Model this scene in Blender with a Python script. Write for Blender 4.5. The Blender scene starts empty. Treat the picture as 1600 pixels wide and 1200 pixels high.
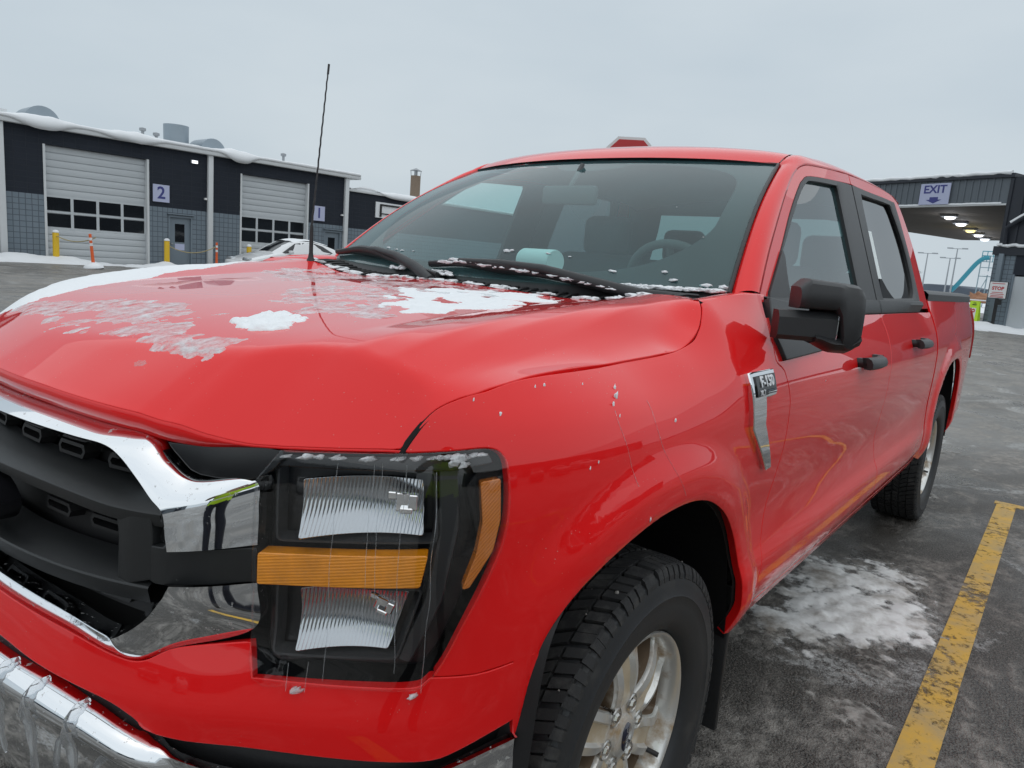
import bpy, bmesh, math, random
import numpy as np
from mathutils import Vector, Matrix, geometry, noise
R = math.radians
rng = random.Random(7)
scene = bpy.context.scene
# ---------------------------------------------------------------- camera
cam_d = bpy.data.cameras.new('camera'); cam = bpy.data.objects.new('camera', cam_d); scene.collection.objects.link(cam)
cam_d.sensor_fit = 'HORIZONTAL'; cam_d.sensor_width = 36.0; cam_d.lens = 36.0*1127.4260/1600.0
cam_d.clip_start = .02; cam_d.clip_end = 3000
cam.matrix_world = Matrix(((-0.6208889,-0.0850763,0.7792682,1.2990452),(0.7801260,-0.1644710,0.6036163,1.5722384),(0.0768136,0.9827061,0.1684884,1.3789933),(0.0000000,0.0000000,0.0000000,1.0000000)))
scene.camera = cam
# ---------------------------------------------------------------- sky and sun (flat winter overcast)
SUN_EL, SUN_AZ = R(78), R(70)          # azimuth of the sun, counter-clockwise from +x
world = bpy.data.worlds.new('World'); scene.world = world; world.use_nodes = True
nt = world.node_tree; nt.nodes.clear()
def N(tree, typ, **kw):
    n = tree.nodes.new(typ)
    for k, v in kw.items():
        if k == 'inputs':
            for i, val in v.items(): n.inputs[i].default_value = val
        else: setattr(n, k, v)
    return n
out = N(nt, 'ShaderNodeOutputWorld'); bg = N(nt, 'ShaderNodeBackground', inputs={'Strength': .10})
sky = N(nt, 'ShaderNodeTexSky', sky_type='NISHITA', sun_disc=False, sun_elevation=SUN_EL, sun_rotation=R(90)-SUN_AZ, dust_density=6.0, air_density=1.0, ozone_density=1.0)
tc = N(nt, 'ShaderNodeTexCoord'); nz = N(nt, 'ShaderNodeTexNoise', inputs={'Scale': 2.2, 'Detail': 4.0, 'Roughness': .5})
mp = N(nt, 'ShaderNodeMapping', inputs={'Scale': (1, 1, 3.0)})
rp = N(nt, 'ShaderNodeValToRGB'); rp.color_ramp.elements[0].position = .3; rp.color_ramp.elements[0].color = (5.35, 6.20, 6.85, 1); rp.color_ramp.elements[1].position = .7; rp.color_ramp.elements[1].color = (6.20, 6.95, 7.45, 1)
mx = N(nt, 'ShaderNodeMix', data_type='RGBA', inputs={0: .90})
nt.links.new(tc.outputs['Generated'], mp.inputs[0]); nt.links.new(mp.outputs[0], nz.inputs['Vector']); nt.links.new(nz.outputs['Fac'], rp.inputs[0])
nt.links.new(sky.outputs[0], mx.inputs[6]); nt.links.new(rp.outputs[0], mx.inputs[7])
nt.links.new(mx.outputs[2], bg.inputs['Color']); nt.links.new(bg.outputs[0], out.inputs[0])
sun_d = bpy.data.lights.new('sun', 'SUN'); sun_d.energy = .9; sun_d.angle = R(150); sun_d.color = (1, .97, .93)
sun = bpy.data.objects.new('sun', sun_d); scene.collection.objects.link(sun)
sun.rotation_euler = (Vector((math.cos(SUN_AZ)*math.cos(SUN_EL), math.sin(SUN_AZ)*math.cos(SUN_EL), math.sin(SUN_EL)))).to_track_quat('Z', 'Y').to_euler()
vs = scene.view_settings; vs.view_transform = 'Standard'; vs.look = 'None'; vs.exposure = 0.06; vs.gamma = 1.0; vs.use_curve_mapping = False
COL = scene.collection
# ---------------------------------------------------------------- materials
MATS = {}
def mat(name, col=(.5,.5,.5), rough=.5, metal=0., coat=0., coat_rough=.03, spec=.5, emit=None, estr=0., noise_amt=0., noise_scale=20., bump=0., bump_scale=200., trans=0., dirt=None, dirt_scale=6., dirt_lo=.5, dirt_hi=.7, dirt_rough=.8, ior=1.5):
    m = bpy.data.materials.new(name); m.use_nodes = True; t = m.node_tree; b = t.nodes['Principled BSDF']; MATS[name] = m
    b.inputs['Base Color'].default_value = (*col, 1); b.inputs['Roughness'].default_value = rough; b.inputs['Metallic'].default_value = metal
    b.inputs['Coat Weight'].default_value = coat; b.inputs['Coat Roughness'].default_value = coat_rough; b.inputs['Specular IOR Level'].default_value = spec
    b.inputs['Transmission Weight'].default_value = trans; b.inputs['IOR'].default_value = ior
    if emit: b.inputs['Emission Color'].default_value = (*emit, 1); b.inputs['Emission Strength'].default_value = estr
    tcn = N(t, 'ShaderNodeTexCoord')
    if noise_amt or dirt:
        n1 = N(t, 'ShaderNodeTexNoise', inputs={'Scale': noise_scale, 'Detail': 6.0, 'Roughness': .6}); t.links.new(tcn.outputs['Object'], n1.inputs['Vector'])
        mr = N(t, 'ShaderNodeMapRange', inputs={3: 1-noise_amt, 4: 1+noise_amt}); t.links.new(n1.outputs['Fac'], mr.inputs[0])
        mul = N(t, 'ShaderNodeMix', data_type='RGBA', blend_type='MULTIPLY', inputs={0: 1.0, 6: (*col, 1)}); t.links.new(mr.outputs[0], mul.inputs[7])
        last = mul.outputs[2]
        if dirt:
            n2 = N(t, 'ShaderNodeTexNoise', inputs={'Scale': dirt_scale, 'Detail': 8.0, 'Roughness': .65}); t.links.new(tcn.outputs['Object'], n2.inputs['Vector'])
            m2 = N(t, 'ShaderNodeMapRange', inputs={1: dirt_lo, 2: dirt_hi}); t.links.new(n2.outputs['Fac'], m2.inputs[0])
            mixd = N(t, 'ShaderNodeMix', data_type='RGBA', inputs={7: (*dirt, 1)}); t.links.new(m2.outputs[0], mixd.inputs[0]); t.links.new(last, mixd.inputs[6]); last = mixd.outputs[2]
            mr2 = N(t, 'ShaderNodeMapRange', inputs={3: rough, 4: dirt_rough}); t.links.new(m2.outputs[0], mr2.inputs[0]); t.links.new(mr2.outputs[0], b.inputs['Roughness'])
            if metal > 0:
                mr3 = N(t, 'ShaderNodeMapRange', inputs={3: metal, 4: 0.}); t.links.new(m2.outputs[0], mr3.inputs[0]); t.links.new(mr3.outputs[0], b.inputs['Metallic'])
        t.links.new(last, b.inputs['Base Color'])
    if bump:
        n3 = N(t, 'ShaderNodeTexNoise', inputs={'Scale': bump_scale, 'Detail': 3.0}); t.links.new(tcn.outputs['Object'], n3.inputs['Vector'])
        bp = N(t, 'ShaderNodeBump', inputs={'Strength': bump, 'Distance': .002}); t.links.new(n3.outputs['Fac'], bp.inputs['Height']); t.links.new(bp.outputs[0], b.inputs['Normal'])
    return m
def glass_mat(name, tint, ior=1.5, gloss_rough=0.0, film=0.0):
    m = bpy.data.materials.new(name); m.use_nodes = True; t = m.node_tree; t.nodes.clear(); MATS[name] = m
    o = N(t, 'ShaderNodeOutputMaterial'); tr = N(t, 'ShaderNodeBsdfTransparent', inputs={0: (*tint, 1)}); gl = N(t, 'ShaderNodeBsdfGlossy', inputs={'Roughness': gloss_rough, 'Color': (1, 1, 1, 1)})
    fr = N(t, 'ShaderNodeFresnel', inputs={'IOR': ior}); mi = N(t, 'ShaderNodeMixShader')
    ge = N(t, 'ShaderNodeNewGeometry'); im = N(t, 'ShaderNodeMapRange', inputs={3: ior, 4: 1/ior}); t.links.new(ge.outputs['Backfacing'], im.inputs[0]); t.links.new(im.outputs[0], fr.inputs['IOR'])   # a thin pane reflects alike from both faces
    t.links.new(fr.outputs[0], mi.inputs[0]); t.links.new(tr.outputs[0], mi.inputs[1]); t.links.new(gl.outputs[0], mi.inputs[2])
    if film:      # road film, coloured teal to put hazy cabin light into the pane
        df_ = N(t, 'ShaderNodeBsdfDiffuse', inputs={0: (.24, .56, .62, 1)}); m3 = N(t, 'ShaderNodeMixShader'); tcn = N(t, 'ShaderNodeTexCoord')
        n1 = N(t, 'ShaderNodeTexNoise', inputs={'Scale': 3.5, 'Detail': 7.0, 'Roughness': .6}); t.links.new(tcn.outputs['Object'], n1.inputs['Vector'])
        mr = N(t, 'ShaderNodeMapRange', inputs={1: .3, 2: .7, 3: film*.75, 4: film*1.25}); t.links.new(n1.outputs['Fac'], mr.inputs[0])
        t.links.new(mr.outputs[0], m3.inputs[0]); t.links.new(mi.outputs[0], m3.inputs[1]); t.links.new(df_.outputs[0], m3.inputs[2]); t.links.new(m3.outputs[0], o.inputs[0])
    else: t.links.new(mi.outputs[0], o.inputs[0])
    return m
mat('red', (.82,.010,.011), rough=.45, coat=1., coat_rough=.008, spec=.05)
MATS['red'].node_tree.nodes['Principled BSDF'].inputs['Coat IOR'].default_value = 1.45
# winter film on the lacquer: fine specks of salt and melt on top of the red
t = MATS['red'].node_tree; b = t.nodes['Principled BSDF']; tcn = t.nodes['Texture Coordinate']
vo = N(t, 'ShaderNodeTexVoronoi', feature='F1', inputs={'Scale': 90.}); t.links.new(tcn.outputs['Object'], vo.inputs['Vector'])
cr = N(t, 'ShaderNodeMapRange', inputs={1: .05, 2: .09, 3: 1., 4: 0.}); t.links.new(vo.outputs['Distance'], cr.inputs[0])
nn = N(t, 'ShaderNodeTexNoise', inputs={'Scale': 5., 'Detail': 5.}); t.links.new(tcn.outputs['Object'], nn.inputs['Vector'])
cr2 = N(t, 'ShaderNodeMapRange', inputs={1: .47, 2: .62, 3: 0., 4: .85}); t.links.new(nn.outputs['Fac'], cr2.inputs[0])
mm = N(t, 'ShaderNodeMath', operation='MULTIPLY'); t.links.new(cr.outputs[0], mm.inputs[0]); t.links.new(cr2.outputs[0], mm.inputs[1])
# road spray low on the flanks
sx = N(t, 'ShaderNodeSeparateXYZ'); t.links.new(tcn.outputs['Object'], sx.inputs[0])
lowz = N(t, 'ShaderNodeMapRange', inputs={1: .50, 2: .68, 3: 1., 4: 0.}); t.links.new(sx.outputs['Z'], lowz.inputs[0])
rear = N(t, 'ShaderNodeMapRange', inputs={1: -.55, 2: -.75, 3: 0., 4: 1.}); t.links.new(sx.outputs['X'], rear.inputs[0])
sn = N(t, 'ShaderNodeTexNoise', inputs={'Scale': 7., 'Detail': 8., 'Roughness': .7}); t.links.new(tcn.outputs['Object'], sn.inputs['Vector'])
sm = N(t, 'ShaderNodeMapRange', inputs={1: .42, 2: .72, 3: 0., 4: .65}); t.links.new(sn.outputs['Fac'], sm.inputs[0])
m1 = N(t, 'ShaderNodeMath', operation='MULTIPLY'); t.links.new(lowz.outputs[0], m1.inputs[0]); t.links.new(rear.outputs[0], m1.inputs[1])
m2 = N(t, 'ShaderNodeMath', operation='MULTIPLY'); t.links.new(m1.outputs[0], m2.inputs[0]); t.links.new(sm.outputs[0], m2.inputs[1])
mxs = N(t, 'ShaderNodeMath', operation='MAXIMUM'); t.links.new(mm.outputs[0], mxs.inputs[0]); t.links.new(m2.outputs[0], mxs.inputs[1])
cmx = N(t, 'ShaderNodeMix', data_type='RGBA', inputs={6: (.82,.010,.011,1), 7: (.42,.36,.33,1)}); t.links.new(mxs.outputs[0], cmx.inputs[0]); t.links.new(cmx.outputs[2], b.inputs['Base Color'])
cw = N(t, 'ShaderNodeMapRange', inputs={3: 1., 4: .1}); t.links.new(mxs.outputs[0], cw.inputs[0]); t.links.new(cw.outputs[0], b.inputs['Coat Weight'])
mat('chrome', (.82,.84,.86), rough=.035, metal=1., dirt=(.32,.31,.29), dirt_scale=70., dirt_lo=.62, dirt_hi=.72, noise_scale=3.)
mat('chrome_clean', (.82,.84,.86), rough=.03, metal=1.)
mat('black_plastic', (.018,.019,.021), rough=.42, bump=.25, bump_scale=900., noise_amt=.25, noise_scale=9., dirt=(.16,.16,.155), dirt_scale=60., dirt_lo=.69, dirt_hi=.76)
mat('dark_plastic', (.010,.010,.011), rough=.5, bump=.2, bump_scale=700.)
mat('grille_plastic', (.016,.017,.018), rough=.34, bump=.3, bump_scale=1200., noise_amt=.2, noise_scale=12., dirt=(.20,.20,.19), dirt_scale=75., dirt_lo=.68, dirt_hi=.74)
mat('gloss_black', (.008,.008,.009), rough=.16, spec=.6)
mat('lamp_black', (.006,.006,.007), rough=.28)
mat('seam', (.004,.004,.004), rough=.9)
mat('rubber', (.020,.020,.021), rough=.72, noise_amt=.35, noise_scale=14., bump=.4, bump_scale=420., dirt=(.075,.072,.068), dirt_scale=22., dirt_lo=.50, dirt_hi=.78)
mat('sidewall', (.019,.021,.024), rough=.55, noise_amt=.22, noise_scale=8., bump=.12, bump_scale=300., dirt=(.055,.052,.048), dirt_scale=9., dirt_lo=.52, dirt_hi=.8)
mat('alloy', (.70,.70,.68), rough=.34, metal=.75, noise_amt=.06, noise_scale=30., dirt=(.36,.26,.16), dirt_scale=11., dirt_lo=.50, dirt_hi=.66, dirt_rough=.75)
mat('alloy_tan', (.50,.41,.29), rough=.55, metal=.3, noise_amt=.2, noise_scale=20., dirt=(.60,.58,.54), dirt_scale=9., dirt_lo=.48, dirt_hi=.66)
mat('alloy_rust', (.16,.11,.07), rough=.75, metal=.2, noise_amt=.35, noise_scale=25., dirt=(.34,.30,.25), dirt_scale=14., dirt_lo=.52, dirt_hi=.68)
mat('steel', (.55,.54,.52), rough=.25, metal=1., dirt=(.22,.13,.07), dirt_scale=60., dirt_lo=.55, dirt_hi=.68)
mat('dark_metal', (.03,.03,.03), rough=.6, metal=.5)
mat('amber', (.90,.31,.008), rough=.22, coat=1., spec=.6, noise_amt=.55, noise_scale=13.)  # random bright and dark patches painted in so the strip looks unevenly lit
mat('amber_dark', (.60,.17,.010), rough=.25, coat=1.)
mat('reflector', (.50,.52,.54), rough=.12, metal=1.)
def ribs(name, vec, period, strength, dist=.001, distort=0.):
    t = MATS[name].node_tree; b = t.nodes['Principled BSDF']; tcn = t.nodes['Texture Coordinate']
    dt = N(t, 'ShaderNodeVectorMath', operation='DOT_PRODUCT', inputs={1: vec}); t.links.new(tcn.outputs['Object'], dt.inputs[0])
    ml = N(t, 'ShaderNodeMath', operation='MULTIPLY', inputs={1: 2*math.pi/period}); t.links.new(dt.outputs['Value'], ml.inputs[0])
    sn = N(t, 'ShaderNodeMath', operation='SINE'); t.links.new(ml.outputs[0], sn.inputs[0])
    bp = N(t, 'ShaderNodeBump', inputs={'Strength': strength, 'Distance': dist}); t.links.new(sn.outputs[0], bp.inputs['Height']); t.links.new(bp.outputs[0], b.inputs['Normal'])
ribs('reflector', (.62,-.78,.12), .0058, .55); ribs('amber', (.10,-.12,1), .0050, .30); ribs('amber_dark', (.5,-.6,.6), .0042, .4)
mat('lamp_grey', (.028,.029,.031), rough=.38)
mat('bulb_chrome', (.95,.95,.95), rough=.03, metal=1.)
glass_mat('lamp_lens', (.98,.985,.99), 1.55)
glass_mat('windscreen_glass', (.66,.88,.86), 1.52, film=.07)
glass_mat('door_glass', (.62,.78,.77), 1.9, film=.05)
glass_mat('rear_glass', (.20,.28,.28), 1.5)
glass_mat('privacy_glass', (.10,.12,.13), 2.2)
mat('frit', (.012,.013,.015), rough=.6)
mat('interior', (.10,.104,.106), rough=.8)
mat('seat_cloth', (.10,.103,.107), rough=.95, noise_amt=.2, noise_scale=80.)
mat('headliner', (.42,.42,.41), rough=.95)
mat('paper', (.80,.86,.86), rough=.7)
mat('badge_black', (.01,.01,.012), rough=.18)
mat('badge_blue', (.005,.008,.03), rough=.15, coat=1.)
mat('snow', (.86,.88,.90), rough=.75, bump=.6, bump_scale=160., noise_amt=.03, noise_scale=40.)
mat('hood_snow', (.86,.88,.90), rough=.6, bump=.7, bump_scale=230.)
mat('ice', (.9,.92,.94), rough=.12, trans=.9, ior=1.31)
mat('tail_red', (.35,.004,.006), rough=.1, coat=1.)
# ---------------------------------------------------------------- helpers
def link(o, parent=None):
    COL.objects.link(o)
    if parent is not None: o.parent = parent
    return o
def tag(o, label, cat=None, group=None, kind=None):
    if label: o['label'] = label
    if cat: o['category'] = cat
    if group: o['group'] = group
    if kind: o['kind'] = kind
    return o
def empty(name, loc=(0,0,0), rz=0.):
    o = bpy.data.objects.new(name, None); o.location = loc; o.rotation_euler = (0,0,rz); o.empty_display_size = .2
    return link(o)
def mesh(name, verts, faces, m, parent=None, smooth_=True, normals=None, sharp=None, mi=None):
    me = bpy.data.meshes.new(name); me.from_pydata([tuple(map(float, v)) for v in verts], [], [tuple(map(int, f)) for f in faces])
    for q in (m if isinstance(m, (list, tuple)) else [m]): me.materials.append(MATS[q])
    if mi is not None: me.polygons.foreach_set('material_index', mi)
    me.polygons.foreach_set('use_smooth', [bool(smooth_)]*len(me.polygons))
    if normals is not None: me.normals_split_custom_set_from_vertices([tuple(n) for n in normals])
    elif sharp: me.set_sharp_from_angle(angle=R(sharp))
    me.update()
    return link(bpy.data.objects.new(name, me), parent)
def bm_obj(name, bm, m, parent=None, smooth_=False, sharp=None):
    me = bpy.data.meshes.new(name); bm.normal_update(); bm.to_mesh(me); bm.free()
    for q in (m if isinstance(m, (list, tuple)) else [m]): me.materials.append(MATS[q])
    me.polygons.foreach_set('use_smooth', [bool(smooth_)]*len(me.polygons))
    if sharp: me.set_sharp_from_angle(angle=R(sharp))
    return link(bpy.data.objects.new(name, me), parent)
def bbox(bm, lo, hi, bevel=0., seg=2, mi=0):
    lo = Vector(lo); hi = Vector(hi)
    r = bmesh.ops.create_cube(bm, size=1.0, matrix=Matrix.Translation((lo+hi)/2) @ Matrix.Diagonal((*(hi-lo), 1)))
    if bevel:
        es = list({e for v in r['verts'] for e in v.link_edges})
        bmesh.ops.bevel(bm, geom=es, offset=bevel, segments=seg, affect='EDGES', profile=.5)
    return r['verts']
def box(name, lo, hi, m, parent=None, bevel=0., seg=2):
    bm = bmesh.new(); bbox(bm, lo, hi, bevel, seg); return bm_obj(name, bm, m, parent, bevel > 0, 40 if bevel else None)
def tube_data(path, rad, n=8, cap=True):
    path = [Vector(p) for p in path]; k = len(path); rad = rad if hasattr(rad, '__len__') else [rad]*k
    vs_, fs = [], []; up = None
    for i, p in enumerate(path):
        d = (path[min(i+1, k-1)]-path[max(i-1, 0)]).normalized()
        a = d.orthogonal().normalized() if up is None else (up-d*up.dot(d)).normalized()
        up = a; b_ = d.cross(a)
        for j in range(n):
            th = 2*math.pi*j/n; vs_.append(p+(a*math.cos(th)+b_*math.sin(th))*rad[i])
    for i in range(k-1):
        for j in range(n):
            fs.append((i*n+j, i*n+(j+1) % n, (i+1)*n+(j+1) % n, (i+1)*n+j))
    if cap: fs.append(tuple(range(n-1, -1, -1))); fs.append(tuple((k-1)*n+j for j in range(n)))
    return vs_, fs
def tube(name, path, rad, m, parent=None, n=8):
    v, f = tube_data(path, rad, n); return mesh(name, v, f, m, parent, True, sharp=50)
def join_data(parts):
    V, F = [], []
    for v, f in parts:
        o = len(V); V += list(v); F += [tuple(i+o for i in q) for q in f]
    return V, F
def lathe_data(prof, n, axis='y', full=2*math.pi, start=0.):
    """profile of (radius, along) revolved about an axis"""
    V, F = [], []; closed = abs(full-2*math.pi) < 1e-6; cnt = n if closed else n+1
    for i in range(cnt):
        th = start+full*i/n; c, s = math.cos(th), math.sin(th)
        for r, a in prof:
            V.append((r*c, a, r*s) if axis == 'y' else (r*c, r*s, a))
    k = len(prof)
    for i in range(n):
        i2 = (i+1) % cnt
        for j in range(k-1): F.append((i*k+j, i*k+j+1, i2*k+j+1, i2*k+j))
    return V, F
def loft(name, rows, m, parent=None, closed=False, sharp=None, smooth_=True, caps=False):
    k = len(rows[0]); V = [p for r in rows for p in r]; F = []
    for i in range(len(rows)-1):
        for j in range(k if closed else k-1):
            F.append((i*k+j, i*k+(j+1) % k, (i+1)*k+(j+1) % k, (i+1)*k+j))
    if caps: F.append(tuple(range(k-1, -1, -1))); F.append(tuple((len(rows)-1)*k+j for j in range(k)))
    return mesh(name, V, F, m, parent, smooth_, sharp=sharp)
def resample(poly, step, closed=True):
    P = [np.array(p, float) for p in poly]; out_ = []
    pairs = zip(P, P[1:]+P[:1]) if closed else zip(P[:-1], P[1:])
    for a, b_ in pairs:
        n = max(1, int(math.ceil(np.linalg.norm(b_-a)/step)))
        out_ += [a+(b_-a)*i/n for i in range(n)]
    if not closed: out_.append(P[-1])
    return np.array(out_)
def spline(pts, per=6):
    """open Catmull-Rom through 2-D or 3-D points"""
    P = [np.array(p, float) for p in pts]; P = [2*P[0]-P[1]]+P+[2*P[-1]-P[-2]]; out_ = []
    for i in range(1, len(P)-2):
        p0, p1, p2, p3 = P[i-1:i+3]
        for k in range(per):
            t_ = k/per
            out_.append(.5*((2*p1)+(-p0+p2)*t_+(2*p0-5*p1+4*p2-p3)*t_*t_+(-p0+3*p1-3*p2+p3)*t_**3))
    out_.append(P[-2]); return [tuple(float(c) for c in q) for q in out_]
def inset_poly(P, d):
    P = np.asarray(P, float); A = np.roll(P, 1, 0); B_ = np.roll(P, -1, 0)
    area = .5*np.sum(A[:, 0]*P[:, 1]-P[:, 0]*A[:, 1]); s = 1 if area > 0 else -1
    e1 = P-A; e2 = B_-P
    n1 = np.stack([-e1[:, 1], e1[:, 0]], 1); n2 = np.stack([-e2[:, 1], e2[:, 0]], 1)
    n1 /= np.linalg.norm(n1, axis=1)[:, None]+1e-12; n2 /= np.linalg.norm(n2, axis=1)[:, None]+1e-12
    n = n1+n2; L = np.linalg.norm(n, axis=1)[:, None]+1e-9; n /= L
    return P+s*n*d/np.clip((n*n1).sum(1)[:, None], .5, 1)
def in_poly(x, y, P):
    c = np.zeros(x.shape, bool); j = len(P)-1
    for i in range(len(P)):
        xi, yi = P[i]; xj, yj = P[j]
        m_ = ((yi > y) != (yj > y)) & (x < (xj-xi)*(y-yi)/((yj-yi)+1e-15)+xi); c ^= m_; j = i
    return c
def surf_normals(fn, a, b_, h=4e-3):
    da = fn(a+h, b_)-fn(a-h, b_); db = fn(a, b_+h)-fn(a, b_-h); n = np.cross(da, db)
    return n/(np.linalg.norm(n, axis=1)[:, None]+1e-12)
PCACHE = {}
def panel_data(outline, fn, step=.02, thick=.02, inset=.0022, hem=.0022, outward=None):
    P = inset_poly(resample(outline, step), inset)
    lo, hi = P.min(0), P.max(0)
    gx, gy = np.meshgrid(np.arange(lo[0]+step*.5, hi[0], step), np.arange(lo[1]+step*.5, hi[1], step), indexing='ij'); gx = gx.ravel(); gy = gy.ravel()
    k = in_poly(gx, gy, P); gx, gy = gx[k], gy[k]
    loop = [tuple(p) for p in P]+[tuple(P[0])]
    k = seg_dist(gx, gy, loop) > step*.45; gx, gy = gx[k], gy[k]
    pts = [Vector(p) for p in P]+[Vector((a, b_)) for a, b_ in zip(gx, gy)]
    n = len(P)
    vv, ee, ff, *_ = geometry.delaunay_2d_cdt(pts, [(i, (i+1) % n) for i in range(n)], [], 1, 1e-6)
    a = np.array([v[0] for v in vv]); b_ = np.array([v[1] for v in vv])
    X = fn(a, b_); NN = surf_normals(fn, a, b_)
    ctr = np.stack([np.clip(X[:, 0], -4.0, .3), 0*a, np.full_like(a, .75)], 1)
    sgn = np.sign(np.sum(((X-ctr) if outward is None else np.tile(np.array(outward, float), (len(a), 1)))*NN, 1).sum()); NN = NN*sgn
    F = []
    for f in ff:
        f = list(f)
        nn_ = np.cross(X[f[1]]-X[f[0]], X[f[2]]-X[f[0]])
        if np.dot(nn_, NN[f[0]]) < 0: f.reverse()
        F.append(tuple(f))
    V = [tuple(x) for x in X]; NL = [tuple(x) for x in NN]
    if hem:
        cnt = {}
        for f in F:
            for i in range(3):
                e = (f[i], f[(i+1) % 3]); cnt[e] = cnt.get(e, 0)+1
        bd = [e for e in cnt if (e[1], e[0]) not in cnt]
        acc = {}
        for i, j in bd:
            d = X[j]-X[i]; o_ = np.cross(d/(np.linalg.norm(d)+1e-12), NN[i])
            acc.setdefault(i, []).append(o_); acc.setdefault(j, []).append(o_)
        idx = {}
        for i, ls in acc.items():
            o_ = np.mean(ls, 0); o_ /= np.linalg.norm(o_)+1e-12; idx[i] = len(V)
            V += [tuple(X[i]+o_*hem*.7-NN[i]*hem*.3), tuple(X[i]+o_*hem-NN[i]*hem), tuple(X[i]+o_*hem*.9-NN[i]*(hem+thick))]
            NL += [tuple((o_+NN[i])/np.linalg.norm(o_+NN[i])), tuple(o_), tuple(o_)]
        for i, j in bd:
            p, q = idx[i], idx[j]
            F += [(j, i, p, q), (q, p, p+1, q+1), (q+1, p+1, p+2, q+2)]
    return V, F, NL
def panel(name, outline, fn, m, parent, mirror=False, **kw):
    V, F, NL = panel_data(outline, fn, **kw)
    if mirror:
        V = [(x, -y, z) for x, y, z in V]; NL = [(x, -y, z) for x, y, z in NL]; F = [tuple(reversed(f)) for f in F]
    return mesh(name, V, F, m, parent, True, normals=NL)
def both(name, outline, fn, m, parent, **kw):
    """driver's side panel and its mirror image"""
    V, F, NL = panel_data(outline, fn, **kw)
    a = mesh(name, V, F, m, parent, True, normals=NL)
    b_ = mesh(name, [(x, -y, z) for x, y, z in V], [tuple(reversed(f)) for f in F], m, parent, True, normals=[(x, -y, z) for x, y, z in NL])
    return a, b_

# ---------------------------------------------------------------- truck surfaces (metres; x forward, y to driver's side, z up)
def catmull(xs, ys, x):
    """smooth monotone-ish cubic (PCHIP) interpolation, ys may be 2-D (last axis values)"""
    xs = np.asarray(xs, float); ys = np.asarray(ys, float); x = np.asarray(x, float)
    h = np.diff(xs); d = np.diff(ys, axis=0) / (h if ys.ndim == 1 else h[:, None])
    m = np.zeros_like(ys)
    a, b = d[:-1], d[1:]
    with np.errstate(divide='ignore', invalid='ignore'):
        hm = np.where(a*b > 0, 2*a*b/(a+b), 0.0)
    m[1:-1] = hm; m[0] = d[0]; m[-1] = d[-1]
    i = np.clip(np.searchsorted(xs, x) - 1, 0, len(xs) - 2)
    t = (x - xs[i]) / h[i]; hh = h[i]
    if ys.ndim == 2: t = t[..., None]; hh = hh[..., None]
    t2 = t*t; t3 = t2*t
    return (2*t3-3*t2+1)*ys[i] + (t3-2*t2+t)*hh*m[i] + (-2*t3+3*t2)*ys[i+1] + (t3-t2)*hh*m[i+1]
def smooth(a, b, x):
    t = np.clip((x-a)/(b-a), 0, 1); return t*t*(3-2*t)
def seg_dist(px, py, poly):
    px = np.asarray(px, float); py = np.asarray(py, float); best = np.full(px.shape, 1e9)
    for (x0, y0), (x1, y1) in zip(poly[:-1], poly[1:]):
        dx, dy = x1-x0, y1-y0; L = dx*dx+dy*dy
        t = np.clip(((px-x0)*dx+(py-y0)*dy)/L, 0, 1)
        best = np.minimum(best, np.hypot(px-x0-t*dx, py-y0-t*dy))
    return best
PLAN = [(.885,-.3),(.885,0.),(.878,.15),(.857,.30),(.823,.43),(.772,.545),(.705,.638),(.642,.735),(.585,.815),(.530,.878),(.475,.925),
        (.41,.957),(.33,.979),(.22,.995),(.08,1.003),(-.3,1.010),(-.8,1.014),(-1.8,1.014),(-2.8,1.012),(-3.7,1.008),(-4.3,.998),(-4.7,.98),(-4.86,.955),(-4.93,.90)]
def _build_plan():
    P = np.array(PLAN); s = np.concatenate([[0], np.cumsum(np.hypot(*np.diff(P, axis=0).T))])
    # C2-ish resample with Catmull-Rom
    m = np.zeros_like(P); m[1:-1] = (P[2:]-P[:-2])/(s[2:]-s[:-2])[:, None]; m[0] = (P[1]-P[0])/(s[1]-s[0]); m[-1] = (P[-1]-P[-2])/(s[-1]-s[-2])
    u = np.linspace(s[0], s[-1], 4000); i = np.clip(np.searchsorted(s, u)-1, 0, len(s)-2)
    h = (s[i+1]-s[i])[:, None]; t = ((u-s[i])/(s[i+1]-s[i]))[:, None]; t2 = t*t; t3 = t2*t
    Q = (2*t3-3*t2+1)*P[i]+(t3-2*t2+t)*h*m[i]+(-2*t3+3*t2)*P[i+1]+(t3-t2)*h*m[i+1]
    for _ in range(60):
        Q[1:-1] = .25*Q[:-2]+.5*Q[1:-1]+.25*Q[2:]
    u = np.concatenate([[0], np.cumsum(np.hypot(*np.diff(Q, axis=0).T))])
    k = np.argmin(np.abs(Q[:, 1])+10*(Q[:, 0] < .5)); u -= u[k]
    T = np.gradient(Q, u, axis=0); T /= np.linalg.norm(T, axis=1)[:, None]
    N = np.stack([T[:, 1], -T[:, 0]], 1)
    N[N[:, 0] < -2] *= -1
    return u, Q, N
PU, PQ, PN = _build_plan()
def t_of_x(x):            # arc position on the flank with this x
    k = PQ[:, 1] > .3
    return np.interp(-np.asarray(x, float), -PQ[k, 0], PU[k])
def t_of_y(y):            # arc position on the nose with this y
    k = (PQ[:, 0] > .35)
    return np.interp(y, PQ[k, 1], PU[k])
OZ = [.36,.46,.52,.58,.64,.70,.78,.88,.98,1.06,1.12,1.18,1.24,1.30,1.36,1.42]
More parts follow.
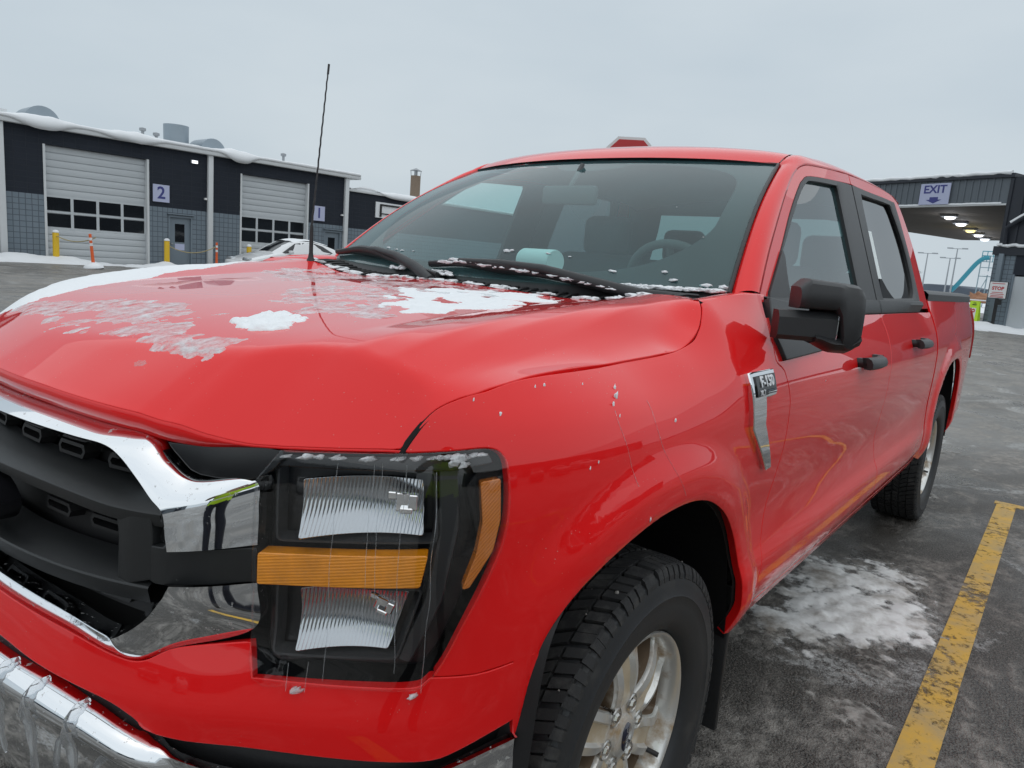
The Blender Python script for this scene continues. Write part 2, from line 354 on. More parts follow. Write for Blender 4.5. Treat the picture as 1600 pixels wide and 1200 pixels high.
OROW = [  # (x station or 't' station, offsets)
 ('t', 0.0,  [ .020,.028,.034,.038,.038,.024,-.004,-.006,-.012,-.026,-.045,-.08,-.12,-.16,-.2,-.24]),
 ('t', 0.55, [ .020,.028,.034,.038,.038,.024,-.004,-.006,-.012,-.026,-.045,-.08,-.12,-.16,-.2,-.24]),
 ('t', 0.95, [ .000,.004,.010,.016,.014,.006,.000,.000,-.004,-.014,-.034,-.07,-.12,-.17,-.22,-.28]),
 ('x', 0.45, [-.050,-.03,-.016,-.006,.000,.001,.001,.000,-.002,-.010,-.030,-.074,-.135,-.19,-.27,-.35]),
 ('x', 0.10, [-.060,-.04,-.022,-.010,-.004,.000,.000,.000,.000,-.006,-.028,-.086,-.175,-.26,-.36,-.46]),
 ('x',-0.12, [-.070,-.05,-.024,-.010,-.006,-.006,-.006,-.003,.000,-.003,-.018,-.056,-.125,-.21,-.31,-.42]),
 ('x',-0.32, [-.080,-.05,-.022,-.004,-.002,-.012,-.014,-.006,.000,-.001,-.008,-.028,-.062,-.108,-.19,-.30]),
 ('x',-0.58, [-.085,-.05,-.020,.000,.002,-.014,-.020,-.010,.000,.001,-.006,-.024,-.054,-.092,-.125,-.155]),
 ('x',-1.40, [-.090,-.05,-.018,.002,.004,-.016,-.024,-.012,.000,.001,-.007,-.026,-.056,-.093,-.125,-.155]),
 ('x',-2.60, [-.090,-.05,-.018,.002,.004,-.014,-.020,-.010,.000,.001,-.007,-.026,-.056,-.092,-.122,-.150]),
 ('x',-3.10, [-.090,-.05,-.022,-.006,-.004,-.008,-.008,-.004,.000,.001,-.004,-.016,-.036,-.062,-.085,-.11]),
 ('x',-4.00, [-.090,-.05,-.022,-.008,-.006,-.004,-.002,.000,.002,.001,-.003,-.012,-.028,-.048,-.066,-.09]),
 ('x',-4.92, [-.090,-.05,-.022,-.008,-.006,-.004,-.002,.000,.002,.001,-.003,-.012,-.028,-.048,-.066,-.09]),
]
OT = [v if k == 't' else float(t_of_x(v)) for k, v, _ in OROW]
OV = np.array([r for _, _, r in OROW])
_zg = np.linspace(OZ[0], OZ[-1], 213)
_tab = catmull(OZ, OV.T, _zg)                 # z x stations
for _ in range(6): _tab[1:-1] = .25*_tab[:-2]+.5*_tab[1:-1]+.25*_tab[2:]
_tg = np.linspace(-.3, OT[-1], 1201)
_tab = catmull(OT, _tab.T, np.clip(_tg, 0, None)).T      # z x t
ARCH_F = [(.425,.50),(.415,.60),(.40,.72),(.375,.79),(.325,.845),(.265,.880),(.19,.907),(.11,.925),(.03,.931),(-.05,.927),(-.13,.908),(-.21,.870),(-.28,.820),(-.331,.768),(-.371,.70),(-.396,.626),(-.42,.54),(-.43,.46)]
ARCH_R = [(-3.20,.46),(-3.20,.54),(-3.19,.64),(-3.205,.74),(-3.23,.83),(-3.285,.905),(-3.37,.958),(-3.48,.990),(-3.60,1.003),(-3.72,1.006),(-3.82,.993),(-3.92,.95),(-4.0,.885),(-4.055,.80),(-4.09,.70),(-4.11,.60),(-4.12,.46)]
def dense(P, per=10):
    P = np.array(P, float); P = np.vstack([2*P[0]-P[1], P, 2*P[-1]-P[-2]]); o = []
    for i in range(1, len(P)-2):
        p0, p1, p2, p3 = P[i-1:i+3]
        for k in range(per):
            t = k/per; o.append(tuple(.5*(2*p1+(p2-p0)*t+(2*p0-5*p1+4*p2-p3)*t*t+(3*p1-p0-3*p2+p3)*t**3)))
    return o+[tuple(P[-2])]
ARCH_F = dense(ARCH_F, 6); ARCH_R = dense(ARCH_R, 6)
def flare(d, h, w):
    up = h*(1-smooth(w*.55, w*1.55, d)); lip = -.006*np.exp(-(d/.008)**2)
    return up+lip
_fx = np.arange(-.9, .62, .005); _fz = np.arange(.36, 1.36, .005)
_gx, _gz = np.meshgrid(_fx, _fz, indexing='ij')
_flF = smooth(.50, .28, _gx)*smooth(-.9, -.6, _gx)*flare(seg_dist(_gx.ravel(), _gz.ravel(), ARCH_F).reshape(_gx.shape), .020, .085)
_flR = smooth(.50, .28, _gx)*flare(seg_dist(_gx.ravel()-3.45, _gz.ravel(), ARCH_R).reshape(_gx.shape), .018, .085)*smooth(-.9, -.85, _gx)
def _lut(T, x, z):
    fx = np.clip((x-_fx[0])/.005, 0, len(_fx)-1.001); fz = np.clip((z-_fz[0])/.005, 0, len(_fz)-1.001)
    i = fx.astype(int); j = fz.astype(int); a = fx-i; b = fz-j
    return (T[i, j]*(1-a)+T[i+1, j]*a)*(1-b)+(T[i, j+1]*(1-a)+T[i+1, j+1]*a)*b
def belt_off(t, z):
    t = np.asarray(t, float); z = np.asarray(z, float)
    fz = np.clip((z-_zg[0])/(_zg[1]-_zg[0]), 0, len(_zg)-1.001); ft = np.clip((t-_tg[0])/(_tg[1]-_tg[0]), 0, len(_tg)-1.001)
    i = fz.astype(int); j = ft.astype(int); a = fz-i; b = ft-j
    return (_tab[i, j]*(1-a)+_tab[i+1, j]*a)*(1-b)+(_tab[i, j+1]*(1-a)+_tab[i+1, j+1]*a)*b
def belt(t, z, depth=0.0):
    t = np.asarray(t, float); z = np.asarray(z, float)
    cx = np.interp(t, PU, PQ[:, 0]); cy = np.interp(t, PU, PQ[:, 1]); nx = np.interp(t, PU, PN[:, 0]); ny = np.interp(t, PU, PN[:, 1])
    o = belt_off(t, z)
    o = o+_lut(_flF, cx, z)+_lut(_flR, cx+3.45, z)
    o = o+depth
    return np.stack([cx+nx*o, cy+ny*o, z+0*t], -1)
# hood: height over the plan
HX = [-.50,-.42,-.30,-.22,-.116,.08,.31,.43,.50,.564,.64,.72,.80,.88]
HY = [0,.22,.42,.55,.64,.70,.75,.79,.82,.845,.865,.885,.91]
HZ = [
 [1.306,1.303,1.296,1.302,1.325,1.338,1.343,1.342,1.340,1.337,1.333,1.328,1.32],
 [1.299,1.296,1.289,1.294,1.315,1.328,1.331,1.329,1.327,1.324,1.320,1.315,1.308],
 [1.292,1.289,1.283,1.287,1.304,1.314,1.317,1.316,1.313,1.309,1.305,1.300,1.293],
 [1.288,1.286,1.281,1.284,1.299,1.307,1.309,1.308,1.290,1.275,1.266,1.261,1.257],
 [1.287,1.285,1.281,1.282,1.293,1.299,1.301,1.300,1.272,1.246,1.230,1.220,1.212],
 [1.271,1.270,1.267,1.267,1.277,1.282,1.279,1.259,1.237,1.221,1.211,1.204,1.198],
 [1.250,1.249,1.246,1.246,1.254,1.256,1.241,1.220,1.205,1.198,1.194,1.192,1.189],
 [1.238,1.237,1.234,1.234,1.239,1.232,1.212,1.195,1.186,1.180,1.177,1.175,1.171],
 [1.229,1.228,1.225,1.225,1.224,1.210,1.192,1.176,1.165,1.157,1.152,1.148,1.14],
 [1.219,1.218,1.216,1.213,1.204,1.189,1.172,1.156,1.142,1.131,1.124,1.118,1.11],
 [1.204,1.203,1.200,1.193,1.180,1.164,1.148,1.134,1.12,1.11,1.10,1.09,1.08],
 [1.186,1.185,1.180,1.168,1.156,1.140,1.125,1.11,1.10,1.09,1.08,1.07,1.06],
 [1.164,1.163,1.158,1.146,1.130,1.115,1.10,1.09,1.08,1.07,1.06,1.05,1.04],
 [1.138,1.137,1.132,1.118,1.102,1.09,1.08,1.07,1.06,1.05,1.04,1.03,1.02]]
_hxg = np.linspace(-.5, .92, 285); _hyg = np.linspace(0, .91, 183)
_h1 = catmull(HX, np.array(HZ), np.clip(_hxg, -.5, .88)); _htab = np.stack([np.interp(_hyg, HY, r) for r in _h1])
for _ in range(16):
    _htab[1:-1] = .25*_htab[:-2]+.5*_htab[1:-1]+.25*_htab[2:]
for _ in range(2):
    _htab[:, 1:-1] = .25*_htab[:, :-2]+.5*_htab[:, 1:-1]+.25*_htab[:, 2:]
LIP_T = [0,.0414,.2196,.377,.462,.5076,.5815,.7065,.8078,.8922,1.3]; LIP_Z = [1.088,1.0874,1.0842,1.0775,1.0735,1.067,1.063,1.0674,1.0743,1.0811,1.10]
_nt = np.linspace(0, .8922, 60); NOSE = belt(_nt, np.interp(_nt, LIP_T, LIP_Z)); NOSE[:, 0] += .002
GAP_TZ = [(.8922,1.0811),(.9134,1.1154),(.9411,1.1459),(.982,1.1644),(1.028,1.1755),(1.147,1.194),(1.405,1.2005),(1.604,1.213),(1.706,1.232),(1.757,1.258),(1.796,1.292),(1.823,1.317)]
GAP = belt(np.array([p[0] for p in GAP_TZ]), np.array([p[1] for p in GAP_TZ]))
LIP_H = .026
def hood_edge_dist(x, y):
    sub = [(float(NOSE[0, 0]), -.15)]+[tuple(p[:2]) for p in NOSE]
    return seg_dist(x, y, sub)
def _raw_hood(x, ya):
    fx = np.clip((x-_hxg[0])/(_hxg[1]-_hxg[0]), 0, len(_hxg)-1.001); fy = np.clip(ya/(_hyg[1]-_hyg[0]), 0, len(_hyg)-1.001)
    i = fx.astype(int); j = fy.astype(int); a = fx-i; b = fy-j
    return (_htab[i, j]*(1-a)+_htab[i+1, j]*a)*(1-b)+(_htab[i, j+1]*(1-a)+_htab[i+1, j+1]*a)*b
_ge = np.vstack([GAP, [(-.345,.842,1.3185),(-.40,.82,1.3225),(-.50,.80,1.332)]]); _o = np.argsort(_ge[:, 0]); _gapx, _gapy, _gapz = _ge[_o, 0], _ge[_o, 1], _ge[_o, 2]
_gd = _gapz-_raw_hood(_gapx, _gapy)+.001
_xq = np.linspace(-.5, .7, 241); _yq = np.interp(_xq, _gapx, _gapy); _dq = np.interp(_xq, _gapx, _gd)
for _ in range(12):
    _yq[1:-1] = .25*_yq[:-2]+.5*_yq[1:-1]+.25*_yq[2:]; _dq[1:-1] = .25*_dq[:-2]+.5*_dq[1:-1]+.25*_dq[2:]
def hood(x, y):
    x = np.asarray(x, float); y = np.asarray(y, float); ya = np.abs(y)
    yg = np.interp(x, _xq, _yq); H = _raw_hood(x, ya)+np.interp(x, _xq, _dq)*smooth(yg-.085, yg, ya)
    d = hood_edge_dist(x, ya)
    c = smooth(.62, .50, ya)                       # 1 over the grille, 0 over the lamps
    lip = np.interp(np.interp(ya, NOSE[:, 1], _nt), LIP_T, LIP_Z)
    cs = smooth(.82, .28, ya)
    g = lip+LIP_H*c+.004*(1-c)+(.62*cs+1.35*(1-cs))*d
    k = .010; m = np.minimum(H, g); df = np.abs(H-g)
    s = m-np.where(df < k, (k-df)**2/(4*k), 0)
    return np.stack([x, y, s], -1)
# greenhouse side: y over (x,z)
def side(x, z, depth=0.0):
    x = np.asarray(x, float); z = np.asarray(z, float); u = z-1.33
    y = .907-.36*u-.02*smooth(-1.75, -1.0, x)+.026*smooth(-2.0, -2.9, x)
    return np.stack([x+0*z, y+depth, z+0*x], -1)
# windscreen: u across (-1..1), v up (0..1)
def wind(u, v, depth=0.0):
    u = np.asarray(u, float); v = np.asarray(v, float)
    w = .823+(.676-.823)*v
    x0 = -.445-.127*np.abs(u)**2.4; x1 = -1.150-.080*np.abs(u)**2.4
    z0 = 1.316+.019*u*u; z1 = 1.786-.021*u*u
    bow = np.sin(np.pi*v)
    x = x0+(x1-x0)*v+.022*bow+.58*depth; z = z0+(z1-z0)*v+.030*bow+.81*depth
    return np.stack([x, w*u, z], -1)

# outlines of panels and trim in the surface coordinates above
BK = {
 'hl': [(0.6736, 1.0199), (0.676, 0.8255), (0.6862, 0.7111), (0.7624, 0.7109), (0.8515, 0.7115), (0.9297, 0.7135), (0.9536, 0.7242), (0.9765, 0.7557), (1.0026, 0.8146), (1.0374, 0.8928), (1.0573, 0.9487), (1.0646, 0.9992), (1.0625, 1.0535), (1.0539, 1.085), (1.027, 1.095), (0.9662, 1.088), (0.8923, 1.0802), (0.7878, 1.0723), (0.7066, 1.0665)],
 'fascia_top': [(0.1342, 0.7284), (0.3442, 0.724), (0.4597, 0.7132), (0.5082, 0.7157), (0.5629, 0.7428), (0.6747, 0.7607)],
 'fascia_seam': [(0.9631, 0.7305), (1.0321, 0.7336), (1.0897, 0.7471), (1.1458, 0.7639)],
 'fascia_bot': [(1.1135, 0.6494), (1.0126, 0.6046), (0.9448, 0.5923), (0.754, 0.5982), (0.5464, 0.6076), (0.5066, 0.628), (0.4443, 0.6469), (0.2885, 0.6567), (0.1801, 0.6651)],
 'refl_top': [(0.7369, 1.0235), (0.9303, 1.0352), (0.9359, 0.9475), (0.7413, 0.9331)],
 'amber': [(0.6771, 0.9039), (0.9459, 0.9269), (0.9363, 0.873), (0.677, 0.8511)],
 'refl_low': [(0.7395, 0.8456), (0.9188, 0.8552), (0.8886, 0.7536), (0.7418, 0.7475)],
 'marker': [(1.0191, 1.0451), (1.0529, 1.0509), (1.0558, 0.9866), (1.0467, 0.937), (1.012, 0.8764), (0.9998, 0.8738), (1.0188, 0.9307), (1.0261, 0.9804)],
 'door_frame': [(-0.6446, 1.3422), (-0.7875, 1.4544), (-0.9691, 1.5833), (-1.1324, 1.6945), (-1.2172, 1.7416), (-1.3023, 1.7716), (-1.4277, 1.7899), (-1.8603, 1.8233), (-2.2019, 1.8361), (-2.5553, 1.8328), (-2.7006, 1.8168), (-2.7771, 1.7786), (-2.8784, 1.6247), (-2.9229, 1.4489)],
 'win_f_trim': [(-0.7124, 1.3467), (-0.9006, 1.4726), (-1.0655, 1.5926), (-1.2062, 1.6865), (-1.2685, 1.7194), (-1.3694, 1.7462), (-1.7531, 1.777)],
 'win_f_glass': [(-0.7535, 1.3587), (-0.9106, 1.4703), (-1.0751, 1.5798), (-1.2161, 1.6732), (-1.2997, 1.7149), (-1.3672, 1.729), (-1.6662, 1.7501), (-1.6775, 1.7397), (-1.6538, 1.3309)],
 'ch_ridge': [(0.1431, 1.0601), (0.2788, 1.0582), (0.369, 1.0562), (0.4319, 1.0535), (0.4673, 1.0396), (0.502, 1.0121), (0.5278, 0.9859), (0.5479, 0.9658), (0.5538, 0.9236), (0.5573, 0.9081)],
 'ch_in': [(0.0224, 1.0159), (0.17, 1.0168), (0.3278, 1.0172), (0.3796, 1.0103), (0.4176, 0.9918), (0.4468, 0.9716), (0.4709, 0.9485), (0.4849, 0.9288), (0.4876, 0.8858)],
 'lo_ridge': [(0.172, 0.7791), (0.3499, 0.7688), (0.4477, 0.7541), (0.4702, 0.7525), (0.5153, 0.7861), (0.5532, 0.837), (0.5582, 0.8512)],
 'lo_in': [(0.0541, 0.7513), (0.2796, 0.7462), (0.4253, 0.7334), (0.4637, 0.7651), (0.487, 0.802), (0.492, 0.8194)],
 'bar1': [(0.0963, 0.9523), (0.224, 0.9542), (0.3327, 0.9512), (0.4121, 0.9466), (0.4778, 0.9466)],
 'bar2': [(0.0953, 0.8065), (0.3177, 0.8165), (0.4254, 0.8214)],
 'upper_trim': [(0.5136, 1.0604), (0.5978, 1.0624), (0.7067, 1.0656), (0.6736, 1.0199), (0.5816, 1.0167), (0.5406, 1.0394)],
 'mid': [(0.4623, 0.8906), (0.6749, 0.9093), (0.6765, 0.8521), (0.5095, 0.8326), (0.4678, 0.8437)],
 'sail_low': [(2.2006, 1.3467), (2.119, 1.278), (2.0854, 1.2326), (2.0976, 1.1797), (2.482, 1.1885), (2.6281, 1.2291), (2.7339, 1.2884), (2.3296, 1.302)],
 'fender_top': [(2.1335, 1.3426)],
 'wiper': [(-0.5, -0.5619)],
 'snowA': [(0.7029, -0.4322), (0.5969, -0.5478), (0.463, -0.6202), (0.3575, -0.6369), (0.2505, -0.6101), (0.1192, -0.5752), (-0.0049, -0.5464), (-0.1368, -0.5209), (0.0411, -0.419), (0.1769, -0.3651), (0.2873, -0.3457), (0.3858, -0.3289), (0.4803, -0.3682), (0.5626, -0.3609), (0.6209, -0.4027), (0.7049, -0.4322)],
 'snowB': [(0.6825, -0.3805), (0.6066, -0.2534), (0.487, -0.1185), (0.4902, 0.0743), (0.5173, 0.1875), (0.5549, 0.2426), (0.6281, 0.3076), (0.644, 0.4332), (0.6457, 0.4662), (0.6787, 0.4444), (0.6932, 0.3663), (0.6877, 0.2747), (0.6963, 0.1808), (0.7433, 0.0437), (0.7309, -0.2298)],
 'snowC': [(0.5351, 0.2913), (0.4728, 0.2667), (0.4172, 0.272), (0.421, 0.375), (0.44, 0.4053), (0.5018, 0.4282), (0.5437, 0.4205), (0.5675, 0.3864), (0.5619, 0.3495)],
 'snowD': [(0.0315, 0.1645), (-0.1494, 0.1233), (-0.213, 0.1937), (-0.255, 0.2334), (-0.3668, 0.3258), (-0.3786, 0.4464), (-0.1221, 0.542), (0.0821, 0.5517), (0.1829, 0.5226), (0.2635, 0.4818), (0.273, 0.4477)],
 'snowE': [(0.2071, 0.0014), (0.0557, -0.0286), (-0.0459, 0.062), (0.0433, 0.2229), (0.2063, 0.3483), (0.2595, 0.4484), (0.3695, 0.4586), (0.3848, 0.3571), (0.3538, 0.2485), (0.3265, 0.1374)],
 'snowF': [(0.6935, 0.2629), (0.6811, 0.3242), (0.6624, 0.3936), (0.6441, 0.4575), (0.662, 0.4547), (0.6858, 0.4268), (0.6979, 0.3756), (0.7007, 0.3137)],
 'snowG': [(0.7438, 0.2343), (0.7294, 0.2563), (0.7247, 0.3064), (0.7205, 0.3574), (0.7287, 0.3677), (0.7469, 0.3315), (0.7622, 0.307), (0.7571, 0.2707)],
 'BELTC': [(1.3626, 1.1663), (1.348, 1.1535), (1.3272, 1.1433), (1.5102, 1.0991), (1.1726, 1.1806), (1.0562, 1.1437), (1.2495, 1.0591), (1.2284, 1.0513), (1.3305, 1.125), (1.3863, 0.9374), (1.1488, 1.1797), (1.2757, 1.1774), (1.0057, 1.1621), (2.4553, 1.1023)],
 'RUN1': [(1.3234, 1.1357), (1.3217, 1.1104), (1.3393, 1.0489), (1.353, 1.0033), (1.3577, 0.9641)],
 'RUN2': [(1.4391, 1.1414), (1.4411, 1.0805), (1.4779, 1.0117), (1.5214, 0.9542), (1.5384, 0.9173)],
 'wip_d': [(-0.216, 0.0288), (-0.0572, 0.0494), (0.1486, 0.0391), (0.3612, 0.023), (0.6295, -0.0272), (0.743, -0.0433)],
 'wip_p': [(-0.9659, 0.025), (-0.8024, 0.055), (-0.6147, 0.0526), (-0.431, 0.0252), (-0.2707, -0.0056)],
}

# ================================================================ the red pickup
truck = empty('pickup_truck')
tag(truck, 'red four-door pickup truck with patches of snow and ice on its hood', 'pickup truck')
def tx(x): return float(t_of_x(x))
def belt_s(t_, z, depth=0.):
    t_ = np.asarray(t_, float); p = belt(np.abs(t_), z, depth); p[..., 1] = p[..., 1]*np.where(t_ < 0, -1, 1); return p
def sym(pts):            # half outline from the centre line outwards and back -> closed, both sides
    return list(pts)+[(-a, b_) for a, b_ in reversed(pts)]
def wing(depth): return lambda a, b_: belt(a, b_, depth)
# ---- hood
nose = [(float(p[0]), float(p[1])) for p in NOSE[:-1]]
gap = spline([(float(p[0]), float(p[1])) for p in GAP], 5)
half = nose+gap[0:]+[(-.340,.840),(-.368,.80),(-.372,.70),(-.375,.55),(-.38,.40),(-.385,.2),(-.388,0.)]
half = [(float(a), float(b_)) for a, b_ in half]
outl = half+[(a, -b_) for a, b_ in reversed(half[1:-1])]
hood_o = panel('hood', outl, hood, 'red', truck, step=.0145, thick=.016, inset=.0030, outward=(0, 0, 1))
hood_o['label'] = 'broad red hood with raised sides and melting snow on it'
lip_rows = []
for k in list(range(len(NOSE)-1, 0, -1))+list(range(len(NOSE))):
    s_ = -1 if len(lip_rows) < len(NOSE)-1 else 1; p = NOSE[k]; c_ = LIP_H*float(smooth(.62, .50, abs(p[1]))); zc_ = float(hood(p[0]-.001, p[1])[2]); q_ = .0035
    lip_rows.append([(float(p[0])-.0035, s_*float(p[1]), zc_+.0003), (float(p[0])+.0005, s_*float(p[1]), zc_-.003), (float(p[0])-.001, s_*float(p[1]), zc_-.003-c_*.45), (float(p[0])-.006, s_*float(p[1]), zc_-.003-c_-.002), (float(p[0])-.03, s_*float(p[1])*.985, zc_-.006-c_)])
loft('hood_lip', lip_rows, 'red', hood_o)
for s in (1, -1):
    P = spline([tuple(p) for p in GAP], 5); tube('hood_gap_shade', [(p[0], s*(p[1]-.004), p[2]-.013) for p in P], .0085, 'seam', truck, 6)  # black strip added inside the hood gap to paint in its shade
# black box added under the hood so the gap reads as shade
box('hood_gap_block', (-.40,-.80,1.02), (.50,.80,1.13), 'seam', truck)
# ---- fenders, doors, bed sides
fen = spline(GAP_TZ, 5)+[(tx(-.40),1.336),(tx(-.50),1.342),(2.14,1.342)]
dfront = [(2.112,1.29)]+spline([(2.085,1.2365),(2.062,1.185),(2.0957,1.1627)]+[(2.112,1.142),(2.140,1.06),(2.139,.895),(2.094,.664),(2.075,.58),(2.075,.50)], 4)
archf = [(tx(a), b_) for a, b_ in ARCH_F]
hlout = spline(BK['hl'][2:17], 4)          # lamp edge: inner bottom -> bottom -> outer -> top
hl_up = [p for p in hlout if p[0] > .96 or p[1] > 1.06]
seamf = BK['fascia_seam']
lamp_top_i = min(range(len(hlout)), key=lambda i: abs(hlout[i][0]-.8923)+abs(hlout[i][1]-1.0802))
lamp_seam_i = min(range(len(hlout)), key=lambda i: abs(hlout[i][0]-.9631)+abs(hlout[i][1]-.7306))
fender_outline = fen+dfront+[(tx(-.50),.485),(tx(-.43),.475)]+list(reversed(archf[3:-1]))+[tuple(p) for p in reversed(seamf[:-1])]+hlout[lamp_seam_i+1:lamp_top_i]
both('fender', fender_outline, belt, 'red', truck, step=.014, inset=.0030)
dmid = spline([(3.425,1.282),(3.41,1.24),(3.395,1.19),(3.37,1.08),(3.362,.96),(3.39,.80),(3.42,.66),(3.425,.514)], 4)
drear = spline([(4.425,1.282),(4.43,1.20),(4.445,1.10),(4.475,.92),(4.50,.76),(4.44,.62),(4.40,.514)], 4)
fdoor = both('front_door', [(2.105,1.285)]+dfront[1:-1]+[(2.08,.514)]+list(reversed(dmid)), belt, 'red', truck, step=.022, inset=.0030)
rdoor = both('rear_door', dmid+list(reversed(drear)), belt, 'red', truck, step=.022, inset=.0030)
archr = [(tx(a), b_) for a, b_ in ARCH_R]
both('cab_corner', drear+[(4.46,.50),(4.56,.50),(4.535,.76),(4.512,.92),(4.49,1.10),(4.475,1.282)], belt, 'red', truck, step=.02)
bed = [(4.505,1.345),(4.505,1.29),(4.522,1.10),(4.545,.92),(4.562,.76),(4.585,.50)]+archr[0:-1]+[(tx(-4.13),.56),(tx(-4.86),.60),(tx(-4.90),.80),(tx(-4.90),1.335),(tx(-4.6),1.348)]
both('bed_side', bed, belt, 'red', truck, step=.026)
both('rocker_panel', [(2.075,.507),(4.59,.507),(4.60,.445),(2.04,.445)], belt, 'red', truck, step=.03)
# black sheet added behind every gap to stand for its shade
liner = [(1.0,1.03),(1.10,1.16),(1.5,1.185),(1.75,1.21),(1.83,1.29),(2.0,1.32),(4.9,1.31),(tx(-4.85),1.31),(tx(-4.85),.65),(tx(-4.2),.62)]+list(reversed(archr))[1:-1]+[(4.55,.47),(2.1,.47),(1.99,.50)]+list(reversed(archf[2:-2]))+[(1.13,.80),(1.06,.83)]
both('gap_shade_sheet', liner, wing(-.026), 'seam', truck, step=.04, hem=0, inset=0)
# bed rail caps, bed floor, tailgate, lamp
for s in (1, -1):
    rows = []
    for a in np.linspace(4.50, tx(-4.88), 30):
        p = belt(a, 1.345); x, y = float(p[0]), float(p[1])
        rows.append([(x, s*q, z) for q, z in ((y+.004,1.338),(y+.004,1.372),(y-.012,1.386),(y-.05,1.392),(y-.10,1.386),(y-.105,1.33))])
    loft('bed_rail_cap', rows if s > 0 else [list(reversed(r)) for r in rows], 'black_plastic', truck, sharp=35)
box('bed_floor', (-4.86,-.80,.86), (-2.96,.80,.90), 'dark_plastic', truck)
for s in (1, -1): box('bed_inner_wall', (-4.86, s*.86-.02, .88), (-2.96, s*.86+.02, 1.36), 'dark_plastic', truck)
box('bed_front_wall', (-2.99,-.88,.86), (-2.955,.88,1.35), 'red', truck)
tg = box('tailgate', (-4.95,-.76,.80), (-4.88,.76,1.36), 'red', truck, .02)
for s in (1, -1):
    P = [(tx(-4.80),1.30),(tx(-4.93),1.30),(tx(-4.925),.94),(tx(-4.82),.94)]
    panel('tail_lamp', P, wing(.012), 'tail_red', truck, mirror=s < 0, step=.03, thick=.03)
box('rear_bumper', (-5.06,-.90,.56), (-4.86,.90,.74), 'chrome', truck, .03)
# ---- lower front fascia
ft = [(0.,.7285)]+[tuple(p) for p in BK['fascia_top']]
hbot = [p for p in hlout[:lamp_seam_i+1]]
fb = [tuple(p) for p in BK['fascia_bot']]+[(0.,.667)]
fhalf = spline(ft, 5)+hbot+spline([tuple(p) for p in seamf], 3)+[(tx(.385),.745),(tx(.40),.70)]+spline(fb, 4)
fhalf = fhalf
panel('front_fascia', fhalf[:-1]+[fhalf[-1]]+[(-a, b_) for a, b_ in reversed(fhalf[1:-1])], belt_s, 'red', truck, step=.016, thick=.02, outward=(1, 0, 0))
# dark core behind lamps, grille and fascia
core = [(0,1.08),(.50,1.066),(.90,1.05),(1.02,1.04),(1.03,.90),(.98,.76),(1.08,.70),(1.08,.62),(.95,.565),(.5,.56),(0,.56)]
panel('front_core', core+[(-a, b_) for a, b_ in reversed(core[1:-1])], lambda a, b_: belt_s(a, b_, -.11), 'seam', truck, step=.05, hem=0, inset=0, outward=(1, 0, 0))
fill = [(0,.675),(.42,.66),(.52,.63),(.56,.61),(.76,.605),(.95,.60),(1.02,.615),(1.105,.655),(1.12,.56),(.95,.50),(.5,.50),(0,.50)]
panel('bumper_filler', fill+[(-a, b_) for a, b_ in reversed(fill[1:-1])], lambda a, b_: belt_s(a, b_, -.022), 'dark_plastic', truck, step=.04, hem=0, inset=0, outward=(1, 0, 0))
# ---- chrome front bumper
ctrl_t = [0,.30,.43,.50,.56,.66,.78,.90,.98,1.05,1.105]; ctrl_z = [.647,.645,.632,.612,.588,.560,.548,.556,.578,.600,.6185]
bt = np.linspace(0, 1.105, 60); bz = catmull(ctrl_t, ctrl_z, bt)
prof = [(-.004,-.03),(0,-.005),(.000,.012),(-.005,.026),(-.016,.035),(-.03,.037),(-.043,.031),(-.05,.020),(-.056,.010),(-.064,.006),(-.10,.010),(-.16,.018),(-.22,.012),(-.26,-.01),(-.275,-.05)]
rows = []
for a, zt in zip(np.concatenate([-bt[:0:-1], bt]), np.concatenate([bz[:0:-1], bz])):
    blend = float(smooth(.50, .62, abs(a))); r = []
    for dz, dd in prof:
        # outer ends: one broad tilted face instead of the tube
        dz2 = dz; dd2 = dd*(1-blend)+blend*(.004+.03*float(smooth(0, -.16, dz))) if dz < -.001 else dd
        r.append(tuple(belt_s(a, zt+dz2, dd2)))
    rows.append(r)
bump_o = loft('front_bumper', rows, 'chrome', truck, sharp=50)
bump_o['label'] = 'chrome front bumper with icicles hanging off its edge'
# ---- grille
grille = panel('grille', [(0,1.06),(.45,1.05),(.52,.98),(.52,.76),(.45,.735),(0,.74)]+[(-a, b_) for a, b_ in reversed([(.45,1.05),(.52,.98),(.52,.76),(.45,.735)])], lambda a, b_: belt_s(a, b_, -.085), 'dark_plastic', truck, step=.05, hem=0, inset=0, outward=(1, 0, 0))
def path(n, per=5): return spline(BK[n], per)
ridge = [(0.,1.0605)]+path('ch_ridge')
def pair_loft(name, pairs, d_outs, d_in, m, parent, bulge=.004):
    """skin between two belt paths given as matching points, both sides of the centre line"""
    A = np.array(spline([p for p, _ in pairs], 8)); Bq = np.array(spline([q for _, q in pairs], 8)); DO = [q[0] for q in spline([(d, 0.) for d in d_outs], 8)]; rows = []
    ks = np.linspace(0, 1, 13)
    def row(i, s):
        d_out = DO[i]; r = [tuple(belt_s(s*A[i, 0], A[i, 1], d_out-.03))]
        for k in ks:
            d = d_out+(d_in-d_out)*k+bulge*math.sin(math.pi*k)
            r.append(tuple(belt_s(s*(A[i, 0]+(Bq[i, 0]-A[i, 0])*k), A[i, 1]+(Bq[i, 1]-A[i, 1])*k, d)))
        return r
    rows = [row(i, -1) for i in range(len(A)-1, 0, -1)]+[row(i, 1) for i in range(len(A))]
    return loft(name, rows, m, parent, sharp=60)
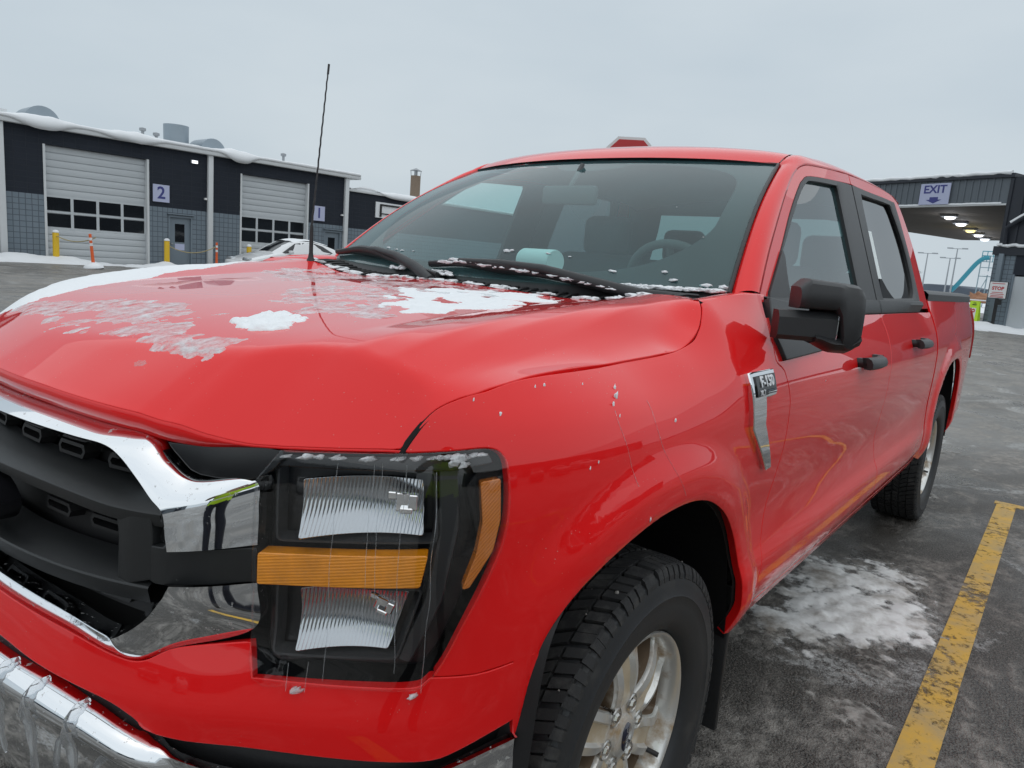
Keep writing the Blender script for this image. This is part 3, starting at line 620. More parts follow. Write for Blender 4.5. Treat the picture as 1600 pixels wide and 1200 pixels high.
surr = pair_loft('grille_surround', [((0,1.0775),(0,1.0605)),((.15,1.0765),(.15,1.060)),((.2668,1.0751),(.2788,1.0582)),((.3825,1.071),(.369,1.0562)),((.4577,1.0684),(.4319,1.0535)),((.4950,1.059),(.4673,1.0396)),((.5302,1.0323),(.502,1.0121)),((.5751,1.0107),(.5278,.9859)),((.6640,1.0158),(.5479,.9658)),((.6742,.9698),(.5538,.9300)),((.6748,.9134),(.5573,.9081))], [-.012,-.012,-.012,-.011,-.006,.004,.010,.004,-.010,-.012,-.012], .034, 'chrome', grille)
pair_loft('grille_lower_surround', [((0,.7205),(0,.782)),((.1114,.7202),(.172,.7791)),((.3297,.7176),(.3499,.7688)),((.4494,.7075),(.4477,.7541)),((.4996,.7104),(.4702,.7525)),((.5563,.7383),(.5153,.7861)),((.6730,.7744),(.5450,.826)),((.6765,.8511),(.5582,.8512))], [-.012,-.012,-.012,-.010,-.008,-.008,-.012,-.012], .030, 'chrome', grille)
lridge = [(0.,.782)]+path('lo_ridge')
def strip(name, A, Bp, da, db, m, parent, mid=None):
    """inner return face between two belt paths with different depths, both sides"""
    n = 60
    def rs(P):
        P = np.array(P); s = np.concatenate([[0], np.cumsum(np.hypot(*np.diff(P, axis=0).T))]); u = np.linspace(0, s[-1], n)
        return np.stack([np.interp(u, s, P[:, 0]), np.interp(u, s, P[:, 1])], 1)
    A, Bp = rs(A), rs(Bp)
    rows = []
    for i in list(range(n-1, 0, -1)):
        rows.append([tuple(belt_s(-(A[i, 0]+(Bp[i, 0]-A[i, 0])*k), A[i, 1]+(Bp[i, 1]-A[i, 1])*k, da+(db-da)*k)) for k in np.linspace(0, 1, 5)])
    for i in range(n):
        rows.append([tuple(belt_s(A[i, 0]+(Bp[i, 0]-A[i, 0])*k, A[i, 1]+(Bp[i, 1]-A[i, 1])*k, da+(db-da)*k)) for k in np.linspace(0, 1, 5)])
    return loft(name, rows, m, parent)
strip('surround_return', ridge, [(0.,1.016)]+path('ch_in'), .032, -.04, 'chrome', grille)
strip('lower_surround_return', lridge, [(0.,.752)]+path('lo_in'), .032, -.04, 'chrome', grille)
# horizontal bars that close into a ring on each side
def bar(name, cen, top, bot, dep=.0):
    rows = []
    n = 40; P = np.array(cen); s = np.concatenate([[0], np.cumsum(np.hypot(*np.diff(P, axis=0).T))]); u = np.linspace(0, s[-1], n)
    Q = np.stack([np.interp(u, s, P[:, 0]), np.interp(u, s, P[:, 1])], 1)
    full = [(-a, b_) for a, b_ in reversed(Q[1:])]+[tuple(q) for q in Q]
    for a, z in full:
        rows.append([tuple(belt_s(a, z+dz, dd+dep)) for dz, dd in ((top*1.0,-.07),(top*.55,-.028),(.003,-.002),(0,0),(-.003,0),(-bot,-.006),(-bot-.002,-.012),(-bot*1.1,-.07))])
    return loft(name, rows, 'grille_plastic', grille, sharp=30)
bar('grille_bar', [(0.,.952)]+spline(BK['bar1'], 4)+[(.52,.948)], .030, .021)
bar('grille_bar', [(0.,.806)]+spline(BK['bar2'], 4)+[(.50,.824)], .024, .026)
for s in (1, -1):
    P = [(.418,.935),(.412,.94),(.50,.95),(.505,.90),(.505,.84),(.425,.812),(.432,.83),(.434,.90),(.428,.925)]
    panel('grille_end_post', P, lambda a, b_: belt(a, b_, -.008+.006*smooth(.42,.47,a)), 'grille_plastic', grille, mirror=s < 0, step=.012, thick=.05, hem=.003)
    P = [tuple(p) for p in BK['mid']]; P = [(.462,.8906),(.56,.902),(.6749,.9093),(.6765,.8530),(.60,.847),(.512,.835),(.468,.8437)]
    panel('grille_cross_bar', P, lambda a, b_: belt(a, b_, -.010+.014*smooth(.46,.54,a)*smooth(.68,.60,a)), 'grille_plastic', grille, mirror=s < 0, step=.014, thick=.05, hem=.003)
# small hexagonal slots in the mesh behind the bars
def slot(t0, z0, w=.075, h=.022):
    def ring(k, d): return [tuple(belt_s(t0+a*k*w/2, z0+b_*k*h/2, d)) for a, b_ in ((-1,0),(-.86,1),(.86,1),(1,0),(.86,-1),(-.86,-1))]
    r0 = ring(1.12, -.078); r1 = ring(1.0, -.052); r2 = [tuple(belt_s(t0+a*(w/2-.006), z0+b_*(h/2-.006), -.052)) for a, b_ in ((-1,0),(-.86,1),(.86,1),(1,0),(.86,-1),(-.86,-1))]; r3 = [tuple(belt_s(t0+a*(w/2-.007), z0+b_*(h/2-.007), -.080)) for a, b_ in ((-1,0),(-.86,1),(.86,1),(1,0),(.86,-1),(-.86,-1))]
    loft('grille_slot', [r0, r1, r2, r3], 'dark_plastic', grille, closed=True, smooth_=False)
for z0, ts in ((.996,(.085,.235,.385)),(.884,(.20,.345)),(.772,(.085,.235,.375))):
    for t0 in ts:
        slot(t0, z0, .085, .024); slot(-t0, z0, .085, .024)
# the oval badge on the centre line
ov = [(.115*math.cos(q), .875+.048*math.sin(q)) for q in np.linspace(0, 2*math.pi, 48)[:-1]]
panel('grille_emblem', ov, lambda a, b_: belt_s(a, b_, .016), 'badge_black', grille, step=.02, thick=.04, hem=.004, outward=(1, 0, 0))
# ---- headlamps
def P2(n): return [tuple(p) for p in BK[n]]
def rounded(P, r=.008, n=4):
    out_ = []; k = len(P)
    for i in range(k):
        a, b_, c = np.array(P[i-1]), np.array(P[i]), np.array(P[(i+1) % k])
        u = (a-b_)/np.linalg.norm(a-b_); v = (c-b_)/np.linalg.norm(c-b_); s0 = b_+u*r; s1 = b_+v*r
        for q in np.linspace(0, 1, n): out_.append(tuple((1-q)**2*s0+2*q*(1-q)*b_+q*q*s1))
    return out_
def frame(name, P, w, d0, d1, m, parent, s):
    """a raised rim around an opening"""
    O = resample(rounded(P, .012), .012); I = inset_poly(O, w); O2 = inset_poly(O, -w*.6)
    rr = [[tuple(belt(a, b_, d)*np.array((1, s, 1))) for a, b_ in q] for q, d in ((O2, d0), (O, d1), (inset_poly(O, w*.35), d1), (I, d1-.022))]
    return loft(name, rr, m, parent, closed=True, sharp=40)
def ribbed(base, freq, amp, lo, hi, slope):
    def f(a, b_):
        u = a+slope*b_
        return belt(a, b_, base+amp*np.abs(np.sin(u*freq))*smooth(hi, lo, a)-.0+.0*b_)
    return f
lens_outline = spline(BK['hl'], 3)
for s in (1, -1):
    hl = panel('headlamp', inset_poly(resample(lens_outline, .02), .003), wing(-.062), 'lamp_black', truck, mirror=s < 0, step=.022, thick=.03)
    hl['label'] = 'black-bezelled headlamp with two clear reflectors and an amber strip'
    panel('lens', lens_outline, lambda a, b_: belt(a, b_, .004+.003*smooth(.70,.74,a)), 'lamp_lens', hl, mirror=s < 0, step=.02, thick=.012, hem=.004, inset=.001)
    if s > 0 or True:
        rt, rl = P2('refl_top'), P2('refl_low')
        big_t = [(rt[0][0]-.045,rt[0][1]+.020),(rt[1][0]+.020,rt[1][1]+.016),(rt[2][0]+.024,rt[2][1]-.010),(rt[3][0]-.045,rt[3][1]-.018)]
        big_l = [(rl[0][0]-.040,rl[0][1]+.004),(rl[1][0]+.022,rl[1][1]+.006),(rl[2][0]+.016,rl[2][1]-.014),(rl[3][0]-.042,rl[3][1]-.018)]
        frame('reflector_rim', big_t, .010, -.060, -.030, 'lamp_grey', hl, s); frame('reflector_rim', big_l, .010, -.060, -.030, 'lamp_grey', hl, s)
        def bowl(P, ph):
            cx_ = sum(p[0] for p in P)/4; cz_ = sum(p[1] for p in P)/4
            return lambda a, b_: belt(a, b_, -.058+2.6*(a-cx_-.02)**2+6.*(b_-cz_-.012)**2)
        panel('upper_reflector', rounded(rt, .006), bowl(rt, 0), 'reflector', hl, mirror=s < 0, step=.008, thick=.004, hem=.001)
        panel('lower_reflector', rounded(rl, .006), bowl(rl, 1), 'reflector', hl, mirror=s < 0, step=.008, thick=.004, hem=.001)
        # the bulb shades inside the bowls: stepped bright blocks
        for (t0, z0, w, h, tl) in ((.905,.998,.034,.030,.0),(.878,.828,.030,.022,.35)):
            c = belt(t0, z0, -.036); e1 = belt(t0+.01, z0, -.036)-belt(t0-.01, z0, -.036); e1 /= np.linalg.norm(e1); n_ = np.array([e1[1], -e1[0], 0]); n_ = n_ if n_[0] > 0 else -n_
            M_ = Matrix(((e1[0], n_[0], 0, c[0]), (e1[1], n_[1], 0, c[1]), (0, 0, 1, c[2]), (0, 0, 0, 1))) @ Matrix.Rotation(tl, 4, 'Y')
            for q, (lx, lz, hx, hz, dy) in enumerate(((-.5,-.5,.1,.5,.006),(.1,-.3,.5,.5,.012),(-.3,-.5,.3,-.2,.014),(-.9,.1,-.5,.5,.003))):
                bm = bmesh.new(); bbox(bm, (lx*w,-.004,lz*h), (hx*w,dy,hz*h), .0015, 1); bmesh.ops.transform(bm, matrix=M_, verts=bm.verts)
                if s < 0: bmesh.ops.scale(bm, vec=(1, -1, 1), verts=bm.verts); bmesh.ops.reverse_faces(bm, faces=bm.faces)
                bm_obj('bulb_shade', bm, 'bulb_chrome', hl)
        am = P2('amber')
        panel('turn_signal', rounded(am, .005), wing(-.006), 'amber', hl, mirror=s < 0, step=.015, thick=.03, hem=.002)
        mk = P2('marker')
        panel('side_marker', rounded(mk, .004, 3), wing(-.003), 'amber_dark', hl, mirror=s < 0, step=.012, thick=.02, hem=.002)
        # grey vertical fin between reflectors and the wrapped side
        fin = [(.955,1.055),(.985,1.062),(.992,.96),(.972,.84),(.925,.735),(.905,.738),(.945,.84),(.962,.95)]
        panel('bezel_fin', fin, wing(-.034), 'lamp_grey', hl, mirror=s < 0, step=.015, thick=.03, hem=.004)
        topb = [(.70,1.058),(.80,1.064),(.96,1.080),(1.035,1.084),(1.045,1.070),(.97,1.056),(.80,1.044),(.69,1.038)]
        panel('light_bar', topb, wing(-.016), 'gloss_black', hl, mirror=s < 0, step=.015, thick=.03, hem=.003)
    ut = P2('upper_trim'); panel('lamp_upper_trim', spline(ut+[ut[0]], 3)[:-1], wing(-.006), 'gloss_black', truck, mirror=s < 0, step=.012, thick=.03)
# ---- fender badge: chrome blade with a black plate
for s in (1, -1):
    bd_ = [(1.846,1.1675),(1.996,1.1690),(1.9967,1.1100),(1.9310,1.1085),(1.9376,1.0445),(2.033,.9190),(2.000,.9175),(1.8664,1.0385)]
    bad = panel('fender_badge', bd_, wing(.013), 'chrome_clean', truck, mirror=s < 0, step=.03, thick=.014, hem=.0035, inset=.001)
    if s > 0: bad['label'] = 'chrome L-shaped fender badge with raised letters on black'
    panel('badge_plate', [(1.868,1.160),(1.990,1.1615),(1.991,1.1165),(1.871,1.1130)], wing(.0165), 'badge_black', bad, mirror=s < 0, step=.03, thick=.004, hem=.001, inset=.0005)
mat('letter_metal', (.85,.86,.88), rough=.35, metal=.4)
def text_on(body, size, fn, m, parent, name, flip=1, depth=.0012, bold=0.0):
    cu = bpy.data.curves.new(name, 'FONT'); cu.body = body; cu.size = size; cu.extrude = depth; cu.offset = bold; cu.align_x = 'CENTER'; cu.align_y = 'CENTER'; cu.resolution_u = 3
    o = bpy.data.objects.new(name, cu); COL.objects.link(o); bpy.context.view_layer.update()
    me = bpy.data.meshes.new_from_object(o.evaluated_get(bpy.context.evaluated_depsgraph_get())); COL.objects.unlink(o); bpy.data.objects.remove(o)
    for v in me.vertices: v.co = Vector(fn(v.co.x, v.co.y, v.co.z))
    me.materials.clear(); me.materials.append(MATS[m]); me.update()
    return link(bpy.data.objects.new(name, me), parent)
# both badges read front to back on the driver's side
bad_d = [o for o in truck.children if o.name.startswith('fender_badge')][0]
text_on('F-150', .034, lambda x, y, z: belt(1.931+x*1.05, 1.1455+y, .0180+z), 'letter_metal', bad_d, 'badge_lettering', bold=.0008)
text_on('XLT', .017, lambda x, y, z: belt(1.898+x, 1.1215+y, .0180+z), 'letter_metal', bad_d, 'badge_trim_lettering')
for k in range(3):
    rows = [[tuple(belt(a, 1.1155+.0045*k+h, .0185)) for h in (0, .0014)] for a in np.linspace(1.930, 1.986, 8)]
    loft('badge_stripe', rows, 'chrome_clean', bad_d)
# ---- door handles
def handle(t0, t1, z, parent, s):
    tt = np.linspace(t0, t1, 16); rows = []
    for a in tt:
        u = (a-t0)/(t1-t0); d = .018+.034*math.sin(math.pi*min(1, .12+u*.9))**.6; h = .019-.005*u
        rows.append([tuple(belt(a, z+hh*h, d+dd)*np.array((1, s, 1))) for hh, dd in ((-1,-.018),(-1.05,0),(-.7,.010),(0,.013),(.7,.010),(1.05,0),(1,-.018))])
    h_ = loft('handle', rows, 'black_plastic', parent, closed=True, caps=True, sharp=40)
    for ta in (t0+.02, t1-.02):
        rows = [[tuple(belt(ta+q*.02, z+w*.015, d)*np.array((1, s, 1))) for q, w in ((-1,-1),(1,-1),(1,1),(-1,1))] for d in (-.01, .03)]
        loft('handle_mount', rows, 'black_plastic', h_, closed=True)
for s, fd, rd in ((1, fdoor[0], rdoor[0]), (-1, fdoor[1], rdoor[1])):
    handle(2.84, 3.10, 1.131, fd, s); handle(3.84, 4.10, 1.154, rd, s)
# ---- greenhouse
df = [tuple(p) for p in BK['door_frame']]; wt = [tuple(p) for p in BK['win_f_trim']]; wg = [tuple(p) for p in BK['win_f_glass']]
dfs = spline(df, 4)
for s, fd, rd in ((1, fdoor[0], rdoor[0]), (-1, fdoor[1], rdoor[1])):
    m_ = s < 0
    fr1 = spline(df[0:8]+[(-1.907,1.8255)], 4)+[(-1.911,1.7885)]+list(reversed(spline(wt, 4)))+[(-.66,1.30)]
    panel('window_frame', fr1, side, 'red', fd, mirror=m_, step=.02, thick=.02)
    outer = [(-1.914,1.8255),(-2.2019,1.8361),(-2.5553,1.8328),(-2.69,1.812),(-2.765,1.770),(-2.862,1.6247),(-2.905,1.4489),(-2.915,1.30)]
    innr = [(-1.918,1.789),(-2.0475,1.7899),(-2.5929,1.7953),(-2.6561,1.7726),(-2.7168,1.5745),(-2.728,1.42),(-2.728,1.30)]
    panel('window_frame', spline(outer, 5)+list(reversed(spline(innr, 5))), side, 'red', rd, mirror=m_, step=.02, thick=.02)
    trim1 = spline(wt, 4)+[(-1.908,1.786),(-1.899,1.303),(-.66,1.303)]
    hole1 = [(-.775,1.342)]+spline(wg[1:7], 3)+[(-1.674,1.735),(-1.655,1.342)]
    def ring_panel(name, O, I, depth, m, parent):
        n_ = 150
        def rs(P):
            P = np.array(list(P)+[P[0]]); q = np.concatenate([[0], np.cumsum(np.hypot(*np.diff(P, axis=0).T))]); u = np.linspace(0, q[-1], n_+1)[:-1]
            return np.stack([np.interp(u, q, P[:, 0]), np.interp(u, q, P[:, 1])], 1)
        I = rs(I); Or = resample(O, .01)
        # radial match: nearest outer point seen from the inner one
        c = I.mean(0); aI = np.arctan2(I[:, 1]-c[1], I[:, 0]-c[0]); aO = np.arctan2(Or[:, 1]-c[1], Or[:, 0]-c[0])
        rO = np.hypot(Or[:, 1]-c[1], Or[:, 0]-c[0]); od = np.argsort(aO)
        rr = np.interp(aI, aO[od], rO[od], period=2*math.pi)
        Oq = c+np.stack([np.cos(aI), np.sin(aI)], 1)*rr[:, None]
        rows = [[tuple(side(a, b_, d)*np.array((1, s, 1))) for a, b_ in Q] for Q, d in ((Oq, depth-.012), (Oq*.985+I*.015, depth), (Oq*.12+I*.88, depth+.001), (I, depth-.003), (I, depth-.022))]
        return loft(name, rows, m, parent, closed=True, sharp=35)
    ring_panel('window_trim', trim1, hole1, .003, 'black_plastic', fd)
    panel('window_glass', [(a, b_) for a, b_ in hole1], lambda a, b_: side(a, b_, -.012), 'door_glass', fd, mirror=m_, step=.06, hem=0, inset=-.006)
    trim2 = [(-1.918,1.787)]+spline(innr[1:], 5)+[(-2.725,1.303),(-1.910,1.303)]
    hole2 = [(-2.050,1.762)]+spline([(-2.15,1.764),(-2.48,1.770),(-2.555,1.752),(-2.64,1.60),(-2.655,1.46),(-2.635,1.38),(-2.59,1.347)], 4)+[(-2.3,1.342),(-2.03,1.342)]
    ring_panel('window_trim', trim2, hole2, .003, 'black_plastic', rd)
    panel('window_glass', hole2, lambda a, b_: side(a, b_, -.012), 'privacy_glass', rd, mirror=m_, step=.06, hem=0, inset=-.006)
    # belt mouldings
    for par, x0, x1 in ((fd, -.66, -1.900), (rd, -1.908, -2.74)):
        rows = []
        for x in np.linspace(x0, x1, 24):
            y1 = float(side(x, 1.335)[1]); y0 = float(belt(tx(x), 1.285)[1])
            rows.append([(x, s*y, z) for y, z in ((y0-.012,1.281),(y0+.002,1.284),(y0+.003,1.290),(y1+.020,1.318),(y1+.012,1.333),(y1-.012,1.338))])
        loft('belt_moulding', rows if s > 0 else [list(reversed(r)) for r in rows], 'black_plastic', par, sharp=40)
# pillar and roof rail strip
rx = [-1.10,-1.15,-1.20,-1.27,-1.36,-1.5,-1.7,-2.0,-2.4,-2.62,-2.74,-2.80]; rz = [1.770,1.800,1.826,1.850,1.868,1.885,1.897,1.902,1.898,1.888,1.872,1.84]
# roof skin
roof_rows = []
for x in np.linspace(-1.13, -2.80, 64):
    zc = float(catmull(rx[::-1], rz[::-1], x)); r = []
    hw = .676-.028*float(smooth(-1.2,-1.6,x))-.02*float(smooth(-2.2,-2.77,x)); dr = .020+.027*float(smooth(-1.13,-1.45,x))
    for u in np.linspace(-1, 1, 41):
        xo = -.098*abs(u)**2.4*float(smooth(-1.7,-1.13,x))
        r.append((x+xo, hw*u, zc-dr*(.75*u*u+.25*u**8)))
    roof_rows.append(r)
loft('roof', [list(reversed(r)) for r in roof_rows], 'red', truck)
roof_edge = np.array([r[-1] for r in roof_rows])
def edge_at(x):
    return np.array([np.interp(-x, -roof_edge[:, 0], roof_edge[:, k]) for k in range(3)])
def rail(s):
    op = np.array(dfs); op = op[op[:, 0] > -2.70]
    op = np.vstack([op, [(-2.76,1.80)]])
    rows = []; pairs = []
    for x, z in op:
        o_ = np.array(side(x, z)) + np.array((0, .001, 0))
        if x > -1.27:
            v = np.clip((z-1.3422)/(1.7600-1.3422), 0, 1); i_ = wind(1.012, v)*1.0
        else:
            xi = -1.228+(x+1.27)*(-2.79+1.228)/(-2.76+1.27); i_ = edge_at(xi)+np.array((0, .004, -.001))
        pairs.append((i_, o_))
    for k, (i_, o_) in enumerate(pairs):
        tg = (pairs[min(k+1, len(pairs)-1)][0]+pairs[min(k+1, len(pairs)-1)][1])-(pairs[max(k-1, 0)][0]+pairs[max(k-1, 0)][1])
        nrm = np.cross(tg, o_-i_); nrm /= np.linalg.norm(nrm)+1e-9
        if nrm @ np.array((.4, .6, 1.0)) < 0: nrm = -nrm
        mid_ = [i_+(o_-i_)*q+nrm*.013*math.sin(math.pi*q)**.8 for q in np.linspace(0, 1, 9)]
        lead = i_+np.array((-.01, -.012, -.02)); rows.append([tuple(p*np.array((1, s, 1))) for p in [lead]+mid_+[o_+np.array((0, -.02, -.004))]])
    return loft('roof_rail', rows if s > 0 else [list(reversed(r)) for r in rows], 'red', truck)
rail(1); rail(-1)
# cab back: corner returns, rear window
xr_z = [(1.28,-2.945),(1.45,-2.93),(1.6248,-2.885),(1.72,-2.84),(1.79,-2.78),(1.83,-2.74)]
rows = []
for z in np.linspace(.90, 1.82, 30):
    xr = float(np.interp(z, [p[0] for p in xr_z], [p[1] for p in xr_z])); y = float(side(xr, z)[1]) if z > 1.29 else float(belt(tx(xr), z)[1])
    r = [(xr+.03,y-.002,z),(xr-.004,y-.006,z),(xr-.026,y-.03,z),(xr-.032,y-.07,z),(xr-.035,y-.2,z)]
    rows.append(r+[(p[0], -p[1], p[2]) for p in reversed(r)])
# open the rear window: build the back as two bands and two side columns
zz = [r[0][2] for r in rows]
def cabband(name, sel, cols):
    loft(name, [[rows[i][c] for c in cols] for i in sel], 'red', truck)
idx = list(range(len(rows))); lowb = [i for i in idx if zz[i] <= 1.36]; upb = [i for i in idx if zz[i] >= 1.72]
cabband('cab_back_panel', lowb, list(range(10))); cabband('cab_back_header', upb, list(range(10)))
cabband('cab_back_pillar', [i for i in idx if 1.32 < zz[i] < 1.76], list(range(5))); cabband('cab_back_pillar', [i for i in idx if 1.32 < zz[i] < 1.76], list(range(5, 10)))
def lining(sel, cols): loft('cab_lining', [[(rows[i][c][0]+.035, rows[i][c][1]*.965, rows[i][c][2]) for c in cols] for i in sel], 'interior', truck)
lining(lowb, list(range(10))); lining(upb, list(range(10))); lining([i for i in idx if 1.32 < zz[i] < 1.76], list(range(5))); lining([i for i in idx if 1.32 < zz[i] < 1.76], list(range(5, 10)))
rgl = [[(rows[i][4][0]+.012, u*.72, zz[i]) for u in np.linspace(-1, 1, 5)] for i in idx if 1.32 < zz[i] < 1.76]
loft('rear_window', rgl, 'rear_glass', truck)
# windscreen
ws = panel('windscreen', [(-1,0),(1,0),(1,1),(-1,1)], wind, 'windscreen_glass', truck, step=.06, hem=0, inset=0, outward=(1, 0, 1))
def frit_band():
    inner = []
    for q in np.linspace(0, 2*math.pi, 161)[:-1]:
        c, s_ = math.cos(q), math.sin(q); e = 5.0
        inner.append((.885*math.copysign(abs(c)**(2/e), c), .505+.435*math.copysign(abs(s_)**(2/e), s_)))
    inner = [(u*(1-.16*float(smooth(.42, .0, v))), v) for u, v in inner]
    rows = []
    for k in (0, .5, 1):
        r = []
        for u, v in inner:
            f = 1/max(abs(u)/1.0, abs(v-.505)/.495 if abs(v-.505) > 1e-6 else 0)
            ou, ov_ = u*f, .505+(v-.505)*f
            r.append(tuple(wind(u+(ou-u)*k, v+(ov_-v)*k, -.004)))
        rows.append(r)
    return loft('windscreen_frit', rows, 'frit', ws, closed=True)
frit_band()
panel('sensor_cover', rounded([(-.26,.985),(-.18,.90),(-.08,.865),(.10,.865),(.22,.90),(.28,.985)], .02), lambda a, b_: wind(a, b_, -.006), 'frit', ws, step=.03, hem=0, inset=0, outward=(1, 0, 1))
for s in (1, -1):
    e = [wind(s*1.003, v, .003 if s > 0 else -.002) for v in np.linspace(0, 1, 24)]
    tube('windscreen_moulding', e, .006 if s > 0 else .003, 'black_plastic', ws, 6)
e = [wind(u, 1.004, .002) for u in np.linspace(-1, 1, 30)]; tube('windscreen_moulding', e, .005, 'black_plastic', ws, 6)
# cowl grille with louvres
rows = []
for u in np.linspace(-1, 1, 41):
    w0 = wind(u, .012); yh = .80*u; zh = float(hood(-.38, yh)[2])-.014
    rows.append([(-.375,yh,zh-.03),(-.38,yh,zh),(-.42,yh+.0*u,zh+.003),(float(w0[0])*.75-.105,float(w0[1]),zh*.5+float(w0[2])*.5-.012),(float(w0[0]),float(w0[1]),float(w0[2])-.003)])
cowl = loft('cowl_panel', rows, 'black_plastic', truck)
for i in range(-22, 23):
    y = i*.034; zh = float(hood(-.38, y*.97)[2])
    w0 = wind(y/.823, .012)
    a = Vector((-.405, y, zh-.004)); b_ = Vector((float(w0[0])*.8-.085, y+.012, zh*.6+float(w0[2])*.4-.006))
    if (a-b_).length < .03: continue
    tube('cowl_louvre', [a, (a+b_)/2+Vector((0,0,.004)), b_], .0045, 'black_plastic', cowl, 5)
# side closing pieces between cowl, fender and pillar foot
for s in (1, -1):
    rows = []
    for x in np.linspace(-.300, -.635, 18):
        k = min(1, (x+.30)/-.27); yi = .845-.020*k; zi = 1.3200+.018*k; p = belt(tx(x), 1.317+(1.341-1.317)*min(1, k*1.2))
        rows.append([(x, s*y, z) for y, z in ((yi-.03,zi-.014),(yi-.008,zi-.001),(yi,zi+.001),(yi*.5+p[1]*.5,zi*.5+p[2]*.5+.004),(float(p[1])-.002,float(p[2])-.0005),(float(p[1]),float(p[2])-.02))])
    loft('fender_top', rows if s > 0 else [list(reversed(r)) for r in rows], 'red', truck)

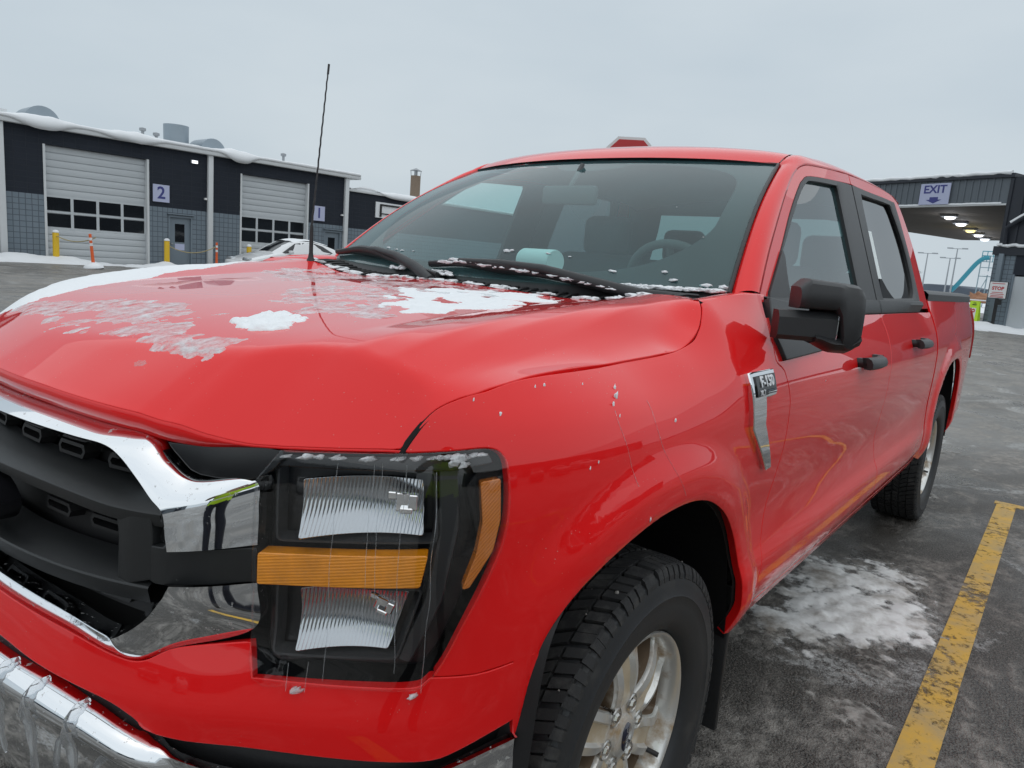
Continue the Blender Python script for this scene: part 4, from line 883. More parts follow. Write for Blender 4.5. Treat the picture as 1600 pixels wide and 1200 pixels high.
# ---- wheels
def make_wheel(name, cx, s, cy=.855, detail=True):
    """axis along y, outer face towards s"""
    w = mesh(name, [(0,0,0)], [], 'rubber', truck) if False else None
    hub = bpy.data.objects.new(name, None); link(hub, truck); hub.location = (cx, cy*s, .389); hub.scale = (1, s, 1)
    # tyre carcass: profile (radius, y) from outer bead over the tread to the inner bead
    prof = [(.236,.098),(.240,.112),(.250,.122),(.268,.129),(.300,.1335),(.318,.1345),(.322,.1365),(.326,.1345),(.345,.133),(.362,.129),(.370,.127),(.374,.122),(.379,.114),(.382,.104),(.3825,.05),(.3825,0),(.3825,-.05),(.382,-.104),(.379,-.114),(.362,-.129),(.300,-.1335),(.250,-.122),(.236,-.098)]
    V, F = lathe_data(prof, 96); F = [tuple(reversed(f)) for f in F]
    mesh('tyre', V, F, 'sidewall', hub, True, sharp=32)
    if detail:
        # tread blocks: ribs of separate lugs plus shoulder lugs running down the sidewall
        parts = []
        def lug(th, dth, y0, y1, r0, r1, skew=0., drop=0.):
            pts = []
            for r in (r0, r1):
                k = 1 if r == r0 else .90
                for yy in (y0, y1):
                    for sg in (-1, 1):
                        t_ = th+skew*(yy-(y0+y1)/2)+sg*dth*k*.5; rr = r-(drop if abs(yy) > .105 else 0)
                        pts.append((rr*math.cos(t_), yy, rr*math.sin(t_)))
            a = pts; return a, [(0,1,3,2),(4,6,7,5),(0,4,5,1),(2,3,7,6),(0,2,6,4),(1,5,7,3)]
        nl = 88
        for i in range(nl):
            th = 2*math.pi*i/nl; d = 2*math.pi/nl
            jt = rng.uniform(-.012, .012)
            for y0, y1, k, sk, of in ((-.118,-.080,.80,1.0,.0),(-.074,-.040,.86,-1.6,.4),(-.033,-.004,.86,1.5,.1),(.004,.033,.86,-1.4,.5),(.040,.074,.86,1.6,.7),(.080,.118,.80,1.0,.3)):
                parts.append(lug(th+d*of+jt, d*k, y0, y1, .376, .3945, sk, .006))
            # shoulder lug
            t_ = th+d*.3+jt; q = []
            for r, y in ((.389,.116),(.385,.123),(.370,.1305),(.360,.1318)):
                for sg in (-1, 1): q.append((r*math.cos(t_+sg*d*.36), y, r*math.sin(t_+sg*d*.36)))
            for r, y in ((.379,.108),(.376,.112),(.362,.122),(.354,.124)):
                for sg in (-1, 1): q.append((r*math.cos(t_+sg*d*.36), y, r*math.sin(t_+sg*d*.36)))
            parts.append((q, [(0,1,3,2),(2,3,5,4),(4,5,7,6),(0,2,10,8),(2,4,12,10),(4,6,14,12),(1,9,11,3),(3,11,13,5),(5,13,15,7),(0,8,9,1),(6,7,15,14)]))
        V, F = join_data(parts); tr = mesh('tread', V, F, 'rubber', hub, False); tr['kind'] = 'stuff'
    # rim: lip, drop, barrel, back
    prof = [(.2205,.092),(.2325,.100),(.2350,.106),(.2325,.110),(.2265,.108),(.2200,.100),(.2150,.086),(.2120,.060),(.2060,.030),(.2000,.0),(.198,-.09),(.225,-.10)]
    V, F = lathe_data(prof, 96); mesh('rim', V, F, 'alloy', hub, True, sharp=40)
    V, F = lathe_data([(.2120,.062),(.2062,.032),(.2002,.002)], 96); V = [(a*.998, b_, c*.998) for a, b_, c in V]; mesh('rim_barrel_rust', V, F, 'alloy_rust', hub, True)
    V, F = lathe_data([(.0,.02),(.168,.02),(.168,.0),(.0,.0)], 48); mesh('brake_disc', V, F, 'dark_metal', hub, True, sharp=30)
    box('brake_caliper', (-.19,-.02,-.10), (-.07,.045,.10), 'dark_metal', hub, .02)
    for k in range(6):
        ph = R(28)+k*math.pi/3
        rows = []
        for u in np.linspace(0, 1, 14):
            r = .052+(.2165-.052)*u
            wd = .040+.012*u+.018*float(smooth(.72, 1., u)); h = .078+.016*math.sin(math.pi*min(1, u*1.1))-.004*u
            g = .010*float(smooth(.18, .4, u)); cs = [(-1,-.060),(-1,-.012),(-.92,-.003),(-.55,.001),(-.42,-g),(-.0,-g-.002),(.42,-g),(.55,.001),(.92,-.003),(1,-.012),(1,-.060)]
            ca, sa = math.cos(ph), math.sin(ph)
            rows.append([(r*ca-wd*a*sa, h+b_, r*sa+wd*a*ca) for a, b_ in cs])
        sp = loft('spoke', rows, ['alloy', 'alloy_rust', 'alloy_tan'], hub, sharp=32)
        # grime sits in the recessed groove and on the flanks
        mi = []
        for p in sp.data.polygons:
            c = p.index % 10; mi.append(1 if c in (0, 9) else (2 if c in (4, 5) else 0))
        sp.data.polygons.foreach_set('material_index', mi)
        th = R(28)+math.pi/6+k*math.pi/3 - R(30) + R(30)
        lx, lz = .0675*math.cos(th), .0675*math.sin(th)
        V, F = lathe_data([(.0225,.060),(.0225,.0855),(.0195,.0875),(.0180,.084),(.0175,.058)], 20); V = [(a+lx, b_, c+lz) for a, b_, c in V]; mesh('lug_pocket', V, F, 'steel', hub, True, sharp=40)
        V, F = lathe_data([(.0,.092),(.0085,.091),(.0115,.086),(.0125,.060)], 6); V = [(a+lx, b_, c+lz) for a, b_, c in V]; mesh('lug_nut', V, F, 'steel', hub, False)
    V, F = lathe_data([(.086,.050),(.086,.074),(.080,.080),(.050,.084),(.046,.086),(.0445,.092),(.040,.0945),(.0,.0965)], 40); mesh('hub_centre', V, F, 'alloy', hub, True, sharp=35)
    V, F = lathe_data([(.034,.094),(.033,.0985),(.0,.0995)], 40); V = [(a*.55, b_, c*1.0) for a, b_, c in V]
    ca = mesh('hub_emblem', V, F, 'badge_blue', hub, True)
    if s > 0 and detail:
        # maker's script on the oval, set along the oval
        cu = text_on('Ford', .026, lambda x, y, z: (-y*.85, .0998+z*.3, x), 'chrome_clean', ca, 'emblem_lettering')
    tube('valve_stem', [(-.150,.05,-.118),(-.158,.085,-.124),(-.162,.105,-.127)], .006, 'black_plastic', hub, 8)
    return hub
make_wheel('front_wheel', 0, 1); make_wheel('rear_wheel', -3.693, 1); make_wheel('front_wheel', 0, -1, detail=False); make_wheel('rear_wheel', -3.693, -1, detail=False)
# wheel wells, chassis, flaps
for s in (1, -1):
    for cx, A in ((0, ARCH_F), (-3.693, ARCH_R)):
        rows = []
        for x, z in A:
            y = .985
            rows.append([(x+(0-.0), s*y, z+.004), (cx+(x-cx)*1.03, s*(y-.05), .39+(z-.39)*1.04), (cx+(x-cx)*1.03, s*.55, .39+(z-.39)*1.04)])
        loft('wheel_liner', rows, 'dark_plastic', truck)
        box('inner_wheel_wall', (cx-.5, s*.55-.02, .35), (cx+.5, s*.55+.02, 1.0), 'seam', truck)
        r2 = .0
    fl = [(-.455,.18),(-.455,.655),(-.430,.675),(-.405,.655),(-.440,.19)]
    bm = bmesh.new(); bbox(bm, (-.475, min(s*.66, s*.985), .185), (-.455, max(s*.66, s*.985), .60), .006, 2); fo = bm_obj('mud_flap', bm, 'black_plastic', truck, True, 40)
    bm = bmesh.new(); bbox(bm, (-4.145, min(s*.66, s*.975), .20), (-4.125, max(s*.66, s*.975), .60), .006, 2); bm_obj('mud_flap', bm, 'black_plastic', truck, True, 40)
box('chassis', (-4.8,-.60,.40), (.60,.60,.66), 'seam', truck)
box('underbody', (-3.12,-.90,.44), (-.50,.90,.50), 'seam', truck)
for x in (0, -3.693): tube('axle', [(x,-.80,.39),(x,.80,.39)], .05, 'dark_metal', truck, 10)
# ---- mirrors
def mirror(s):
    def q(p): return (p[0], p[1]*s, p[2])
    # head: sections along the outward direction
    A = Vector((-.560, .995, 0)); Bv = Vector((-.648, 1.122, 0)); dirv = (Bv-A); 
    nrm = Vector((dirv.y, -dirv.x, 0)).normalized()
    if nrm.x < 0: nrm = -nrm
    back = -nrm
    rows = []
    for u in np.linspace(0, 1, 15):
        c = A+dirv*u
        ro = 1-(abs(2*u-1))**9*.14
        zt = 1.3925-.010*u-.022*float(smooth(.14,0,u))-.014*float(smooth(.90,1.,u)); zb = 1.345-.105*float(smooth(.60,.78,u)); zb = 1.318 if u < .60 else 1.318-.095*float(smooth(.60,.74,u))+.022*float(smooth(.86,1.,u))
        th = .105*ro
        sec = []
        for a, b_ in ((0,0),(.30,-.01),(.80,.0),(.93,.05),(.985,.16),(1,.42),(.99,.60),(.93,.84),(.82,.95),(.6,1.0),(.2,1.0),(0,.98)):
            sec.append(c+nrm*(th*(a-.25))+Vector((0,0,zb+(zt-zb)*b_)))
        rows.append([q(p) for p in sec])
    body = loft('mirror', rows if s > 0 else [list(reversed(r)) for r in rows], 'black_plastic', truck, closed=True, caps=True, sharp=34)
    # lower bowl of the housing
    rows = []
    for u in np.linspace(.30, 1, 12):
        c = A+dirv*u; k = float(smooth(.30,.62,u)); zb = 1.236-.018*k+.014*float(smooth(.86,1,u)); zt = zb+.026+.012*k
        rows.append([q(c+nrm*(.105*(a-.25))+Vector((0,0,zb+(zt-zb)*b_))) for a, b_ in ((0,0),(.5,-.1),(.85,.2),(.95,.55),(.85,.9),(.4,1),(0,1))])
    loft('mirror_lower_housing', rows if s > 0 else [list(reversed(r)) for r in rows], 'black_plastic', body, closed=True, caps=True, sharp=50)
    # mirror arm: broad box from the sail to the head, with a lighter bevelled edge
    def arm(P0, P1, z0, z1, z0b, z1b, th, name, m, par, bev=.008):
        d = (P1-P0); n_ = Vector((d.y, -d.x, 0)).normalized(); n_ = n_ if n_.x > 0 else -n_
        rows = []
        for u in np.linspace(0, 1, 8):
            c = P0+d*u; a0 = z0+(z0b-z0)*u; a1 = z1+(z1b-z1)*u
            rows.append([q(c+n_*th*a+Vector((0,0,b_))) for a, b_ in ((0,a0),(.75,a0),(1,a0+.012),(1,a1-.016),(.75,a1),(0,a1))])
        return loft(name, rows if s > 0 else [list(reversed(r)) for r in rows], m, par, closed=True, caps=True, sharp=25)
    arm(Vector((-.53,.962,0)), Vector((-.610,1.078,0)), 1.240, 1.311, 1.240, 1.314, .058, 'mirror_arm', 'black_plastic', body)
    arm(Vector((-.618,1.086,0)), Vector((-.628,1.103,0)), 1.246, 1.312, 1.246, 1.312, .045, 'mirror_turn_lamp', 'lamp_grey', body)
    e = [q(Vector((-.610,1.078,0))+nrm*.056+Vector((0,0,z))) for z in np.linspace(1.243,1.312,8)]; tube('mirror_arm_edge', e, .0026, 'reflector', body, 6)
    gl = [[q(A+dirv*u-nrm*.0275+Vector((0,0,z))) for z in (1.235,1.375)] for u in (.35,.95)]; loft('mirror_glass', gl, 'chrome_clean', body)
    sl = [tuple(p) for p in BK['sail_low']]
    panel('mirror_sail', [(2.175,1.335),(2.125,1.283),(2.095,1.2375),(2.108,1.184),(2.45,1.192),(2.55,1.28),(2.50,1.310)], lambda a, b_: belt(a, b_, .010*smooth(2.02,2.06,a)+.002), 'black_plastic', body, mirror=s < 0, step=.02, thick=.02, hem=.004)
    panel('mirror_sail_upper', [(-.672,1.30),(-.708,1.345),(-.895,1.470),(-.905,1.456),(-.885,1.38),(-.875,1.30)], lambda a, b_: side(a, b_, .008), 'black_plastic', body, mirror=s < 0, step=.02, thick=.02, hem=.003)
mirror(1)
# ---- wipers
def wiper(px, py, tip_u, tip_v, el_u, el_v):
    p0 = Vector(wind(py, px, .012)); p1 = Vector(wind(el_u, el_v, .022)); p2 = Vector(wind(tip_u, tip_v, .010))
    a = tube('wiper', [p0+Vector((.01,0,-.02)), p0, p0.lerp(p1, .35)+Vector((.006,0,.012)), p0.lerp(p1, .8)+Vector((.004,0,.008)), p1], [.020,.019,.014,.010,.008], 'black_plastic', truck, 10)
    n_ = 20; bl = []
    return a, p0, p1
def blade(par, u0, v0, u1, v1, hump):
    path_ = [Vector(wind(u0+(u1-u0)*k, v0+(v1-v0)*k, .010)) for k in np.linspace(0, 1, 24)]
    rows = []
    for k, p in zip(np.linspace(0, 1, 24), path_):
        d = (path_[-1]-path_[0]).normalized(); nn_ = Vector((.58,0,.81)); sd = d.cross(nn_).normalized(); hgt = .016+.014*math.exp(-((k-hump)/.16)**2); ww = .010+.006*math.exp(-((k-hump)/.2)**2)
        rows.append([tuple(p+sd*a*ww+nn_*b_*hgt) for a, b_ in ((-.25,-.5),(-1,.1),(-.9,.6),(-.3,1),(.3,1),(.9,.6),(1,.1),(.25,-.5))])
    loft('wiper_blade', rows, 'black_plastic', par, closed=True, caps=True, sharp=45)
def wiper_set(arm, blade_path, label):
    P = [Vector(wind(u_, v_, d_)) for u_, v_, d_ in arm]
    a_ = tube('wiper', P, [.017,.019,.015,.012,.009,.007][:len(P)], 'black_plastic', truck, 10)
    Q = spline(blade_path, 6); path_ = [Vector(wind(u_, v_, .012)) for u_, v_ in Q]; rows = []; n_ = len(path_)
    for i, p in enumerate(path_):
        k = i/(n_-1); d = (path_[min(i+1, n_-1)]-path_[max(i-1, 0)]).normalized(); nn_ = Vector((.58,0,.81)); sd = d.cross(nn_).normalized(); hgt = .015+.012*math.exp(-((k-.5)/.16)**2); ww = .009+.006*math.exp(-((k-.5)/.2)**2)
        rows.append([tuple(p+sd*a*ww+nn_*b_*hgt) for a, b_ in ((-.25,-.5),(-1,.1),(-.9,.6),(-.3,1),(.3,1),(.9,.6),(1,.1),(.25,-.5))])
    loft('wiper_blade', rows, 'black_plastic', a_, closed=True, caps=True, sharp=45)
WB = [tuple(p) for p in BK['wip_d']]; WP = [tuple(p) for p in BK['wip_p']]
wiper_set([(.90,-.055,.012),(WB[-1][0],WB[-1][1]-.012,.020),(WB[3][0],WB[3][1]+.004,.032),(WB[2][0],WB[2][1]+.008,.030),(WB[1][0],WB[1][1],.026)], WB[:5], 'driver')
wiper_set([(-.14,-.055,.012),(WP[-1][0],WP[-1][1],.022),(WP[3][0],WP[3][1]+.008,.032),(WP[2][0],WP[2][1]+.006,.030),(WP[1][0],WP[1][1],.026)], [(-1.0,WP[0][1]-.004)]+WP[:4]+[(-.12,-.030)], 'passenger')
# ---- antenna
an = mesh('antenna', *lathe_data([(.0,.0),(.024,.0),(.020,.012),(.011,.03),(.0075,.05),(.0070,.135),(.0055,.15),(.0,.152)], 16, axis='z'), 'black_plastic', truck, True, sharp=40)
an.location = (-.365,-.705,1.300)
hel = []
for k in range(241):
    u = k/240; hel.append((math.cos(u*90)*.0006-.055*u, math.sin(u*90)*.0006-.004*u, .15+.565*u))
tube('antenna_mast', hel, [.0042-.0015*k/240 for k in range(241)], 'black_plastic', an, 6)
tube('antenna_tip', [(-.0535,-.004,.69),(-.0565,-.004,.725)], .0040, 'black_plastic', an, 8)
# ---- cabin
dash = loft('dashboard', [[(x, y, z) for y in np.linspace(-.78, .78, 9)] for x, z in ((-.53,1.25),(-.62,1.305),(-.80,1.335),(-.97,1.30),(-1.05,1.12),(-1.02,.75))], 'interior', truck)
box('centre_console', (-1.75,-.14,.60), (-.98,.14,1.0), 'interior', truck, .03)
hoodz = [[(-.95-.16*math.cos(q)*k, .40+.17*math.sin(q), 1.26+.10*math.cos(q)) for q in np.linspace(-1.5, 1.5, 9)] for k in (0, .4, 1)]
loft('instrument_hood', hoodz, 'interior', truck)
V, F = [], []
n1, n2 = 40, 10
for i in range(n1):
    for j in range(n2):
        a_, b_ = 2*math.pi*i/n1, 2*math.pi*j/n2; r = .185+.016*math.cos(b_); V.append((r*math.cos(a_), r*math.sin(a_), .016*math.sin(b_)))
for i in range(n1):
    for j in range(n2): F.append((i*n2+j, ((i+1) % n1)*n2+j, ((i+1) % n1)*n2+(j+1) % n2, i*n2+(j+1) % n2))
sw = mesh('steering_wheel', V, F, 'interior', truck); sw.location = (-1.13,.40,1.315); sw.rotation_euler = (0, R(-62), 0)
v_, f_ = lathe_data([(0,.02),(.06,.02),(.075,-.01),(.06,-.03),(0,-.03)], 20, axis='z'); mesh('steering_hub', v_, f_, 'interior', sw)
for q in (0, 90, 180): tube('steering_spoke', [(0,0,0),(.18*math.cos(R(q)),.18*math.sin(R(q)),0)], .014, 'interior', sw, 6)
def seat(x, y, w):
    b_ = box('seat', (x-.25,y-w,.62), (x+.28,y+w,.84), 'seat_cloth', truck, .06, 3)
    bm = bmesh.new(); bbox(bm, (-.08,-w,0), (.08,w,.66), .06, 3); bmesh.ops.rotate(bm, cent=(0,0,0), matrix=Matrix.Rotation(R(-12), 3, 'Y'), verts=bm.verts); bmesh.ops.translate(bm, vec=(x-.24,y,.80), verts=bm.verts); bm_obj('seat_back', bm, 'seat_cloth', b_, True)
    for yy in ((y,) if w < .4 else (-.42, .42)):
        bm = bmesh.new(); bbox(bm, (-.05,-.13,0), (.05,.13,.20), .045, 3); bmesh.ops.translate(bm, vec=(x-.40,yy,1.44), verts=bm.verts); bm_obj('head_restraint', bm, 'seat_cloth', b_, True)
seat(-1.58,.42,.25); seat(-1.58,-.42,.25); seat(-2.48,0,.68)
rows = [[(x, y, float(catmull(rx[::-1], rz[::-1], x))-.055-.06*(y/.66)**2) for y in np.linspace(-.70, .70, 11)] for x in np.linspace(-1.26, -2.76, 12)]
loft('headliner', rows, 'headliner', truck)
for s in (1, -1):
    rows = []
    for u in np.linspace(0, 1, 10): 
        p = wind(.985, u, -.03); rows.append([(float(p[0]), s*float(p[1]), float(p[2])), (float(p[0])-.10, s*(float(p[1])+.07), float(p[2])-.01)])
    loft('pillar_lining', rows, 'interior', truck)
    loft('pillar_lining', [[(x, s*(float(side(x, z)[1])-.035), z) for x in (-2.02,-1.86)] for z in np.linspace(1.28,1.78,6)], 'interior', truck)
    box('door_lining', (-2.70, s*.90-.02, .55), (-.66, s*.90+.02, 1.29), 'interior', truck)
box('cabin_floor', (-2.85,-.90,.52), (-.56,.90,.58), 'interior', truck)
mi_ = box('rear_view_mirror', (-1.02,-.13,1.60), (-.99,.11,1.67), 'interior', truck, .012)
tube('mirror_stem', [(-1.0,-.01,1.66),(-1.06,0,1.755)], .010, 'interior', mi_, 6)
V, F = lathe_data([(.0,-.085),(.040,-.085),(.042,-.08),(.042,.08),(.040,.085),(.0,.085)], 28); roll = mesh('paper_roll', V, F, 'paper', None, True, sharp=40); roll.location = (-.775,.045,1.384); roll.rotation_euler = (0,0,R(-14))
tag(roll, 'white paper roll lying on the dashboard behind the windscreen', 'paper roll')
st = panel('window_sticker', [(-2.06,1.62),(-2.13,1.62),(-2.125,1.42),(-2.06,1.42)], lambda a, b_: side(a, b_, -.006), 'paper', rdoor[0], step=.05, thick=.001, hem=.0005)

# ================================================================ surroundings
mat('snow_far', (.80,.82,.84), rough=.8, noise_amt=.05, noise_scale=2., bump=.4, bump_scale=20.)
mat('navy_wall', (.014,.019,.030), rough=.75, noise_amt=.18, noise_scale=3.)
mat('white_metal', (.50,.53,.55), rough=.5, noise_amt=.05, noise_scale=1.5)
mat('white_trim', (.62,.64,.65), rough=.55, noise_amt=.06, noise_scale=2.)
mat('grey_paint', (.17,.21,.245), rough=.55, noise_amt=.06, noise_scale=2.)
mat('galv', (.30,.355,.40), rough=.42, metal=.5, noise_amt=.10, noise_scale=2.)
mat('dark_pane', (.010,.012,.015), rough=.06, spec=.7)
mat('yellow_post', (.74,.47,.015), rough=.5, noise_amt=.08, noise_scale=6.)
mat('orange_post', (.80,.13,.03), rough=.5, noise_amt=.06, noise_scale=6.)
mat('white_band', (.80,.80,.80), rough=.4)
mat('rope', (.42,.34,.17), rough=.9)
mat('sign_lilac', (.46,.49,.66), rough=.5, noise_amt=.04)
mat('sign_navy', (.045,.05,.22), rough=.5)
mat('sign_white', (.74,.74,.74), rough=.45); mat('sign_red', (.50,.03,.035), rough=.45); mat('sign_black', (.012,.012,.012), rough=.5)
mat('sign_lime', (.50,.74,.03), rough=.5, noise_amt=.04)
mat('lamp_white', (.9,.92,1.), emit=(.93,.95,1.), estr=1.6); mat('lamp_yellow', (1.,.9,.45), emit=(1.,.86,.38), estr=1.3)
mat('wood_soffit', (.13,.115,.10), rough=.8, noise_amt=.2, noise_scale=1.2)
mat('siding_grey', (.115,.135,.155), rough=.5, noise_amt=.06, noise_scale=1.5); mat('siding_navy', (.020,.024,.034), rough=.5, noise_amt=.12, noise_scale=1.)
mat('brown_brick', (.20,.15,.11), rough=.9, noise_amt=.3, noise_scale=14.)
mat('slide_blue', (.035,.26,.34), rough=.4); mat('steel_far', (.25,.34,.38), rough=.5, metal=.2); mat('rock_orange', (.33,.17,.10), rough=.9, noise_amt=.3, noise_scale=1.)
mat('pole_grey', (.33,.35,.37), rough=.5, metal=.4); mat('bark', (.10,.085,.075), rough=.95, noise_amt=.3, noise_scale=8.)
mat('far_wood', (.11,.13,.16), rough=1., noise_amt=.3, noise_scale=.05)
for nm, c in (('car_white', (.72,.73,.74)), ('car_black', (.010,.010,.012)), ('car_silver', (.36,.37,.38)), ('car_grey', (.07,.075,.08)), ('car_blue', (.02,.04,.10))): mat(nm, c, rough=.3, coat=1., coat_rough=.03)
# scored concrete block, coursed by a brick pattern (units under ten pixels across)
def block_mat(name, c1, c2, mort, w, h):
    m = mat(name, c1, rough=.85); t = m.node_tree; b = t.nodes['Principled BSDF']; tcn = t.nodes['Texture Coordinate']
    mp = N(t, 'ShaderNodeMapping'); mp.inputs['Rotation'].default_value = (R(90), 0, 0); t.links.new(tcn.outputs['Object'], mp.inputs[0])
    br = N(t, 'ShaderNodeTexBrick', offset=0., inputs={'Color1': (*c1, 1), 'Color2': (*c2, 1), 'Mortar': (*mort, 1), 'Scale': 1.0, 'Mortar Size': .012, 'Brick Width': w, 'Row Height': h, 'Mortar Smooth': .2}); t.links.new(mp.outputs[0], br.inputs['Vector'])
    t.links.new(br.outputs['Color'], b.inputs['Base Color'])
    bp = N(t, 'ShaderNodeBump', invert=True, inputs={'Strength': .8, 'Distance': .01}); t.links.new(br.outputs['Fac'], bp.inputs['Height']); t.links.new(bp.outputs[0], b.inputs['Normal'])
block_mat('grey_block', (.175,.215,.25), (.16,.20,.235), (.085,.10,.12), .203, .203)
block_mat('navy_block', (.013,.018,.029), (.011,.016,.026), (.020,.025,.035), .40, .20)
# ---- ground: wet winter asphalt with slush, one sheet out to the horizon
def ground_mat():
    m = mat('wet_asphalt', (.05,.05,.05), rough=.5); t = m.node_tree; b = t.nodes['Principled BSDF']; tcn = t.nodes['Texture Coordinate']
    def nz(scale, detail=8., rough=.6, dist=0., src='Object', st=None):
        n = N(t, 'ShaderNodeTexNoise', inputs={'Scale': scale, 'Detail': detail, 'Roughness': rough, 'Distortion': dist})
        if st:
            mp = N(t, 'ShaderNodeMapping', inputs={'Scale': st}); t.links.new(tcn.outputs[src], mp.inputs[0]); t.links.new(mp.outputs[0], n.inputs['Vector'])
        else: t.links.new(tcn.outputs[src], n.inputs['Vector'])
        return n
    def mr(n, a, b_, c=0., d=1., out='Fac'):
        q = N(t, 'ShaderNodeMapRange', interpolation_type='SMOOTHSTEP', inputs={1: a, 2: b_, 3: c, 4: d}); t.links.new(n.outputs[out] if hasattr(n, 'outputs') else n, q.inputs[0]); return q.outputs[0]
    def math_(op, a, b_):
        q = N(t, 'ShaderNodeMath', operation=op)
        for i, v in enumerate((a, b_)):
            if isinstance(v, (int, float)): q.inputs[i].default_value = v
            else: t.links.new(v, q.inputs[i])
        return q.outputs[0]
    def mixc(f, a, b_):
        q = N(t, 'ShaderNodeMix', data_type='RGBA')
        t.links.new(f, q.inputs[0])
        for i, v in ((6, a), (7, b_)):
            if isinstance(v, tuple): q.inputs[i].default_value = (*v, 1)
            else: t.links.new(v, q.inputs[i])
        return q.outputs[2]
    grain = nz(120., 4., .7); vor = N(t, 'ShaderNodeTexVoronoi', inputs={'Scale': 150.}); t.links.new(tcn.outputs['Object'], vor.inputs['Vector'])
    asp = mixc(mr(grain, .42, .62), (.020,.0175,.015), (.120,.107,.092))
    asp = mixc(mr(vor, .05, .20, 1., 0., 'Distance'), asp, (.24,.215,.185))
    # further off the lot turns a lighter grey
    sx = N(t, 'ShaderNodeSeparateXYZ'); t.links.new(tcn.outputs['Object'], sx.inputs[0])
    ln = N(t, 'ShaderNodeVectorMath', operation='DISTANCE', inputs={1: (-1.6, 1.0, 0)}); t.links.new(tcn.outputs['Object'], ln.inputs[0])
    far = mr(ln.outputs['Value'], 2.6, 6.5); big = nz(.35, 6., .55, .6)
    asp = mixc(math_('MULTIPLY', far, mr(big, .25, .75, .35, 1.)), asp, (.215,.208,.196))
    # brown-grey slush worked into the surface
    sl = nz(1.7, 9., .68, .4, st=(1., 1.6, 1.)); slm = math_('MULTIPLY', mr(sl, .44, .58), mr(nz(14., 6., .7), .35, .62))
    col = mixc(math_('MULTIPLY', slm, .75), asp, (.34,.315,.285))
    ic = nz(.9, 9., .7, .8); icm = math_('MULTIPLY', mr(ic, .56, .63), mr(nz(30., 5., .7), .38, .58))
    col = mixc(math_('MULTIPLY', icm, .8), col, (.42,.42,.41))
    fine = mr(nz(55., 4., .7), .60, .66); cl = mr(nz(3., 4.), .45, .65)
    col = mixc(math_('MULTIPLY', math_('MULTIPLY', fine, cl), .55), col, (.40,.39,.37))
    t.links.new(col, b.inputs['Base Color'])
    wet = nz(1.1, 5., .55, .5)
    ro = math_('ADD', mr(wet, .38, .62, .24, .58), math_('MULTIPLY', slm, .25)); t.links.new(ro, b.inputs['Roughness'])
    hgt = math_('ADD', math_('MULTIPLY', grain.outputs['Fac'], .35), math_('ADD', math_('MULTIPLY', vor.outputs['Distance'], -.5), math_('MULTIPLY', slm, .9)))
    bp = N(t, 'ShaderNodeBump', inputs={'Strength': .9, 'Distance': .007}); t.links.new(hgt, bp.inputs['Height']); t.links.new(bp.outputs[0], b.inputs['Normal'])
ground_mat()
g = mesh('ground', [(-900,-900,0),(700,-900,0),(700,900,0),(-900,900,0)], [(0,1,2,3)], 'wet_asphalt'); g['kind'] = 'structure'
# far snowfield beyond the lot and the wooded horizon
sf = mesh('snow_field', [(-900,-320,.02),(-72,-320,.02),(-72,40,.02),(-900,160,.02)], [(0,3,2,1)], 'snow_far'); sf['kind'] = 'structure'
rows = []
for k in range(121):
    y = -420+k*7.; h = 5.5+2.2*noise.noise((y*.02, 3., 0))+1.2*noise.noise((y*.13, 0, 1.))
    rows.append([(-520+14*noise.noise((y*.01,0,0)), y, -.5), (-522, y, h), (-560, y, h*1.15), (-640, y, h*1.3)])
hl_ = loft('distant_woods', rows, 'far_wood'); hl_['kind'] = 'stuff'; tag(hl_, 'dark wooded ridge on the far horizon', 'woods')
# ---- painted bay line, worn
def paint_mat():
    m = mat('yellow_paint', (.58,.34,.045), rough=.6); t = m.node_tree; b = t.nodes['Principled BSDF']; tcn = t.nodes['Texture Coordinate']; o = t.nodes['Material Output']
    n1 = N(t, 'ShaderNodeTexNoise', inputs={'Scale': 22., 'Detail': 9., 'Roughness': .72}); t.links.new(tcn.outputs['Object'], n1.inputs['Vector'])
    n2 = N(t, 'ShaderNodeTexNoise', inputs={'Scale': 1.6, 'Detail': 5.}); t.links.new(tcn.outputs['Object'], n2.inputs['Vector'])
    ad = N(t, 'ShaderNodeMath', operation='MULTIPLY_ADD', inputs={1: .55}); t.links.new(n2.outputs['Fac'], ad.inputs[0]); t.links.new(n1.outputs['Fac'], ad.inputs[2])
    mr = N(t, 'ShaderNodeMapRange', inputs={1: .78, 2: .90, 3: 1., 4: .12}); t.links.new(ad.outputs[0], mr.inputs[0])
    tr = N(t, 'ShaderNodeBsdfTransparent'); mi = N(t, 'ShaderNodeMixShader'); t.links.new(mr.outputs[0], mi.inputs[0]); t.links.new(tr.outputs[0], mi.inputs[1]); t.links.new(b.outputs[0], mi.inputs[2]); t.links.new(mi.outputs[0], o.inputs[0])
    n3 = N(t, 'ShaderNodeTexNoise', inputs={'Scale': 5., 'Detail': 7., 'Roughness': .7}); t.links.new(tcn.outputs['Object'], n3.inputs['Vector'])
    m3 = N(t, 'ShaderNodeMapRange', inputs={1: .42, 2: .70}); t.links.new(n3.outputs['Fac'], m3.inputs[0])
    mc = N(t, 'ShaderNodeMix', data_type='RGBA', inputs={6: (.66,.39,.05,1), 7: (.42,.31,.15,1)}); t.links.new(m3.outputs[0], mc.inputs[0]); t.links.new(mc.outputs[2], b.inputs['Base Color'])
paint_mat()
def sheet(name, P, m, z=.004): o = mesh(name, [(a, b_, z) for a, b_ in P], [tuple(range(len(P)))], m); o['kind'] = 'structure'; return o
sheet('bay_line', [(1.6,1.352),(1.6,1.462),(-4.50,1.425),(-4.50,1.315)], 'yellow_paint')
sheet('bay_cross_line', [(-4.50,1.30),(-4.50,4.8),(-4.60,4.8),(-4.60,1.30)], 'yellow_paint')
